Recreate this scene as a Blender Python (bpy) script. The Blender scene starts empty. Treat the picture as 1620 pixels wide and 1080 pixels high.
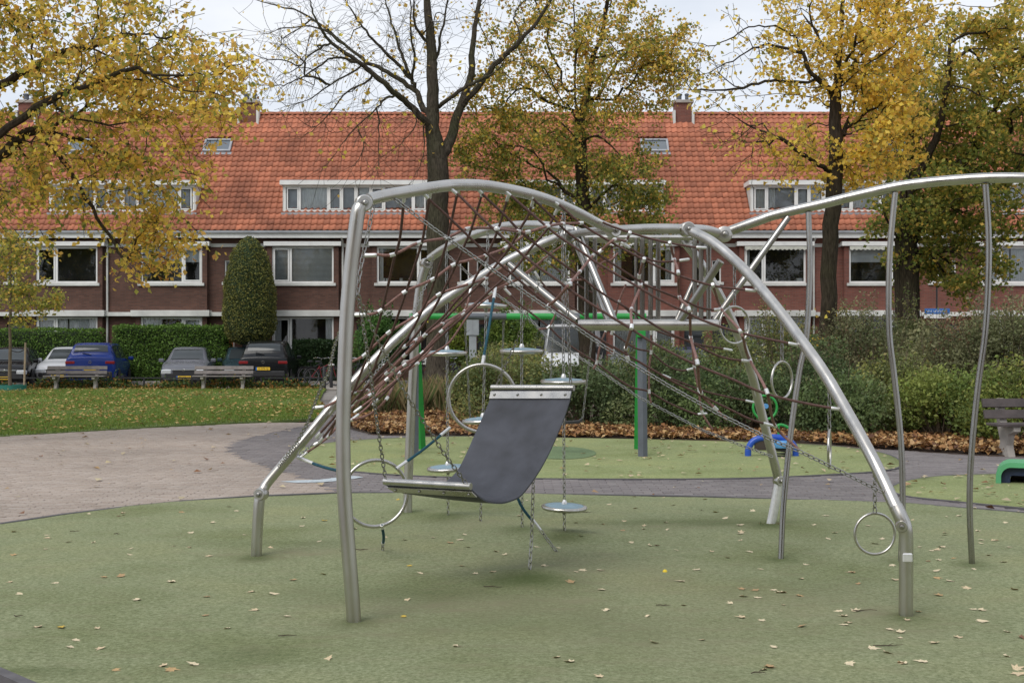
import bpy, bmesh, math, random
import numpy as np
from mathutils import Vector, Matrix, Quaternion
from mathutils.geometry import delaunay_2d_cdt

R = math.radians
rng = random.Random(7)
nr = np.random.default_rng(11)
scene = bpy.context.scene
COL = scene.collection

# ------------------------------------------------------------------ camera, world, sun, exposure
F, EYE, HOR, CX = 2000.0, 1.55, 545.0, 810.0     # focal length in photo pixels, eye height, horizon row, centre column
cam = bpy.data.cameras.new('camera')
cam.sensor_width = 36.0
cam.lens = 36.0 * F / 1620.0
cam.shift_y = -(540.0 - HOR) / 1620.0
cam.clip_end = 2000
camo = bpy.data.objects.new('camera', cam)
COL.objects.link(camo)
camo.location = (0, 0, EYE)
camo.rotation_euler = (R(90), 0, 0)
scene.camera = camo

SUN_EL, SUN_AZ = R(48), R(215)     # azimuth clockwise from +Y: behind the camera, a little to the left
world = bpy.data.worlds.new('World')
scene.world = world
world.use_nodes = True
wn = world.node_tree.nodes
wl = world.node_tree.links
wn.clear()
w_out = wn.new('ShaderNodeOutputWorld')
w_bg = wn.new('ShaderNodeBackground')
w_bg.inputs['Strength'].default_value = 0.1
w_sky = wn.new('ShaderNodeTexSky')
w_sky.sky_type = 'NISHITA'
w_sky.sun_disc = False
w_sky.sun_elevation = SUN_EL
w_sky.sun_rotation = SUN_AZ
w_tc = wn.new('ShaderNodeTexCoord')
w_map = wn.new('ShaderNodeMapping')
w_map.inputs['Scale'].default_value = (1.0, 1.0, 2.6)
w_no = wn.new('ShaderNodeTexNoise')
w_no.inputs['Scale'].default_value = 3.4
w_no.inputs['Detail'].default_value = 6
w_no.inputs['Roughness'].default_value = 0.55
w_ramp = wn.new('ShaderNodeValToRGB')
w_ramp.color_ramp.elements[0].position = 0.35
w_ramp.color_ramp.elements[0].color = (5.3, 5.8, 6.6, 1)
w_ramp.color_ramp.elements[1].position = 0.65
w_ramp.color_ramp.elements[1].color = (7.5, 7.65, 7.95, 1)
w_mix = wn.new('ShaderNodeMixRGB')
w_mix.inputs['Fac'].default_value = 0.90
wl.new(w_tc.outputs['Generated'], w_map.inputs['Vector'])
wl.new(w_map.outputs['Vector'], w_no.inputs['Vector'])
wl.new(w_no.outputs['Fac'], w_ramp.inputs['Fac'])
wl.new(w_sky.outputs['Color'], w_mix.inputs['Color1'])
wl.new(w_ramp.outputs['Color'], w_mix.inputs['Color2'])
wl.new(w_mix.outputs['Color'], w_bg.inputs['Color'])
wl.new(w_bg.outputs['Background'], w_out.inputs['Surface'])

sun = bpy.data.lights.new('sun', 'SUN')
sun.energy = 1.5
sun.angle = R(40)
sun.color = (1.0, 0.96, 0.9)
suno = bpy.data.objects.new('sun', sun)
COL.objects.link(suno)
sdir = Vector((math.sin(SUN_AZ) * math.cos(SUN_EL), math.cos(SUN_AZ) * math.cos(SUN_EL), math.sin(SUN_EL)))
suno.rotation_euler = sdir.to_track_quat('Z', 'Y').to_euler()

vs = scene.view_settings
vs.view_transform = 'Standard'
vs.look = 'None'
vs.exposure = 0.43
vs.gamma = 1.0
vs.use_curve_mapping = False

# ------------------------------------------------------------------ helpers
def W(px, py, d):
    "world point seen at photo pixel (px, py) at distance d from the camera plane"
    return Vector(((px - CX) / F * d, d, EYE + (HOR - py) / F * d))

def G(px, py):
    "ground point (z = 0) under photo pixel"
    d = EYE * F / (py - HOR)
    return Vector(((px - CX) / F * d, d, 0))

def tag(o, label=None, cat=None, group=None, kind=None):
    if label: o['label'] = label
    if cat: o['category'] = cat
    if group: o['group'] = group
    if kind: o['kind'] = kind
    return o

def empty(name, loc=(0, 0, 0), rz=0.0, label=None, cat=None, group=None):
    o = bpy.data.objects.new(name, None)
    o.empty_display_size = 0.1
    COL.objects.link(o)
    o.location = loc
    o.rotation_euler = (0, 0, rz)
    return tag(o, label, cat, group)

def copy_tree(o, parent=None):
    c = o.copy()
    COL.objects.link(c)
    c.parent = parent
    for ch in list(o.children):
        copy_tree(ch, c)
    return c

class MB:
    "collects geometry; build() links it as one mesh object"
    def __init__(self, off=(0, 0, 0)):
        self.v, self.f = [], []
        self.off = Vector(off)
    def add(self, verts, faces):
        b = len(self.v)
        o = self.off
        self.v.extend([(p[0] - o[0], p[1] - o[1], p[2] - o[2]) for p in verts])
        self.f.extend([tuple(i + b for i in f) for f in faces])
        return self
    def box(self, x0, x1, y0, y1, z0, z1):
        vs_ = [(x0, y0, z0), (x1, y0, z0), (x1, y1, z0), (x0, y1, z0), (x0, y0, z1), (x1, y0, z1), (x1, y1, z1), (x0, y1, z1)]
        return self.add(vs_, [(0, 3, 2, 1), (4, 5, 6, 7), (0, 1, 5, 4), (1, 2, 6, 5), (2, 3, 7, 6), (3, 0, 4, 7)])
    def bbox(self, x0, x1, y0, y1, z0, z1, b=0.01):
        "box with chamfered edges"
        bm = bmesh.new()
        bmesh.ops.create_cube(bm, size=1)
        for v in bm.verts:
            v.co = Vector(((x0 + x1) / 2 + v.co.x * (x1 - x0), (y0 + y1) / 2 + v.co.y * (y1 - y0), (z0 + z1) / 2 + v.co.z * (z1 - z0)))
        bmesh.ops.bevel(bm, geom=bm.edges[:], offset=b, segments=1, affect='EDGES')
        bm.verts.index_update()
        self.add([v.co[:] for v in bm.verts], [[v.index for v in f.verts] for f in bm.faces])
        bm.free()
        return self
    def xbox(self, m, sx, sy, sz):
        "box of half sizes in the frame of matrix m"
        vs_ = [m @ Vector((a * sx, b * sy, c * sz)) for c in (-1, 1) for a, b in ((-1, -1), (1, -1), (1, 1), (-1, 1))]
        return self.add(vs_, [(0, 3, 2, 1), (4, 5, 6, 7), (0, 1, 5, 4), (1, 2, 6, 5), (2, 3, 7, 6), (3, 0, 4, 7)])
    def quad(self, a, b, c, d):
        return self.add([a, b, c, d], [(0, 1, 2, 3)])
    def tube(self, pts, rad, n=8, cap=True, ex=1.0):
        pts = [Vector(p) for p in pts]
        m = len(pts)
        if not hasattr(rad, '__len__'):
            rad = [rad] * m
        up = None
        vv, ff = [], []
        for i in range(m):
            t = (pts[min(i + 1, m - 1)] - pts[max(i - 1, 0)])
            if t.length < 1e-9: t = Vector((0, 0, 1))
            t.normalize()
            if up is None:
                up = Vector((0, 0, 1)) if abs(t.z) < 0.9 else Vector((0, 1, 0))
            s = t.cross(up)
            if s.length < 1e-6: s = t.orthogonal()
            s.normalize()
            up = s.cross(t).normalized()
            for k in range(n):
                a = 2 * math.pi * k / n
                vv.append(pts[i] + s * (math.cos(a) * rad[i]) + up * (math.sin(a) * rad[i] * ex))
        for i in range(m - 1):
            for k in range(n):
                k2 = (k + 1) % n
                ff.append((i * n + k, i * n + k2, (i + 1) * n + k2, (i + 1) * n + k))
        if cap:
            ff.append(tuple(range(n - 1, -1, -1)))
            ff.append(tuple((m - 1) * n + k for k in range(n)))
        return self.add(vv, ff)
    def lathe(self, prof, n=24, m=None, close=False):
        "prof: list of (r, z) turned about z, then placed by matrix m"
        m = m or Matrix()
        vv, ff = [], []
        for (r, z) in prof:
            for k in range(n):
                a = 2 * math.pi * k / n
                vv.append(m @ Vector((r * math.cos(a), r * math.sin(a), z)))
        L = len(prof)
        for i in range(L - 1 if not close else L):
            j = (i + 1) % L
            for k in range(n):
                k2 = (k + 1) % n
                ff.append((i * n + k, i * n + k2, j * n + k2, j * n + k))
        if not close:
            ff.append(tuple(range(n - 1, -1, -1)))
            ff.append(tuple((L - 1) * n + k for k in range(n)))
        return self.add(vv, ff)
    def ring(self, m, rad, r, n=40, k=8):
        "torus about the z axis of matrix m"
        prof = [(rad + r * math.cos(2 * math.pi * i / k), r * math.sin(2 * math.pi * i / k)) for i in range(k)]
        return self.lathe(prof, n, m, close=True)
    def prism(self, poly, m, h):
        "2D polygon in the xy plane of matrix m, extruded h along z"
        n = len(poly)
        vv = [m @ Vector((p[0], p[1], 0)) for p in poly] + [m @ Vector((p[0], p[1], h)) for p in poly]
        ff = [tuple(range(n - 1, -1, -1)), tuple(range(n, 2 * n))] + [(i, (i + 1) % n, n + (i + 1) % n, n + i) for i in range(n)]
        return self.add(vv, ff)
    def mesh(self, name, mat, smooth=False):
        me = bpy.data.meshes.new(name)
        me.from_pydata([tuple(v) for v in self.v], [], self.f)
        if mat: me.materials.append(mat)
        if smooth:
            me.polygons.foreach_set('use_smooth', [True] * len(me.polygons))
            me.set_sharp_from_angle(angle=R(40))
        me.update()
        return me
    def build(self, name, mat, parent=None, smooth=False):
        o = bpy.data.objects.new(name, self.mesh(name, mat, smooth))
        COL.objects.link(o)
        if parent: o.parent = parent
        return o

def inst(name, mesh, parent=None, loc=(0, 0, 0), rot=(0, 0, 0)):
    o = bpy.data.objects.new(name, mesh)
    COL.objects.link(o)
    o.parent = parent
    o.location = loc
    o.rotation_euler = rot
    return o

def np_mesh(name, V, Fq, mat, col=None, smooth=False):
    "mesh from numpy verts (n,3) and quads/tris (m,k); col: per-vertex colour (n,3)"
    me = bpy.data.meshes.new(name)
    k = Fq.shape[1]
    me.vertices.add(len(V))
    me.vertices.foreach_set('co', np.ascontiguousarray(V, dtype=np.float32).ravel())
    me.loops.add(Fq.size)
    me.loops.foreach_set('vertex_index', np.ascontiguousarray(Fq, dtype=np.int32).ravel())
    me.polygons.add(len(Fq))
    me.polygons.foreach_set('loop_start', np.arange(0, Fq.size, k, dtype=np.int32))
    if smooth:
        me.polygons.foreach_set('use_smooth', np.ones(len(Fq), dtype=bool))
    me.update(calc_edges=True)
    if col is not None:
        a = me.color_attributes.new('col', 'FLOAT_COLOR', 'POINT')
        c = np.ones((len(V), 4), dtype=np.float32)
        c[:, :3] = col
        a.data.foreach_set('color', c.ravel())
    me.materials.append(mat)
    return me

def catmull(pts, per=6):
    P = [np.array(p, float) for p in pts]
    if len(P) < 3:
        return [Vector(p) for p in P]
    P = [2 * P[0] - P[1]] + P + [2 * P[-1] - P[-2]]
    out = []
    for i in range(1, len(P) - 2):
        for k in range(per):
            t = k / per
            out.append(Vector(0.5 * ((2 * P[i]) + (-P[i - 1] + P[i + 1]) * t + (2 * P[i - 1] - 5 * P[i] + 4 * P[i + 1] - P[i + 2]) * t * t + (-P[i - 1] + 3 * P[i] - 3 * P[i + 1] + P[i + 2]) * t ** 3)))
    out.append(Vector(P[-2]))
    return out

# ------------------------------------------------------------------ materials
def new_mat(name):
    m = bpy.data.materials.new(name)
    m.use_nodes = True
    nt = m.node_tree
    return m, nt, nt.nodes, nt.links, nt.nodes['Principled BSDF']

def _noise(n, l, scale, detail=4, coord='Object', vec=None, stretch=None):
    t = n.new('ShaderNodeTexNoise')
    t.inputs['Scale'].default_value = scale
    t.inputs['Detail'].default_value = detail
    if vec is None:
        tc = n.new('ShaderNodeTexCoord')
        vec = tc.outputs[coord]
    if stretch:
        mp = n.new('ShaderNodeMapping')
        mp.inputs['Scale'].default_value = stretch
        l.new(vec, mp.inputs['Vector'])
        vec = mp.outputs['Vector']
    l.new(vec, t.inputs['Vector'])
    return t

def _ramp(n, l, src, stops):
    r = n.new('ShaderNodeValToRGB')
    el = r.color_ramp.elements
    while len(el) > len(stops): el.remove(el[-1])
    while len(el) < len(stops): el.new(0.5)
    for e, (p, c) in zip(el, stops):
        e.position = p
        e.color = (c[0], c[1], c[2], 1)
    l.new(src, r.inputs['Fac'])
    return r

def _mix(n, l, typ, fac, a, b):
    m = n.new('ShaderNodeMixRGB')
    m.blend_type = typ
    for s, v in ((m.inputs['Fac'], fac), (m.inputs['Color1'], a), (m.inputs['Color2'], b)):
        if hasattr(v, 'is_linked') or hasattr(v, 'links'):
            l.new(v, s)
        elif isinstance(v, (int, float)):
            s.default_value = v
        else:
            s.default_value = (v[0], v[1], v[2], 1)
    return m

def sc(c, k):
    return tuple(min(1.0, x * k) for x in c)

def simple(name, col, rough=0.6, metal=0.0, var=0.15, scale=6.0, bump=0.0, bscale=40.0, spec=0.5, coat=0.0, obj_rand=0.0):
    m, nt, n, l, b = new_mat(name)
    b.inputs['Roughness'].default_value = rough
    b.inputs['Metallic'].default_value = metal
    b.inputs['Specular IOR Level'].default_value = spec
    b.inputs['Coat Weight'].default_value = coat
    b.inputs['Coat Roughness'].default_value = 0.05
    t = _noise(n, l, scale, 6)
    r = _ramp(n, l, t.outputs['Fac'], [(0.3, sc(col, 1 - var)), (0.7, sc(col, 1 + var))])
    out = r.outputs['Color']
    if obj_rand:
        oi = n.new('ShaderNodeObjectInfo')
        rr = _ramp(n, l, oi.outputs['Random'], [(0, (1 - obj_rand,) * 3), (1, (1, 1, 1))])
        mm = _mix(n, l, 'MULTIPLY', 1.0, out, rr.outputs['Color'])
        out = mm.outputs['Color']
    l.new(out, b.inputs['Base Color'])
    if bump:
        tb = _noise(n, l, bscale, 5)
        bp = n.new('ShaderNodeBump')
        bp.inputs['Strength'].default_value = bump
        bp.inputs['Distance'].default_value = 0.01
        l.new(tb.outputs['Fac'], bp.inputs['Height'])
        l.new(bp.outputs['Normal'], b.inputs['Normal'])
    return m

def leaf_mat(name, trans=0.35, rough=0.55):
    m, nt, n, l, b = new_mat(name)
    n.remove(b)
    out = n['Material Output']
    at = n.new('ShaderNodeAttribute')
    at.attribute_name = 'col'
    d = n.new('ShaderNodeBsdfPrincipled')
    d.inputs['Roughness'].default_value = rough
    d.inputs['Specular IOR Level'].default_value = 0.25
    t = n.new('ShaderNodeBsdfTranslucent')
    mx = n.new('ShaderNodeMixShader')
    mx.inputs['Fac'].default_value = trans
    l.new(at.outputs['Color'], d.inputs['Base Color'])
    l.new(at.outputs['Color'], t.inputs['Color'])
    l.new(d.outputs[0], mx.inputs[1])
    l.new(t.outputs[0], mx.inputs[2])
    l.new(mx.outputs[0], out.inputs['Surface'])
    return m

def brick_mat(name, c1, c2, mortar):
    m, nt, n, l, b = new_mat(name)
    b.inputs['Roughness'].default_value = 0.85
    tc = n.new('ShaderNodeTexCoord')
    sep = n.new('ShaderNodeSeparateXYZ')
    l.new(tc.outputs['Object'], sep.inputs[0])
    add = n.new('ShaderNodeMath'); add.operation = 'ADD'
    l.new(sep.outputs['X'], add.inputs[0]); l.new(sep.outputs['Y'], add.inputs[1])
    com = n.new('ShaderNodeCombineXYZ')
    l.new(add.outputs[0], com.inputs['X']); l.new(sep.outputs['Z'], com.inputs['Y'])
    br = n.new('ShaderNodeTexBrick')
    br.inputs['Scale'].default_value = 1.0
    br.inputs['Brick Width'].default_value = 0.22
    br.inputs['Row Height'].default_value = 0.0625
    br.inputs['Mortar Size'].default_value = 0.006
    br.inputs['Color1'].default_value = (*c1, 1)
    br.inputs['Color2'].default_value = (*c2, 1)
    br.inputs['Mortar'].default_value = (*mortar, 1)
    l.new(com.outputs[0], br.inputs['Vector'])
    t = _noise(n, l, 0.9, 5)
    rr = _ramp(n, l, t.outputs['Fac'], [(0.3, (0.8,) * 3), (0.7, (1.15,) * 3)])
    mm = _mix(n, l, 'MULTIPLY', 1.0, br.outputs['Color'], rr.outputs['Color'])
    l.new(mm.outputs['Color'], b.inputs['Base Color'])
    bp = n.new('ShaderNodeBump')
    bp.inputs['Strength'].default_value = 0.4
    bp.inputs['Distance'].default_value = 0.006
    bp.invert = True
    l.new(br.outputs['Fac'], bp.inputs['Height'])
    l.new(bp.outputs['Normal'], b.inputs['Normal'])
    return m

def steel_mat(name, base=0.62, rough=0.32):
    m, nt, n, l, b = new_mat(name)
    b.inputs['Metallic'].default_value = 1.0
    t = _noise(n, l, 1.0, 5, stretch=(9, 9, 0.8))
    r = _ramp(n, l, t.outputs['Fac'], [(0.25, (base * 0.9, base * 0.88, base * 0.84)), (0.75, (base * 1.08, base * 1.05, base * 1.0))])
    t2 = _noise(n, l, 5, 4)
    r2 = _ramp(n, l, t2.outputs['Fac'], [(0.3, (0.9, 0.885, 0.86)), (0.65, (1, 1, 1))])
    mm = _mix(n, l, 'MULTIPLY', 1.0, r.outputs['Color'], r2.outputs['Color'])
    l.new(mm.outputs['Color'], b.inputs['Base Color'])
    rr = _ramp(n, l, t.outputs['Fac'], [(0.3, (rough - 0.06,) * 3), (0.7, (rough + 0.12,) * 3)])
    l.new(rr.outputs['Color'], b.inputs['Roughness'])
    bp = n.new('ShaderNodeBump')
    bp.inputs['Strength'].default_value = 0.015
    l.new(t.outputs['Fac'], bp.inputs['Height'])
    l.new(bp.outputs['Normal'], b.inputs['Normal'])
    return m

def turf_mat(name, c_dark, c_mid, c_light, stain=(0.225, 0.21, 0.13)):
    m, nt, n, l, b = new_mat(name)
    b.inputs['Roughness'].default_value = 0.9
    b.inputs['Specular IOR Level'].default_value = 0.15
    fine = _noise(n, l, 42, 9)
    fine.inputs['Roughness'].default_value = 0.85
    r = _ramp(n, l, fine.outputs['Fac'], [(0.36, c_dark), (0.5, c_mid), (0.64, c_light)])
    big = _noise(n, l, 0.7, 6)
    r2 = _ramp(n, l, big.outputs['Fac'], [(0.3, (0.76, 0.78, 0.66)), (0.5, (1, 1, 1)), (0.7, (1.12, 1.06, 1.0))])
    mm = _mix(n, l, 'MULTIPLY', 1.0, r.outputs['Color'], r2.outputs['Color'])
    mid = _noise(n, l, 3.5, 7, stretch=(1, 2.2, 1))
    rs = _ramp(n, l, mid.outputs['Fac'], [(0.5, (0, 0, 0)), (0.72, (0.6,) * 3)])
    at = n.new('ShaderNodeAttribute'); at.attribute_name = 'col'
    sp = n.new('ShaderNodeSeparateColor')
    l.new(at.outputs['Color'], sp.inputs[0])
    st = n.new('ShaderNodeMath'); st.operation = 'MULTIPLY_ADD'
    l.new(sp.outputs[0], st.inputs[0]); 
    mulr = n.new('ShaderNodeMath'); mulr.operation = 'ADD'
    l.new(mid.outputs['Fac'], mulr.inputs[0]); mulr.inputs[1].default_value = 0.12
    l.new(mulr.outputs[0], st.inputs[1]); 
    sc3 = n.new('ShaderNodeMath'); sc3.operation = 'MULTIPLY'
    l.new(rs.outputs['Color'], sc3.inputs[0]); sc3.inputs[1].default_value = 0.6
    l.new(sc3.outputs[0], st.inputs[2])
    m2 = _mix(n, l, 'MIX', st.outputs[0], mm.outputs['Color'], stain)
    moss_contact_shade = _mix(n, l, 'MIX', sp.outputs[1], m2.outputs['Color'], (0.065, 0.09, 0.028))  # second channel: moss patches, plus painted contact shade at post feet
    l.new(moss_contact_shade.outputs['Color'], b.inputs['Base Color'])
    bp = n.new('ShaderNodeBump')
    bp.inputs['Strength'].default_value = 0.7
    bp.inputs['Distance'].default_value = 0.012
    l.new(fine.outputs['Fac'], bp.inputs['Height'])
    l.new(bp.outputs['Normal'], b.inputs['Normal'])
    return m

def glass_mat(name, tint=(0.88, 0.91, 0.92), gloss=0.16):
    m, nt, n, l, b = new_mat(name)
    n.remove(b)
    out = n['Material Output']
    tr = n.new('ShaderNodeBsdfTransparent')
    tr.inputs['Color'].default_value = (*tint, 1)
    gl = n.new('ShaderNodeBsdfGlossy')
    gl.inputs['Roughness'].default_value = 0.02
    fr = n.new('ShaderNodeFresnel')
    fr.inputs['IOR'].default_value = 1.5
    ad = n.new('ShaderNodeMath'); ad.operation = 'ADD'; ad.use_clamp = True
    l.new(fr.outputs[0], ad.inputs[0]); ad.inputs[1].default_value = gloss
    mx = n.new('ShaderNodeMixShader')
    l.new(ad.outputs[0], mx.inputs['Fac'])
    l.new(tr.outputs[0], mx.inputs[1]); l.new(gl.outputs[0], mx.inputs[2])
    l.new(mx.outputs[0], out.inputs['Surface'])
    return m

def bark_mat(name, c1, c2):
    m, nt, n, l, b = new_mat(name)
    b.inputs['Roughness'].default_value = 0.95
    b.inputs['Specular IOR Level'].default_value = 0.1
    t = _noise(n, l, 9, 7, stretch=(3, 3, 0.5))
    t.inputs['Roughness'].default_value = 0.7
    r = _ramp(n, l, t.outputs['Fac'], [(0.35, c1), (0.65, c2)])
    t2 = _noise(n, l, 1.1, 4)
    r2 = _ramp(n, l, t2.outputs['Fac'], [(0.4, (1, 1, 1)), (0.7, (0.85, 1.0, 0.75))])
    mm = _mix(n, l, 'MULTIPLY', 1.0, r.outputs['Color'], r2.outputs['Color'])
    l.new(mm.outputs['Color'], b.inputs['Base Color'])
    bp = n.new('ShaderNodeBump')
    bp.inputs['Strength'].default_value = 1.0
    bp.inputs['Distance'].default_value = 0.03
    l.new(t.outputs['Fac'], bp.inputs['Height'])
    l.new(bp.outputs['Normal'], b.inputs['Normal'])
    return m

def tile_mat(name, c):
    m, nt, n, l, b = new_mat(name)
    b.inputs['Roughness'].default_value = 0.75
    oi = n.new('ShaderNodeObjectInfo')
    ge = n.new('ShaderNodeNewGeometry')
    a = n.new('ShaderNodeMath'); a.operation = 'ADD'
    l.new(oi.outputs['Random'], a.inputs[0]); l.new(ge.outputs['Random Per Island'], a.inputs[1])
    fr = n.new('ShaderNodeMath'); fr.operation = 'FRACT'
    l.new(a.outputs[0], fr.inputs[0])
    r = _ramp(n, l, fr.outputs[0], [(0, sc(c, 0.78)), (0.5, c), (1, sc(c, 1.22))])
    tc = n.new('ShaderNodeNewGeometry')
    t = _noise(n, l, 0.5, 6, vec=tc.outputs['Position'])
    r2 = _ramp(n, l, t.outputs['Fac'], [(0.3, (0.62, 0.6, 0.58)), (0.5, (0.95, 0.95, 0.95)), (0.72, (1.15, 1.15, 1.12))])
    mm = _mix(n, l, 'MULTIPLY', 1.0, r.outputs['Color'], r2.outputs['Color'])
    l.new(mm.outputs['Color'], b.inputs['Base Color'])
    return m

def paver_mat(name, stops):
    m, nt, n, l, b = new_mat(name)
    b.inputs['Roughness'].default_value = 0.85
    oi = n.new('ShaderNodeObjectInfo')
    ge = n.new('ShaderNodeNewGeometry')
    a = n.new('ShaderNodeMath'); a.operation = 'ADD'
    l.new(oi.outputs['Random'], a.inputs[0]); l.new(ge.outputs['Random Per Island'], a.inputs[1])
    fr = n.new('ShaderNodeMath'); fr.operation = 'FRACT'
    l.new(a.outputs[0], fr.inputs[0])
    r = _ramp(n, l, fr.outputs[0], stops)
    t = _noise(n, l, 0.45, 7, vec=ge.outputs['Position'])
    r2 = _ramp(n, l, t.outputs['Fac'], [(0.3, (0.8, 0.8, 0.8)), (0.7, (1.1, 1.1, 1.1))])
    mm = _mix(n, l, 'MULTIPLY', 1.0, r.outputs['Color'], r2.outputs['Color'])
    t3 = _noise(n, l, 60, 3, vec=ge.outputs['Position'])
    r3 = _ramp(n, l, t3.outputs['Fac'], [(0.3, (0.85,) * 3), (0.7, (1.1,) * 3)])
    m3 = _mix(n, l, 'MULTIPLY', 1.0, mm.outputs['Color'], r3.outputs['Color'])
    l.new(m3.outputs['Color'], b.inputs['Base Color'])
    return m

def rope_mat(name, c):
    m, nt, n, l, b = new_mat(name)
    b.inputs['Roughness'].default_value = 0.75
    t = _noise(n, l, 70, 4)
    r = _ramp(n, l, t.outputs['Fac'], [(0.3, sc(c, 0.65)), (0.7, sc(c, 1.4))])
    l.new(r.outputs['Color'], b.inputs['Base Color'])
    bp = n.new('ShaderNodeBump'); bp.inputs['Strength'].default_value = 0.6; bp.inputs['Distance'].default_value = 0.003
    l.new(t.outputs['Fac'], bp.inputs['Height']); l.new(bp.outputs['Normal'], b.inputs['Normal'])
    return m

M = {}
M['steel'] = steel_mat('steel', 0.55, 0.26)
M['steel_dull'] = steel_mat('steel_dull', 0.38, 0.24)
M['chain'] = steel_mat('chain_steel', 0.36, 0.26)
M['alu'] = simple('cast_aluminium', (0.72, 0.72, 0.72), 0.4, 0.6, 0.1, 30)
M['rope'] = rope_mat('brown_rope', (0.20, 0.105, 0.088))
M['rope_dark'] = rope_mat('dark_rope', (0.095, 0.048, 0.04))
M['rope_teal'] = rope_mat('teal_rope', (0.006, 0.06, 0.09))
M['rubber_belt'] = simple('black_belt', (0.042, 0.045, 0.057), 0.5, 0, 0.45, 5, 0.25, 260)
M['disc_blue'] = simple('blue_disc_top', (0.19, 0.29, 0.35), 0.5, 0, 0.12, 20)
M['white'] = simple('white_paint', (0.72, 0.72, 0.70), 0.5, 0, 0.08, 3)
M['offwhite'] = simple('weathered_white', (0.58, 0.58, 0.55), 0.65, 0, 0.15, 2)
M['zinc'] = simple('zinc', (0.32, 0.33, 0.35), 0.5, 0.3, 0.15, 3)
M['brick_brown'] = brick_mat('brown_brick', (0.078, 0.034, 0.023), (0.125, 0.056, 0.038), (0.085, 0.062, 0.052))
M['brick_red'] = brick_mat('red_brick', (0.145, 0.046, 0.032), (0.205, 0.068, 0.046), (0.14, 0.098, 0.082))
M['tile'] = tile_mat('orange_tile', (0.40, 0.138, 0.075))
M['glass'] = glass_mat('window_glass', gloss=0.03)
M['room'] = simple('dark_room', (0.045, 0.042, 0.04), 0.9, 0, 0.4, 2)
M['curtain'] = simple('pale_curtain', (0.74, 0.75, 0.75), 0.9, 0, 0.12, 4)
M['blind'] = simple('grey_blind', (0.62, 0.64, 0.64), 0.8, 0, 0.08, 4)
M['door_dark'] = simple('dark_door', (0.03, 0.035, 0.04), 0.4, 0, 0.2, 5)
M['door_orange'] = simple('varnished_door', (0.30, 0.09, 0.03), 0.4, 0, 0.2, 5)
M['awning'] = simple('awning', (0.5, 0.5, 0.44), 0.8, 0, 0.2, 5)
M['asphalt'] = simple('asphalt', (0.16, 0.15, 0.145), 0.9, 0, 0.2, 2, 0.3, 60)
M['soil'] = simple('soil', (0.075, 0.05, 0.036), 0.95, 0, 0.4, 5, 0.6, 30)
M['joint'] = simple('joint_sand', (0.13, 0.115, 0.105), 0.95, 0, 0.25, 8)
M['lawn'] = simple('lawn_ground', (0.12, 0.17, 0.04), 0.95, 0, 0.35, 3, 0.6, 60)
M['pave_pink'] = paver_mat('pink_clinker', [(0, (0.325, 0.265, 0.222)), (0.5, (0.36, 0.298, 0.252)), (1, (0.395, 0.335, 0.29))])
M['pave_grey'] = paver_mat('grey_clinker', [(0, (0.155, 0.138, 0.138)), (0.5, (0.18, 0.16, 0.158)), (1, (0.21, 0.19, 0.185))])
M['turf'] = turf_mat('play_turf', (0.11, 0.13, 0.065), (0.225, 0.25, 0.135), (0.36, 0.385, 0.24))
M['turf_far'] = turf_mat('play_turf_far', (0.13, 0.16, 0.07), (0.245, 0.28, 0.125), (0.36, 0.40, 0.21))
M['edging'] = simple('rubber_edging', (0.10, 0.095, 0.10), 0.9, 0, 0.2, 10)
M['bark'] = bark_mat('linden_bark', (0.032, 0.026, 0.02), (0.105, 0.088, 0.068))
M['bark_dark'] = bark_mat('dark_bark', (0.022, 0.017, 0.013), (0.075, 0.058, 0.043))
M['stem'] = simple('shrub_stem', (0.14, 0.105, 0.07), 0.9, 0, 0.3, 9)
M['leaf'] = leaf_mat('tree_leaf', 0.58)
M['leaf_dry'] = leaf_mat('dry_leaf', 0.15, 0.7)
M['leaf_shrub'] = leaf_mat('shrub_leaf', 0.35)
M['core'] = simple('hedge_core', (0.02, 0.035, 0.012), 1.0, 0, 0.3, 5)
M['concrete'] = simple('bench_concrete', (0.36, 0.33, 0.30), 0.9, 0, 0.2, 6, 0.3, 50)
M['plank'] = simple('grey_plank', (0.21, 0.185, 0.175), 0.8, 0, 0.2, 6, 0.3, 30, obj_rand=0.25)
M['plank_dark'] = simple('brown_plank', (0.085, 0.068, 0.066), 0.7, 0, 0.25, 6, 0.3, 30, obj_rand=0.2)
M['black_metal'] = simple('black_metal', (0.018, 0.018, 0.02), 0.5, 0, 0.2, 6)
M['green'] = simple('green_paint', (0.02, 0.27, 0.05), 0.35, 0, 0.1, 6)
M['green_toy'] = simple('green_plastic', (0.10, 0.36, 0.17), 0.45, 0, 0.1, 6)
M['grey_paint'] = simple('grey_paint', (0.085, 0.095, 0.11), 0.45, 0, 0.12, 6)
M['blue_toy'] = simple('blue_plastic', (0.02, 0.08, 0.42), 0.3, 0, 0.12, 6)
M['cyan_toy'] = simple('pale_blue_plastic', (0.10, 0.30, 0.60), 0.35, 0, 0.12, 6)
M['navy'] = simple('navy_plastic', (0.012, 0.022, 0.06), 0.5, 0, 0.2, 6)
M['brown_panel'] = simple('brown_panel', (0.05, 0.036, 0.03), 0.6, 0, 0.2, 6)
M['teal_pot'] = simple('green_tree_ring', (0.02, 0.15, 0.12), 0.5, 0, 0.15, 6)
M['wood'] = simple('stake_wood', (0.33, 0.25, 0.17), 0.85, 0, 0.2, 9)
M['tyre'] = simple('tyre', (0.016, 0.016, 0.017), 0.85, 0, 0.2, 20)
M['rim'] = simple('rim', (0.35, 0.35, 0.37), 0.35, 0.8, 0.1, 20)
M['car_glass'] = simple('car_glass', (0.035, 0.042, 0.045), 0.06, 0, 0.1, 3, spec=0.5)
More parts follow.
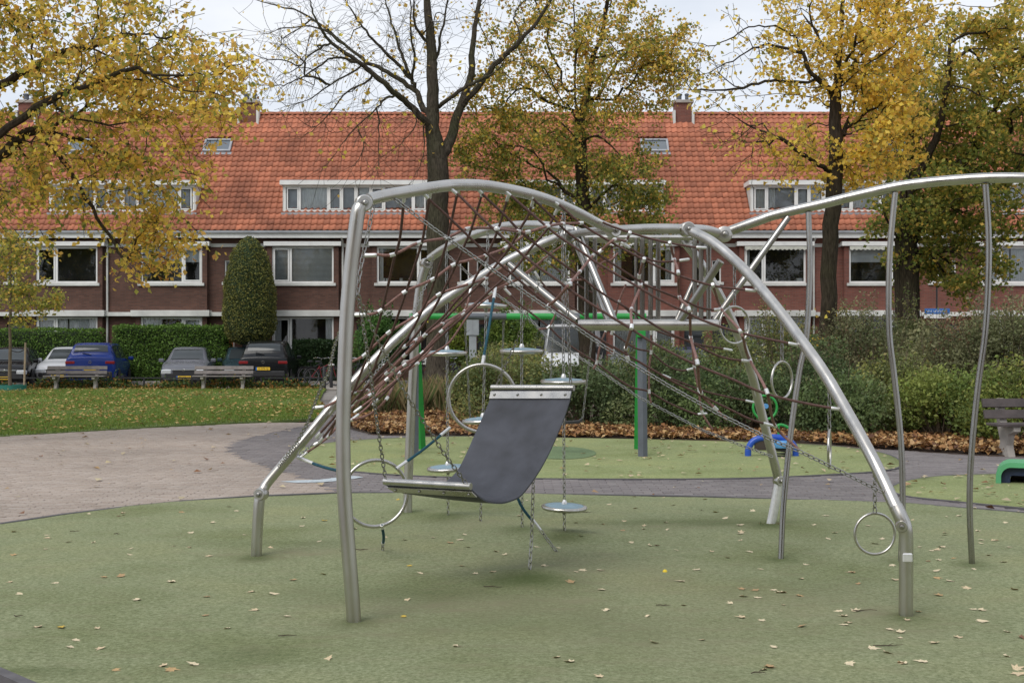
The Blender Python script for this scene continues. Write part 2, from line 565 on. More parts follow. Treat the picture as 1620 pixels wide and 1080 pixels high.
M['head_lamp'] = simple('head_lamp', (0.6, 0.62, 0.64), 0.12, 0.2, 0.1, 30)
M['tail_lamp'] = simple('tail_lamp', (0.2, 0.012, 0.014), 0.15, 0, 0.25, 20)
M['plate'] = simple('yellow_plate', (0.75, 0.48, 0.03), 0.5, 0, 0.05, 5)
M['ink'] = simple('black_ink', (0.01, 0.01, 0.01), 0.6, 0, 0.1, 5)
M['chrome'] = simple('chrome', (0.75, 0.75, 0.76), 0.12, 1.0, 0.05, 5)
M['sign_blue'] = simple('sign_blue', (0.02, 0.13, 0.42), 0.4, 0, 0.08, 6)
M['container_blue'] = simple('container_blue', (0.015, 0.04, 0.16), 0.5, 0, 0.2, 6)
M['cabinet'] = simple('grey_cabinet', (0.33, 0.36, 0.38), 0.5, 0, 0.1, 4)
M['yellow'] = simple('yellow_plastic', (0.75, 0.55, 0.02), 0.4, 0, 0.05, 6)
M['twig'] = simple('dry_twig', (0.06, 0.04, 0.028), 0.9, 0, 0.3, 30)
M['chalk'] = simple('pale_road_paint', (0.42, 0.47, 0.50), 0.9, 0, 0.25, 18)
def paint(name, c, rough=0.25):
    return simple(name, c, rough, 0.0, 0.04, 3, coat=0.2, spec=0.25)
# ------------------------------------------------------------------ ground, paving, turf, lawn
def inside(poly, x, y):
    "numpy point in polygon"
    x = np.asarray(x); y = np.asarray(y)
    r = np.zeros(x.shape, bool)
    n = len(poly)
    for i in range(n):
        x1, y1 = poly[i][0], poly[i][1]
        x2, y2 = poly[(i + 1) % n][0], poly[(i + 1) % n][1]
        c = ((y1 > y) != (y2 > y)) & (x < (x2 - x1) * (y - y1) / ((y2 - y1) if y2 != y1 else 1e-9) + x1)
        r ^= c
    return r

def gpoly(pts):
    return [(G(*p).x, G(*p).y) for p in pts]

def dense(poly, step):
    out = []
    n = len(poly)
    for i in range(n):
        a = np.array(poly[i]); b = np.array(poly[(i + 1) % n])
        k = max(1, int(np.linalg.norm(b - a) / step))
        out += [tuple(a + (b - a) * j / k) for j in range(k)]
    return out

def smooth_poly(pts, per=5):
    n = len(pts)
    out = []
    for i in range(n):
        p0, p1, p2, p3 = (np.array(pts[(i + k - 1) % n]) for k in range(4))
        for k in range(per):
            t = k / per
            out.append(tuple(0.5 * ((2 * p1) + (-p0 + p2) * t + (2 * p0 - 5 * p1 + 4 * p2 - p3) * t * t + (-p0 + 3 * p1 - 3 * p2 + p3) * t ** 3)))
    return out

def sheet(name, poly, z, mat, step=0.5, hfun=None, colfun=None, skirt=0.05, kind='structure', parent=None):
    "ground sheet filled with a fine triangulation, with a short skirt at its edge"
    b = dense(poly, step)
    xs = [p[0] for p in b]; ys = [p[1] for p in b]
    gx, gy = np.meshgrid(np.arange(min(xs), max(xs), step), np.arange(min(ys), max(ys), step))
    gx = gx.ravel(); gy = gy.ravel()
    gx = gx + nr.uniform(-0.1, 0.1, gx.shape) * step
    gy = gy + nr.uniform(-0.1, 0.1, gy.shape) * step
    keep = inside(b, gx, gy)
    pts = [Vector(p) for p in b] + [Vector((x, y)) for x, y in zip(gx[keep], gy[keep])]
    vco, _, faces, _, _, _ = delaunay_2d_cdt(pts, [], [list(range(len(b)))], 1, 1e-4)
    X = np.array([v.x for v in vco]); Y = np.array([v.y for v in vco])
    Z = np.full(X.shape, z)
    if hfun is not None: Z = Z + hfun(X, Y)
    V = np.stack([X, Y, Z], 1)
    me = bpy.data.meshes.new(name)
    fl = [tuple(f) for f in faces]
    nb = len(b)
    verts = [tuple(v) for v in V] + [(p[0], p[1], z - skirt) for p in b]
    n0 = len(V)
    sk = [(i, (i + 1) % nb, n0 + (i + 1) % nb, n0 + i) for i in range(nb)]
    me.from_pydata(verts, [], fl + sk)
    if colfun is not None:
        a = me.color_attributes.new('col', 'FLOAT_COLOR', 'POINT')
        c = np.zeros((len(verts), 4), np.float32)
        c[:n0, :3] = colfun(X, Y)
        c[:, 3] = 1
        a.data.foreach_set('color', c.ravel())
    me.materials.append(mat)
    me.polygons.foreach_set('use_smooth', [len(p.vertices) == 3 for p in me.polygons])
    me.update()
    o = bpy.data.objects.new(name, me)
    COL.objects.link(o)
    if parent: o.parent = parent
    elif kind: o['kind'] = kind
    return o

# base sheet out to the horizon
mb = MB()
mb.quad((-500, -100, -0.06), (500, -100, -0.06), (500, 900, -0.06), (-500, 900, -0.06))
tag(mb.build('ground', simple('ground_earth', (0.22, 0.20, 0.18), 0.95, 0, 0.2, 1.0)), kind='structure')

TURF1 = gpoly([(0, 830), (100, 815), (200, 803), (300, 793), (400, 786), (545, 780), (700, 781), (900, 783), (1100, 786), (1280, 792), (1440, 798), (1620, 812), (1760, 832)])
TURF1 = [(-6.6, 9.9)] + TURF1 + [(9.0, 9.6), (9.5, 4.0), (6.0, 1.0), (0.0, -1.5), (-1.2, 3.5), tuple(G(52, 1088)[:2]), tuple(G(-8, 1062)[:2]), (-3.4, 6.9), (-5.6, 8.6)]
TURF2 = smooth_poly(gpoly([(468, 714), (500, 704), (560, 697), (680, 691.5), (850, 690), (1000, 692), (1200, 699), (1330, 707), (1400, 718), (1428, 734), (1400, 745), (1300, 752), (1180, 757), (1000, 758.5), (800, 757), (650, 753), (540, 744), (490, 730)]), 4)
TURF3 = smooth_poly(gpoly([(1408, 773), (1440, 760), (1500, 753), (1620, 750), (1740, 753), (1860, 775), (1860, 815), (1740, 818), (1620, 805), (1500, 793), (1430, 785)]), 4)

anchors = [(709, 820, .10), (760, 829, .05), (826, 838, .09), (893, 850, .16), (837, 915, .16), (605, 876, .06), (882, 877, .04), (1217, 836, .07)]
AN = [(G(a, b).x, G(a, b).y, c) for a, b, c in anchors]
def turf_h(X, Y):
    h = 0.008 * np.sin(X * 1.7 + 0.4 * Y) * np.sin(Y * 1.3 + 0.7)
    for (ax, ay, am) in AN:
        h = h + 0.32 * am * np.exp(-((X - ax) ** 2 + (Y - ay) ** 2) / (2 * 0.21 ** 2))
    return h
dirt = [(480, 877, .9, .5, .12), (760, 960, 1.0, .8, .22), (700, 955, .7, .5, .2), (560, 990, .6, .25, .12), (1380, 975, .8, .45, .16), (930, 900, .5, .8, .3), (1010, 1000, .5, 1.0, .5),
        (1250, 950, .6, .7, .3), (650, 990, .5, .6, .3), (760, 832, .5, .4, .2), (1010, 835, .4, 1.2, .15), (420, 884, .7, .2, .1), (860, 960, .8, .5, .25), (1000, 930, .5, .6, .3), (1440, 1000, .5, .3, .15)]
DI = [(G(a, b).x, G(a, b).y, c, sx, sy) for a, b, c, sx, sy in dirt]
moss_contact_shade = [(840, 925, .9, .30, .12), (893, 856, .75, .22, .12), (709, 822, .6, .2, .14), (826, 842, .6, .2, .12), (1050, 828, .45, .9, .1), (1150, 832, .5, .5, .1), (440, 862, .3, .6, .1), (30, 1064, .6, .3, .06), (1230, 930, .3, .5, .25),
        (640, 940, .35, .8, .2), (400, 1040, .4, .25, .12), (1217, 838, .9, .12, .08), (557, 986, .7, .1, .06), (645, 812, .7, .12, .1), (1433, 978, .8, .11, .08), (830, 990, .3, .8, .3), (1235, 887, .7, .1, .08), (1425, 892, .6, .1, .08), (1538, 895, .7, .1, .08), (405, 884, .8, .12, .09), (557, 988, .5, .14, .09)]  # post-foot spots are dark dirt plus painted contact shade, the rest moss
MO = [(G(a, b).x, G(a, b).y, c, sx, sy) for a, b, c, sx, sy in moss_contact_shade]
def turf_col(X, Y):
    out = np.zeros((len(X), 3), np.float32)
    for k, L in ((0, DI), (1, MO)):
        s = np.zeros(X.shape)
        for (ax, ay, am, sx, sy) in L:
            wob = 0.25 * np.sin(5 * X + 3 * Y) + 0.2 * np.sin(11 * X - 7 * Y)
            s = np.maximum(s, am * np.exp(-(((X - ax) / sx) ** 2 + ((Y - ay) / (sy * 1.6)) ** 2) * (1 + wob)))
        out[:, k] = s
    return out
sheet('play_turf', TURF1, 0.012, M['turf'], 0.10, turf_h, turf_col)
def turf2_col(X, Y):
    out = np.zeros((len(X), 3), np.float32)
    c = G(885, 717)
    out[:, 1] = 0.0
    return out
sheet('play_turf', TURF2, 0.012, M['turf_far'], 0.5, None, turf2_col)
sheet('play_turf', TURF3, 0.012, M['turf_far'], 0.5, None, turf2_col)
# round dark green patch inlaid in the far turf
c = G(885, 717)
mb = MB()
mb.add([(c.x + 0.52 * math.cos(a), c.y + 1.05 * math.sin(a), 0.017) for a in [2 * math.pi * k / 32 for k in range(32)]], [tuple(range(32))])
tag(mb.build('turf_patch', simple('dark_turf', (0.12, 0.175, 0.08), 0.95, 0, 0.3, 40)), kind='structure')

def edging(poly, name, closed=True, w=0.06, z=0.016):
    pts = dense(poly, 0.3)
    n = len(pts)
    mb = MB()
    vv = []
    for i in range(n):
        a = np.array(pts[i - 1 if (closed or i) else 0]); b = np.array(pts[(i + 1) % n if (closed or i < n - 1) else n - 1])
        t = b - a
        t = t / (np.linalg.norm(t) + 1e-9)
        nn = np.array([-t[1], t[0]])
        p = np.array(pts[i])
        for s_, zz in ((0.5, -0.05), (0.5, z), (-0.5, z), (-0.5, -0.05)):
            q = p + nn * w * s_
            vv.append((q[0], q[1], zz))
    ff = []
    for i in range(n if closed else n - 1):
        j = (i + 1) % n
        for k in range(3):
            ff.append((i * 4 + k, i * 4 + k + 1, j * 4 + k + 1, j * 4 + k))
    mb.add(vv, ff)
    return tag(mb.build(name, M['edging']), kind='structure')
edging(TURF1, 'turf_kerb')
edging(TURF2, 'turf_kerb', w=0.035, z=0.0135)
edging(TURF3, 'turf_kerb', w=0.035, z=0.0135)

# clinker paving: joint sheet below, bricks on top
BND = [(545, 780), (510, 767), (470, 754), (420, 738), (378, 723), (358, 710), (366, 700), (400, 690), (450, 680), (505, 668)]
PINK = [(-7.5, 9.3)] + gpoly([(0, 832), (100, 817), (200, 805), (300, 795), (400, 788), (545, 782)]) + gpoly(BND[1:]) + gpoly([(420, 668), (250, 676), (0, 690), (-220, 706)])
GREY = gpoly(BND[::-1]) + gpoly([(700, 784), (900, 786), (1100, 789), (1280, 795), (1440, 801), (1620, 815), (1800, 840)]) + gpoly([(1900, 735), (1750, 728), (1620, 723), (1540, 720), (1420, 712), (1300, 704), (1200, 700), (1000, 695), (880, 693), (700, 690), (590, 688), (548, 676), (530, 664), (520, 655), (540, 630), (500, 632)])
def paved(name, poly, holes, mat, bw, bh, rows_y, jit=0.003):
    b = dense(poly, 0.5)
    base = sheet(name, poly, -0.014, M['joint'], 1.0, skirt=0.03)
    ys = np.arange(min(p[1] for p in b), max(p[1] for p in b), bh + 0.006)
    cx, cy = [], []
    x0, x1 = min(p[0] for p in b), max(p[0] for p in b)
    for i, y in enumerate(ys):
        xs = np.arange(x0, x1, bw + 0.006) + (i % 2) * bw * 0.5
        cx.append(xs); cy.append(np.full(xs.shape, y))
    cx = np.concatenate(cx); cy = np.concatenate(cy)
    k = inside(b, cx, cy)
    for h in holes: k &= ~inside(h, cx, cy)
    k &= (np.abs(cx) < 0.55 * cy + 0.8) & (cy < 34)
    cx, cy = cx[k], cy[k]
    o = np.argsort(cy)
    cx, cy = cx[o], cy[o]
    hx, hy, e = bw / 2, bh / 2, 0.004
    bv = np.array([(-hx, -hy, -0.02), (hx, -hy, -0.02), (hx, hy, -0.02), (-hx, hy, -0.02), (-hx, -hy, -e), (hx, -hy, -e), (hx, hy, -e), (-hx, hy, -e),
                   (-hx + e, -hy + e, 0), (hx - e, -hy + e, 0), (hx - e, hy - e, 0), (-hx + e, hy - e, 0)])
    bf = np.array([(0, 1, 5, 4), (1, 2, 6, 5), (2, 3, 7, 6), (3, 0, 4, 7), (4, 5, 9, 8), (5, 6, 10, 9), (6, 7, 11, 10), (7, 4, 8, 11), (8, 9, 10, 11)])
    vis = np.abs(cx) < 0.405 * cy          # the ones in view come first
    idx = np.where(vis)[0][:300]
    rest = np.setdiff1d(np.arange(len(cx)), idx)
    bm_ = MB(); bm_.add([tuple(v) for v in bv], [tuple(f) for f in bf])
    me = bm_.mesh('brick', mat)
    for i in idx:
        inst('brick', me, base, (cx[i], cy[i], rng.uniform(-jit, jit)), (0, 0, rng.uniform(-0.01, 0.01)))
    n = len(rest)
    V = bv[None] + np.stack([cx[rest], cy[rest], nr.uniform(-jit, jit, n)], 1)[:, None, :]
    Fq = bf[None] + (np.arange(n) * 12)[:, None, None]
    ob = inst('brick_field', np_mesh('brick_field', V.reshape(-1, 3), Fq.reshape(-1, 4), mat), base)
    ob['kind'] = 'stuff'
    return base
paved('paving', PINK, [TURF1], M['pave_pink'], 0.20, 0.066, None)
paved('path', GREY, [TURF1, TURF2, TURF3, PINK], M['pave_grey'], 0.20, 0.10, None)

# pale worn paint smear on the clinkers
P0 = [G(*p) for p in [(442, 762), (470, 760), (505, 759), (530, 756), (560, 753), (575, 755), (545, 760), (510, 763), (470, 764)]]
mb = MB(); mb.add([(p.x, p.y, 0.006) for p in P0], [tuple(range(len(P0)))])
tag(mb.build('paint_smear', M['chalk']), 'pale worn paint smear on the pink clinker paving', 'paint mark')

LAWN = [(-26, 20.5)] + gpoly([(-220, 706), (0, 690), (250, 676), (420, 668), (505, 662), (520, 650), (505, 634), (512, 619)]) + [(-6.4, 43.6), (-26, 43.6)]
sheet('lawn', LAWN, 0.012, M['lawn'], 1.0, lambda X, Y: 0.02 * np.sin(X * 0.8) * np.sin(Y * 0.6))
BED = gpoly([(530, 664), (548, 676), (590, 688), (700, 690), (880, 693), (1000, 695), (1200, 700), (1300, 704), (1420, 712), (1540, 720), (1620, 723), (1750, 728)]) + [(20, 17.0), (24, 40), (3, 40.5), (-2.2, 38), (-2.6, 31)]
sheet('planting_bed', BED, 0.02, M['soil'], 0.8, lambda X, Y: 0.03 * np.sin(X * 1.3) * np.sin(Y * 0.9))
mb = MB(); mb.box(-40, 40, 44.6, 50.2, -0.05, -0.012)
tag(mb.build('road', simple('road_paving', (0.27, 0.245, 0.22), 0.9, 0, 0.12, 1.5, 0.2, 40)), kind='structure')
mb = MB(); mb.bbox(-40, 40, 50.2, 50.36, -0.05, 0.10, 0.012); mb.box(-40, 40, 50.36, 51.85, -0.05, 0.085)
tag(mb.build('pavement', M['concrete']), kind='structure')
mb = MB(); mb.bbox(-40, 40, 44.42, 44.6, -0.05, 0.03, 0.01)
tag(mb.build('kerb', M['concrete']), kind='structure')

# ------------------------------------------------------------------ leaf / blade scatters (numpy)
def leaf_quads(P, size, nrm_bias=0.0, flat=0.0, aspect=0.8, fold=0.25):
    "kite-shaped folded leaves: two quads... one bent quad pair per point; returns V (n*4,3), F (n*2,3)"
    n = len(P)
    if flat > 0:
        nz = nr.normal(size=(n, 3)) * (1 - flat); nz[:, 2] = np.abs(nz[:, 2]) + flat * 1.5
    else:
        nz = nr.normal(size=(n, 3))
        nz[:, 2] += nrm_bias
    nz /= np.linalg.norm(nz, axis=1, keepdims=True) + 1e-9
    t = nr.normal(size=(n, 3))
    u = np.cross(nz, t); u /= np.linalg.norm(u, axis=1, keepdims=True) + 1e-9
    w = np.cross(nz, u)
    s = size * nr.uniform(0.5, 1.3, (n, 1))
    a = P - u * s * 0.5
    b = P + w * s * 0.5 * aspect + nz * s * fold * nr.uniform(0, 1, (n, 1))
    c_ = P + u * s * 0.55
    d = P - w * s * 0.5 * aspect + nz * s * fold * nr.uniform(0, 1, (n, 1))
    V = np.stack([a, b, c_, d], 1).reshape(-1, 3)
    base = (np.arange(n) * 4)[:, None]
    Fq = np.concatenate([base + np.array([[0, 1, 2]]), base + np.array([[0, 2, 3]])], 1).reshape(-1, 3)
    return V, Fq

def pick_cols(n, cols, w, var=0.18):
    cols = np.array(cols, float)
    w = np.array(w, float); w = w / w.sum()
    c = cols[nr.choice(len(cols), n, p=w)]
    return np.clip(c * nr.uniform(1 - var, 1 + var, (n, 1)) * nr.uniform(0.95, 1.05, (n, 3)), 0, 1)

def rand_in(poly, n, wfun=None):
    xs = [p[0] for p in poly]; ys = [p[1] for p in poly]
    out = np.zeros((0, 2))
    while len(out) < n:
        p = np.stack([nr.uniform(min(xs), max(xs), n), nr.uniform(min(ys), max(ys), n)], 1)
        k = inside(poly, p[:, 0], p[:, 1])
        if wfun is not None: k &= nr.uniform(size=n) < wfun(p[:, 0], p[:, 1])
        out = np.concatenate([out, p[k]])
    return out[:n]

# lawn: blades and a carpet of yellow leaves
vis_l = lambda X, Y: (np.abs(X) < 0.56 * Y) * 1.0
p = rand_in(LAWN, 115000, lambda X, Y: vis_l(X, Y) * np.clip(26 / Y, 0, 1) ** 1.5)
n = len(p)
h = nr.uniform(0.03, 0.075, n)
ang = nr.uniform(0, 2 * np.pi, n)
wd = 0.012
dx, dy = np.cos(ang) * wd, np.sin(ang) * wd
V = np.stack([np.stack([p[:, 0] - dx, p[:, 1] - dy, np.full(n, 0.0)], 1), np.stack([p[:, 0] + dx, p[:, 1] + dy, np.full(n, 0.0)], 1),
              np.stack([p[:, 0] + nr.normal(0, 0.02, n), p[:, 1] + nr.normal(0, 0.02, n), h + 0.012], 1)], 1)
gc = pick_cols(n, [(0.17, 0.25, 0.05), (0.23, 0.31, 0.065), (0.13, 0.19, 0.04), (0.29, 0.30, 0.09)], [4, 3, 3, 1])
o = inst('grass', np_mesh('grass', V.reshape(-1, 3), np.arange(n * 3).reshape(-1, 3), M['leaf_shrub'], np.repeat(gc, 3, 0)))
tag(o, 'short green grass of the park lawn', 'grass', kind='stuff')
def lawn_w(X, Y):
    c_ = 0.5 + 0.5 * np.sin(X * 0.9 + 1.3 * np.sin(Y * 0.5)) * np.sin(Y * 0.7 + X * 0.3)
    c_ = c_ * (0.5 + 0.5 * np.sin(X * 2.7 + Y * 1.9) * np.sin(Y * 2.3 - X))
    return vis_l(X, Y) * (0.10 + 0.9 * c_) * np.clip(24 / Y, 0, 1)
p = rand_in(LAWN, 5600, lawn_w)
P3 = np.concatenate([p, nr.uniform(0.05, 0.085, (len(p), 1))], 1)
V, Fq = leaf_quads(P3, 0.085, flat=0.75)
lc = pick_cols(len(p), [(0.42, 0.29, 0.09), (0.34, 0.20, 0.06), (0.5, 0.38, 0.15), (0.22, 0.12, 0.045)], [4, 3, 2, 1.5])
tag(inst('lawn_leaves', np_mesh('lawn_leaves', V, Fq, M['leaf_dry'], np.repeat(lc, 4, 0))), 'yellow and tan fallen leaves strewn over the lawn', 'leaves', kind='stuff')

# orange leaf litter on the front of the bed
front = gpoly([(530, 664), (548, 676), (590, 688), (700, 690), (880, 693), (1000, 695), (1200, 700), (1300, 704), (1420, 712), (1540, 720), (1620, 723), (1750, 728)])
def bed_dist(X, Y):
    d = np.full(X.shape, 99.0)
    for i in range(len(front) - 1):
        a = np.array(front[i]); b = np.array(front[i + 1]); ab = b - a
        t = np.clip(((X - a[0]) * ab[0] + (Y - a[1]) * ab[1]) / (ab @ ab), 0, 1)
        d = np.minimum(d, np.hypot(X - a[0] - t * ab[0], Y - a[1] - t * ab[1]))
    return d
p = rand_in(BED, 26000, lambda X, Y: (np.abs(X) < 0.55 * Y) * (0.25 + 0.75 * (0.5 + 0.5 * np.sin(X * 1.9 + 0.7 * np.sin(Y * 2.1)) * np.sin(Y * 1.6 + X * 0.8))) * np.exp(-(bed_dist(X, Y) / 1.9) ** 2) * np.where(X < 2.0, 0.55 + 0.45 * (nr.uniform(size=X.shape) < 0.6), 1.0))
P3 = np.concatenate([p, (0.05 + np.abs(nr.normal(0, 0.03, (len(p), 1))))], 1)
V, Fq = leaf_quads(P3, 0.088, flat=0.5, fold=0.4)
lc = pick_cols(len(p), [(0.38, 0.21, 0.085), (0.25, 0.125, 0.05), (0.52, 0.35, 0.17), (0.12, 0.06, 0.035)], [4, 3.5, 2.5, 3])
tag(inst('leaf_litter', np_mesh('leaf_litter', V, Fq, M['leaf_dry'], np.repeat(lc, 4, 0))), 'thick orange brown leaf litter along the front of the planting bed', 'leaves', kind='stuff')
p = rand_in(GREY + [], 260, lambda X, Y: (np.abs(X) < 0.42 * Y) * np.exp(-(bed_dist(X, Y) / 1.1) ** 2))
# ------------------------------------------------------------------ climbing frame
def pl(*pts):
    return [W(*p) for p in pts]

FB = Vector((0.2, 9.3, 0))
frame = empty('climbing_frame', FB, 0, 'stainless steel climbing frame of bent tubes with curved arches on green turf', 'climbing frame')
def ftube(name, pts, r, n=14, per=6, mat='steel', parent=None):
    pp = catmull(pts, per) if len(pts) > 2 else [Vector(p) for p in pts]
    mb = MB(FB)
    mb.tube(pp, r, n)
    return mb.build(name, M[mat], parent or frame, True)

def joint(p, axis, r=0.06, t=0.05, parent=None):
    "cast knuckle: a round plate with a bolt on each side"
    a = Vector(axis).normalized()
    m = Matrix.Translation(Vector(p)) @ a.to_track_quat('Z', 'Y').to_matrix().to_4x4()
    mb = MB(FB)
    mb.lathe([(r * 0.86, -t), (r, -t * 0.8), (r, t * 0.8), (r * 0.86, t)], 22, m)
    j = mb.build('joint', M['steel'], frame, True)
    for s_ in (-1, 1):
        mb = MB(FB)
        mm = m @ Matrix.Rotation(0 if s_ > 0 else math.pi, 4, 'X') @ Matrix.Translation((0, 0, t))
        mb.lathe([(r * 0.5, -0.002), (r * 0.5, 0.006), (r * 0.3, 0.007), (r * 0.3, 0.02), (r * 0.2, 0.024)], 12, mm)
        mb.build('bolt', M['steel_dull'], j, True)
    return j

A_POST = pl((560.5, 992, 7.05), (557, 940, 7.05), (546, 800, 7.05), (543, 720, 7.05), (543.5, 640, 7.05), (550, 480, 7.05), (564, 350, 7.05), (571, 325, 7.06))
ftube('post', A_POST, 0.041)
A_ARCH = [(583, 316, 7.1), (612, 309, 7.2), (644, 303.5, 7.32), (690, 296, 7.5), (721, 293, 7.62), (760, 293.5, 7.8), (799, 299, 8.0), (840, 308, 8.25), (877, 320, 8.5), (915, 337, 8.78), (945, 353, 9.0), (972, 365, 9.2)]
ftube('arch_tube', pl(*A_ARCH), 0.036)
joint(W(575, 322, 7.07), (0.35, -1, 0), 0.047, 0.036)
joint(W(970, 365, 9.18), (0.5, -1, 0), 0.05, 0.04)
TOP_F = [(978, 364.5, 9.22), (1030, 362, 9.28), (1083, 362.5, 9.35), (1115, 364, 9.45), (1134, 368.5, 9.55)]
ftube('top_tube', pl(*TOP_F), 0.037)
joint(W(1087, 363, 9.33), (0.2, -1, 0), 0.055, 0.045)
F_LEG = [(1094, 366, 9.3), (1130, 385, 9.12), (1178, 427, 8.85), (1220, 476, 8.55), (1257, 524, 8.3), (1300, 584, 8.0), (1330, 634, 7.8), (1380, 724, 7.45), (1420, 808, 7.22)]
ftube('arch_tube', pl(*F_LEG), 0.037)
ftube('post', pl((1417, 800, 7.235), (1425, 817, 7.21), (1431, 832, 7.2), (1433.5, 852, 7.2), (1433.5, 900, 7.2), (1433, 982, 7.2)), 0.04)
joint(W(1426, 831, 7.2), (-0.25, -1, 0), 0.034, 0.045)
# small label plate clamped to the right leg
mb = MB(FB); q = W(1436, 882, 7.155); mb.bbox(q.x - 0.028, q.x + 0.028, q.y - 0.004, q.y + 0.01, q.z - 0.026, q.z + 0.026, 0.006)
mb.build('label_plate', M['alu'], frame)
H_ARCH = [(1153, 366, 9.6), (1200, 349, 9.5), (1230, 339, 9.45), (1304, 322, 9.32), (1355, 309.5, 9.24), (1433, 293, 9.12), (1537, 283, 8.98), (1615, 281.5, 8.88), (1700, 285, 8.82), (1800, 300, 8.8), (1890, 328, 8.8)]
ftube('arch_tube', pl(*H_ARCH), 0.037)
joint(W(1145, 371, 9.58), (0.1, -1, 0), 0.062, 0.03)
ftube('post', pl((1895, 335, 8.8), (1900, 420, 8.8), (1890, 650, 8.8), (1892, 906, 8.8)), 0.04)
def on_px(poly, px):
    for a, b in zip(poly, poly[1:]):
        if a[0] <= px <= b[0]:
            t = (px - a[0]) / (b[0] - a[0])
            return tuple(a[i] + (b[i] - a[i]) * t for i in range(3))
    return poly[-1]
def wavy(pts, d0, d1):
    n = len(pts)
    return [W(p[0], p[1], d0 + (d1 - d0) * (p[1] - pts[0][1]) / (pts[-1][1] - pts[0][1])) for p in pts]
for pts, d0, d1 in (([(1279, 336), (1281, 420), (1276, 530), (1265, 585), (1252, 676), (1240, 792), (1235, 892)], 9.36, 9.1),
                    ([(1416, 305), (1409, 380), (1406, 451), (1407, 529), (1415, 598), (1425.5, 701), (1428, 800), (1425, 898)], 9.15, 9.0),
                    ([(1559, 292), (1564, 374), (1563, 451), (1558, 529), (1547, 611), (1537, 714), (1534, 800), (1538, 899)], 8.95, 8.9)):
    ftube('curved_pole', wavy(pts, d0, d1), 0.0215, 12, mat='steel_dull')
ftube('post', pl((645, 818, 11.6), (646, 760, 11.6), (653, 600, 11.58), (661, 481, 11.55), (668, 440, 11.52), (674, 420, 11.5)), 0.041)
joint(W(674, 417, 11.5), (0.4, -1, 0), 0.05, 0.045)
B_ARCH = [(680, 409, 11.45), (700, 395, 11.35), (734, 378, 11.15), (767, 366, 11.0), (799, 358, 10.85), (851, 356, 10.6), (903, 364, 10.38), (946, 378, 10.2)]
ftube('arch_tube', pl(*B_ARCH), 0.037)
ftube('top_tube', pl((942, 378, 10.2), (1010, 378, 10.22), (1084, 380, 10.22)), 0.034)
joint(W(1084, 381, 10.22), (0.3, -1, 0), 0.05, 0.04)
ftube('post', pl((405, 888, 9.22), (407, 840, 9.22), (410, 795, 9.22), (413, 780, 9.23)), 0.04)
joint(W(413.5, 781, 9.22), (-0.3, -1, 0), 0.046, 0.041)
C_LEG = [(416, 775, 9.25), (428, 757, 9.27), (480, 697, 9.3), (531, 636, 9.35), (586, 576, 9.4), (640, 525, 9.5), (687, 485, 9.6), (742, 449, 9.7), (800, 414, 9.8), (850, 389, 9.85), (890, 372, 9.9)]
ftube('arch_tube', pl(*C_LEG), 0.036)
joint(W(898, 373, 9.92), (0.4, -1, 0), 0.055, 0.045)
ftube('brace', pl((896, 375, 9.92), (925, 371, 10.05), (946, 379, 10.2)), 0.03, mat='steel_dull')
ftube('brace', pl((898, 372, 9.92), (935, 366, 9.6), (972, 364, 9.22)), 0.03, mat='steel_dull')
ftube('brace', pl((806, 418, 9.78), (914, 507, 9.3)), 0.026, mat='steel_dull')
ftube('platform_tube', pl((914, 514, 9.3), (1136, 514, 9.3)), 0.043)
ftube('platform_tube', pl((918, 517, 9.9), (1136, 517, 9.9)), 0.03)
ftube('brace', pl((911, 362, 9.85), (972, 508, 9.36)), 0.027, mat='steel_dull')
ftube('brace', pl((909, 383, 10.1), (963, 512, 9.9)), 0.02, mat='steel_dull')
ftube('brace', pl((1140, 413, 9.1), (1076, 508, 9.3)), 0.029, mat='steel_dull')
ftube('brace', pl((1247, 344, 9.42), (1131, 506, 9.35)), 0.024, mat='steel_dull')
ftube('brace', pl((1098, 445, 9.95), (1068, 512, 9.9)), 0.02, mat='steel_dull')
E_LEG = [(1086, 386, 10.22), (1104, 410, 10.25), (1132, 455, 10.3), (1160, 512, 10.4), (1186, 580, 10.5), (1204, 650, 10.6), (1222, 720, 10.65), (1231, 757, 10.7)]
ftube('arch_tube', pl(*E_LEG), 0.038)
ftube('post', pl((1232, 760, 10.7), (1231, 772, 10.7), (1217, 842, 10.7)), 0.04, mat='alu')
joint(W(1232, 760, 10.69), (0.3, -1, 0), 0.042, 0.04)
# upright bars of the platform side
for px in (928, 941, 1006, 1016, 1029, 1041, 1099, 1109, 1121):
    mb = MB(FB)
    q = W(px, 500, 9.9)
    w_ = 0.017 if px not in (1006,) else 0.012
    mb.bbox(q.x - w_, q.x + w_, 9.895 - 0.02, 9.895 + 0.02, 1.70, 2.385, 0.006)
    mb.build('upright_bar', M['steel_dull'], frame)
ftube('top_tube', pl((925, 376, 9.9), (1128, 376, 9.9)), 0.022, 10)

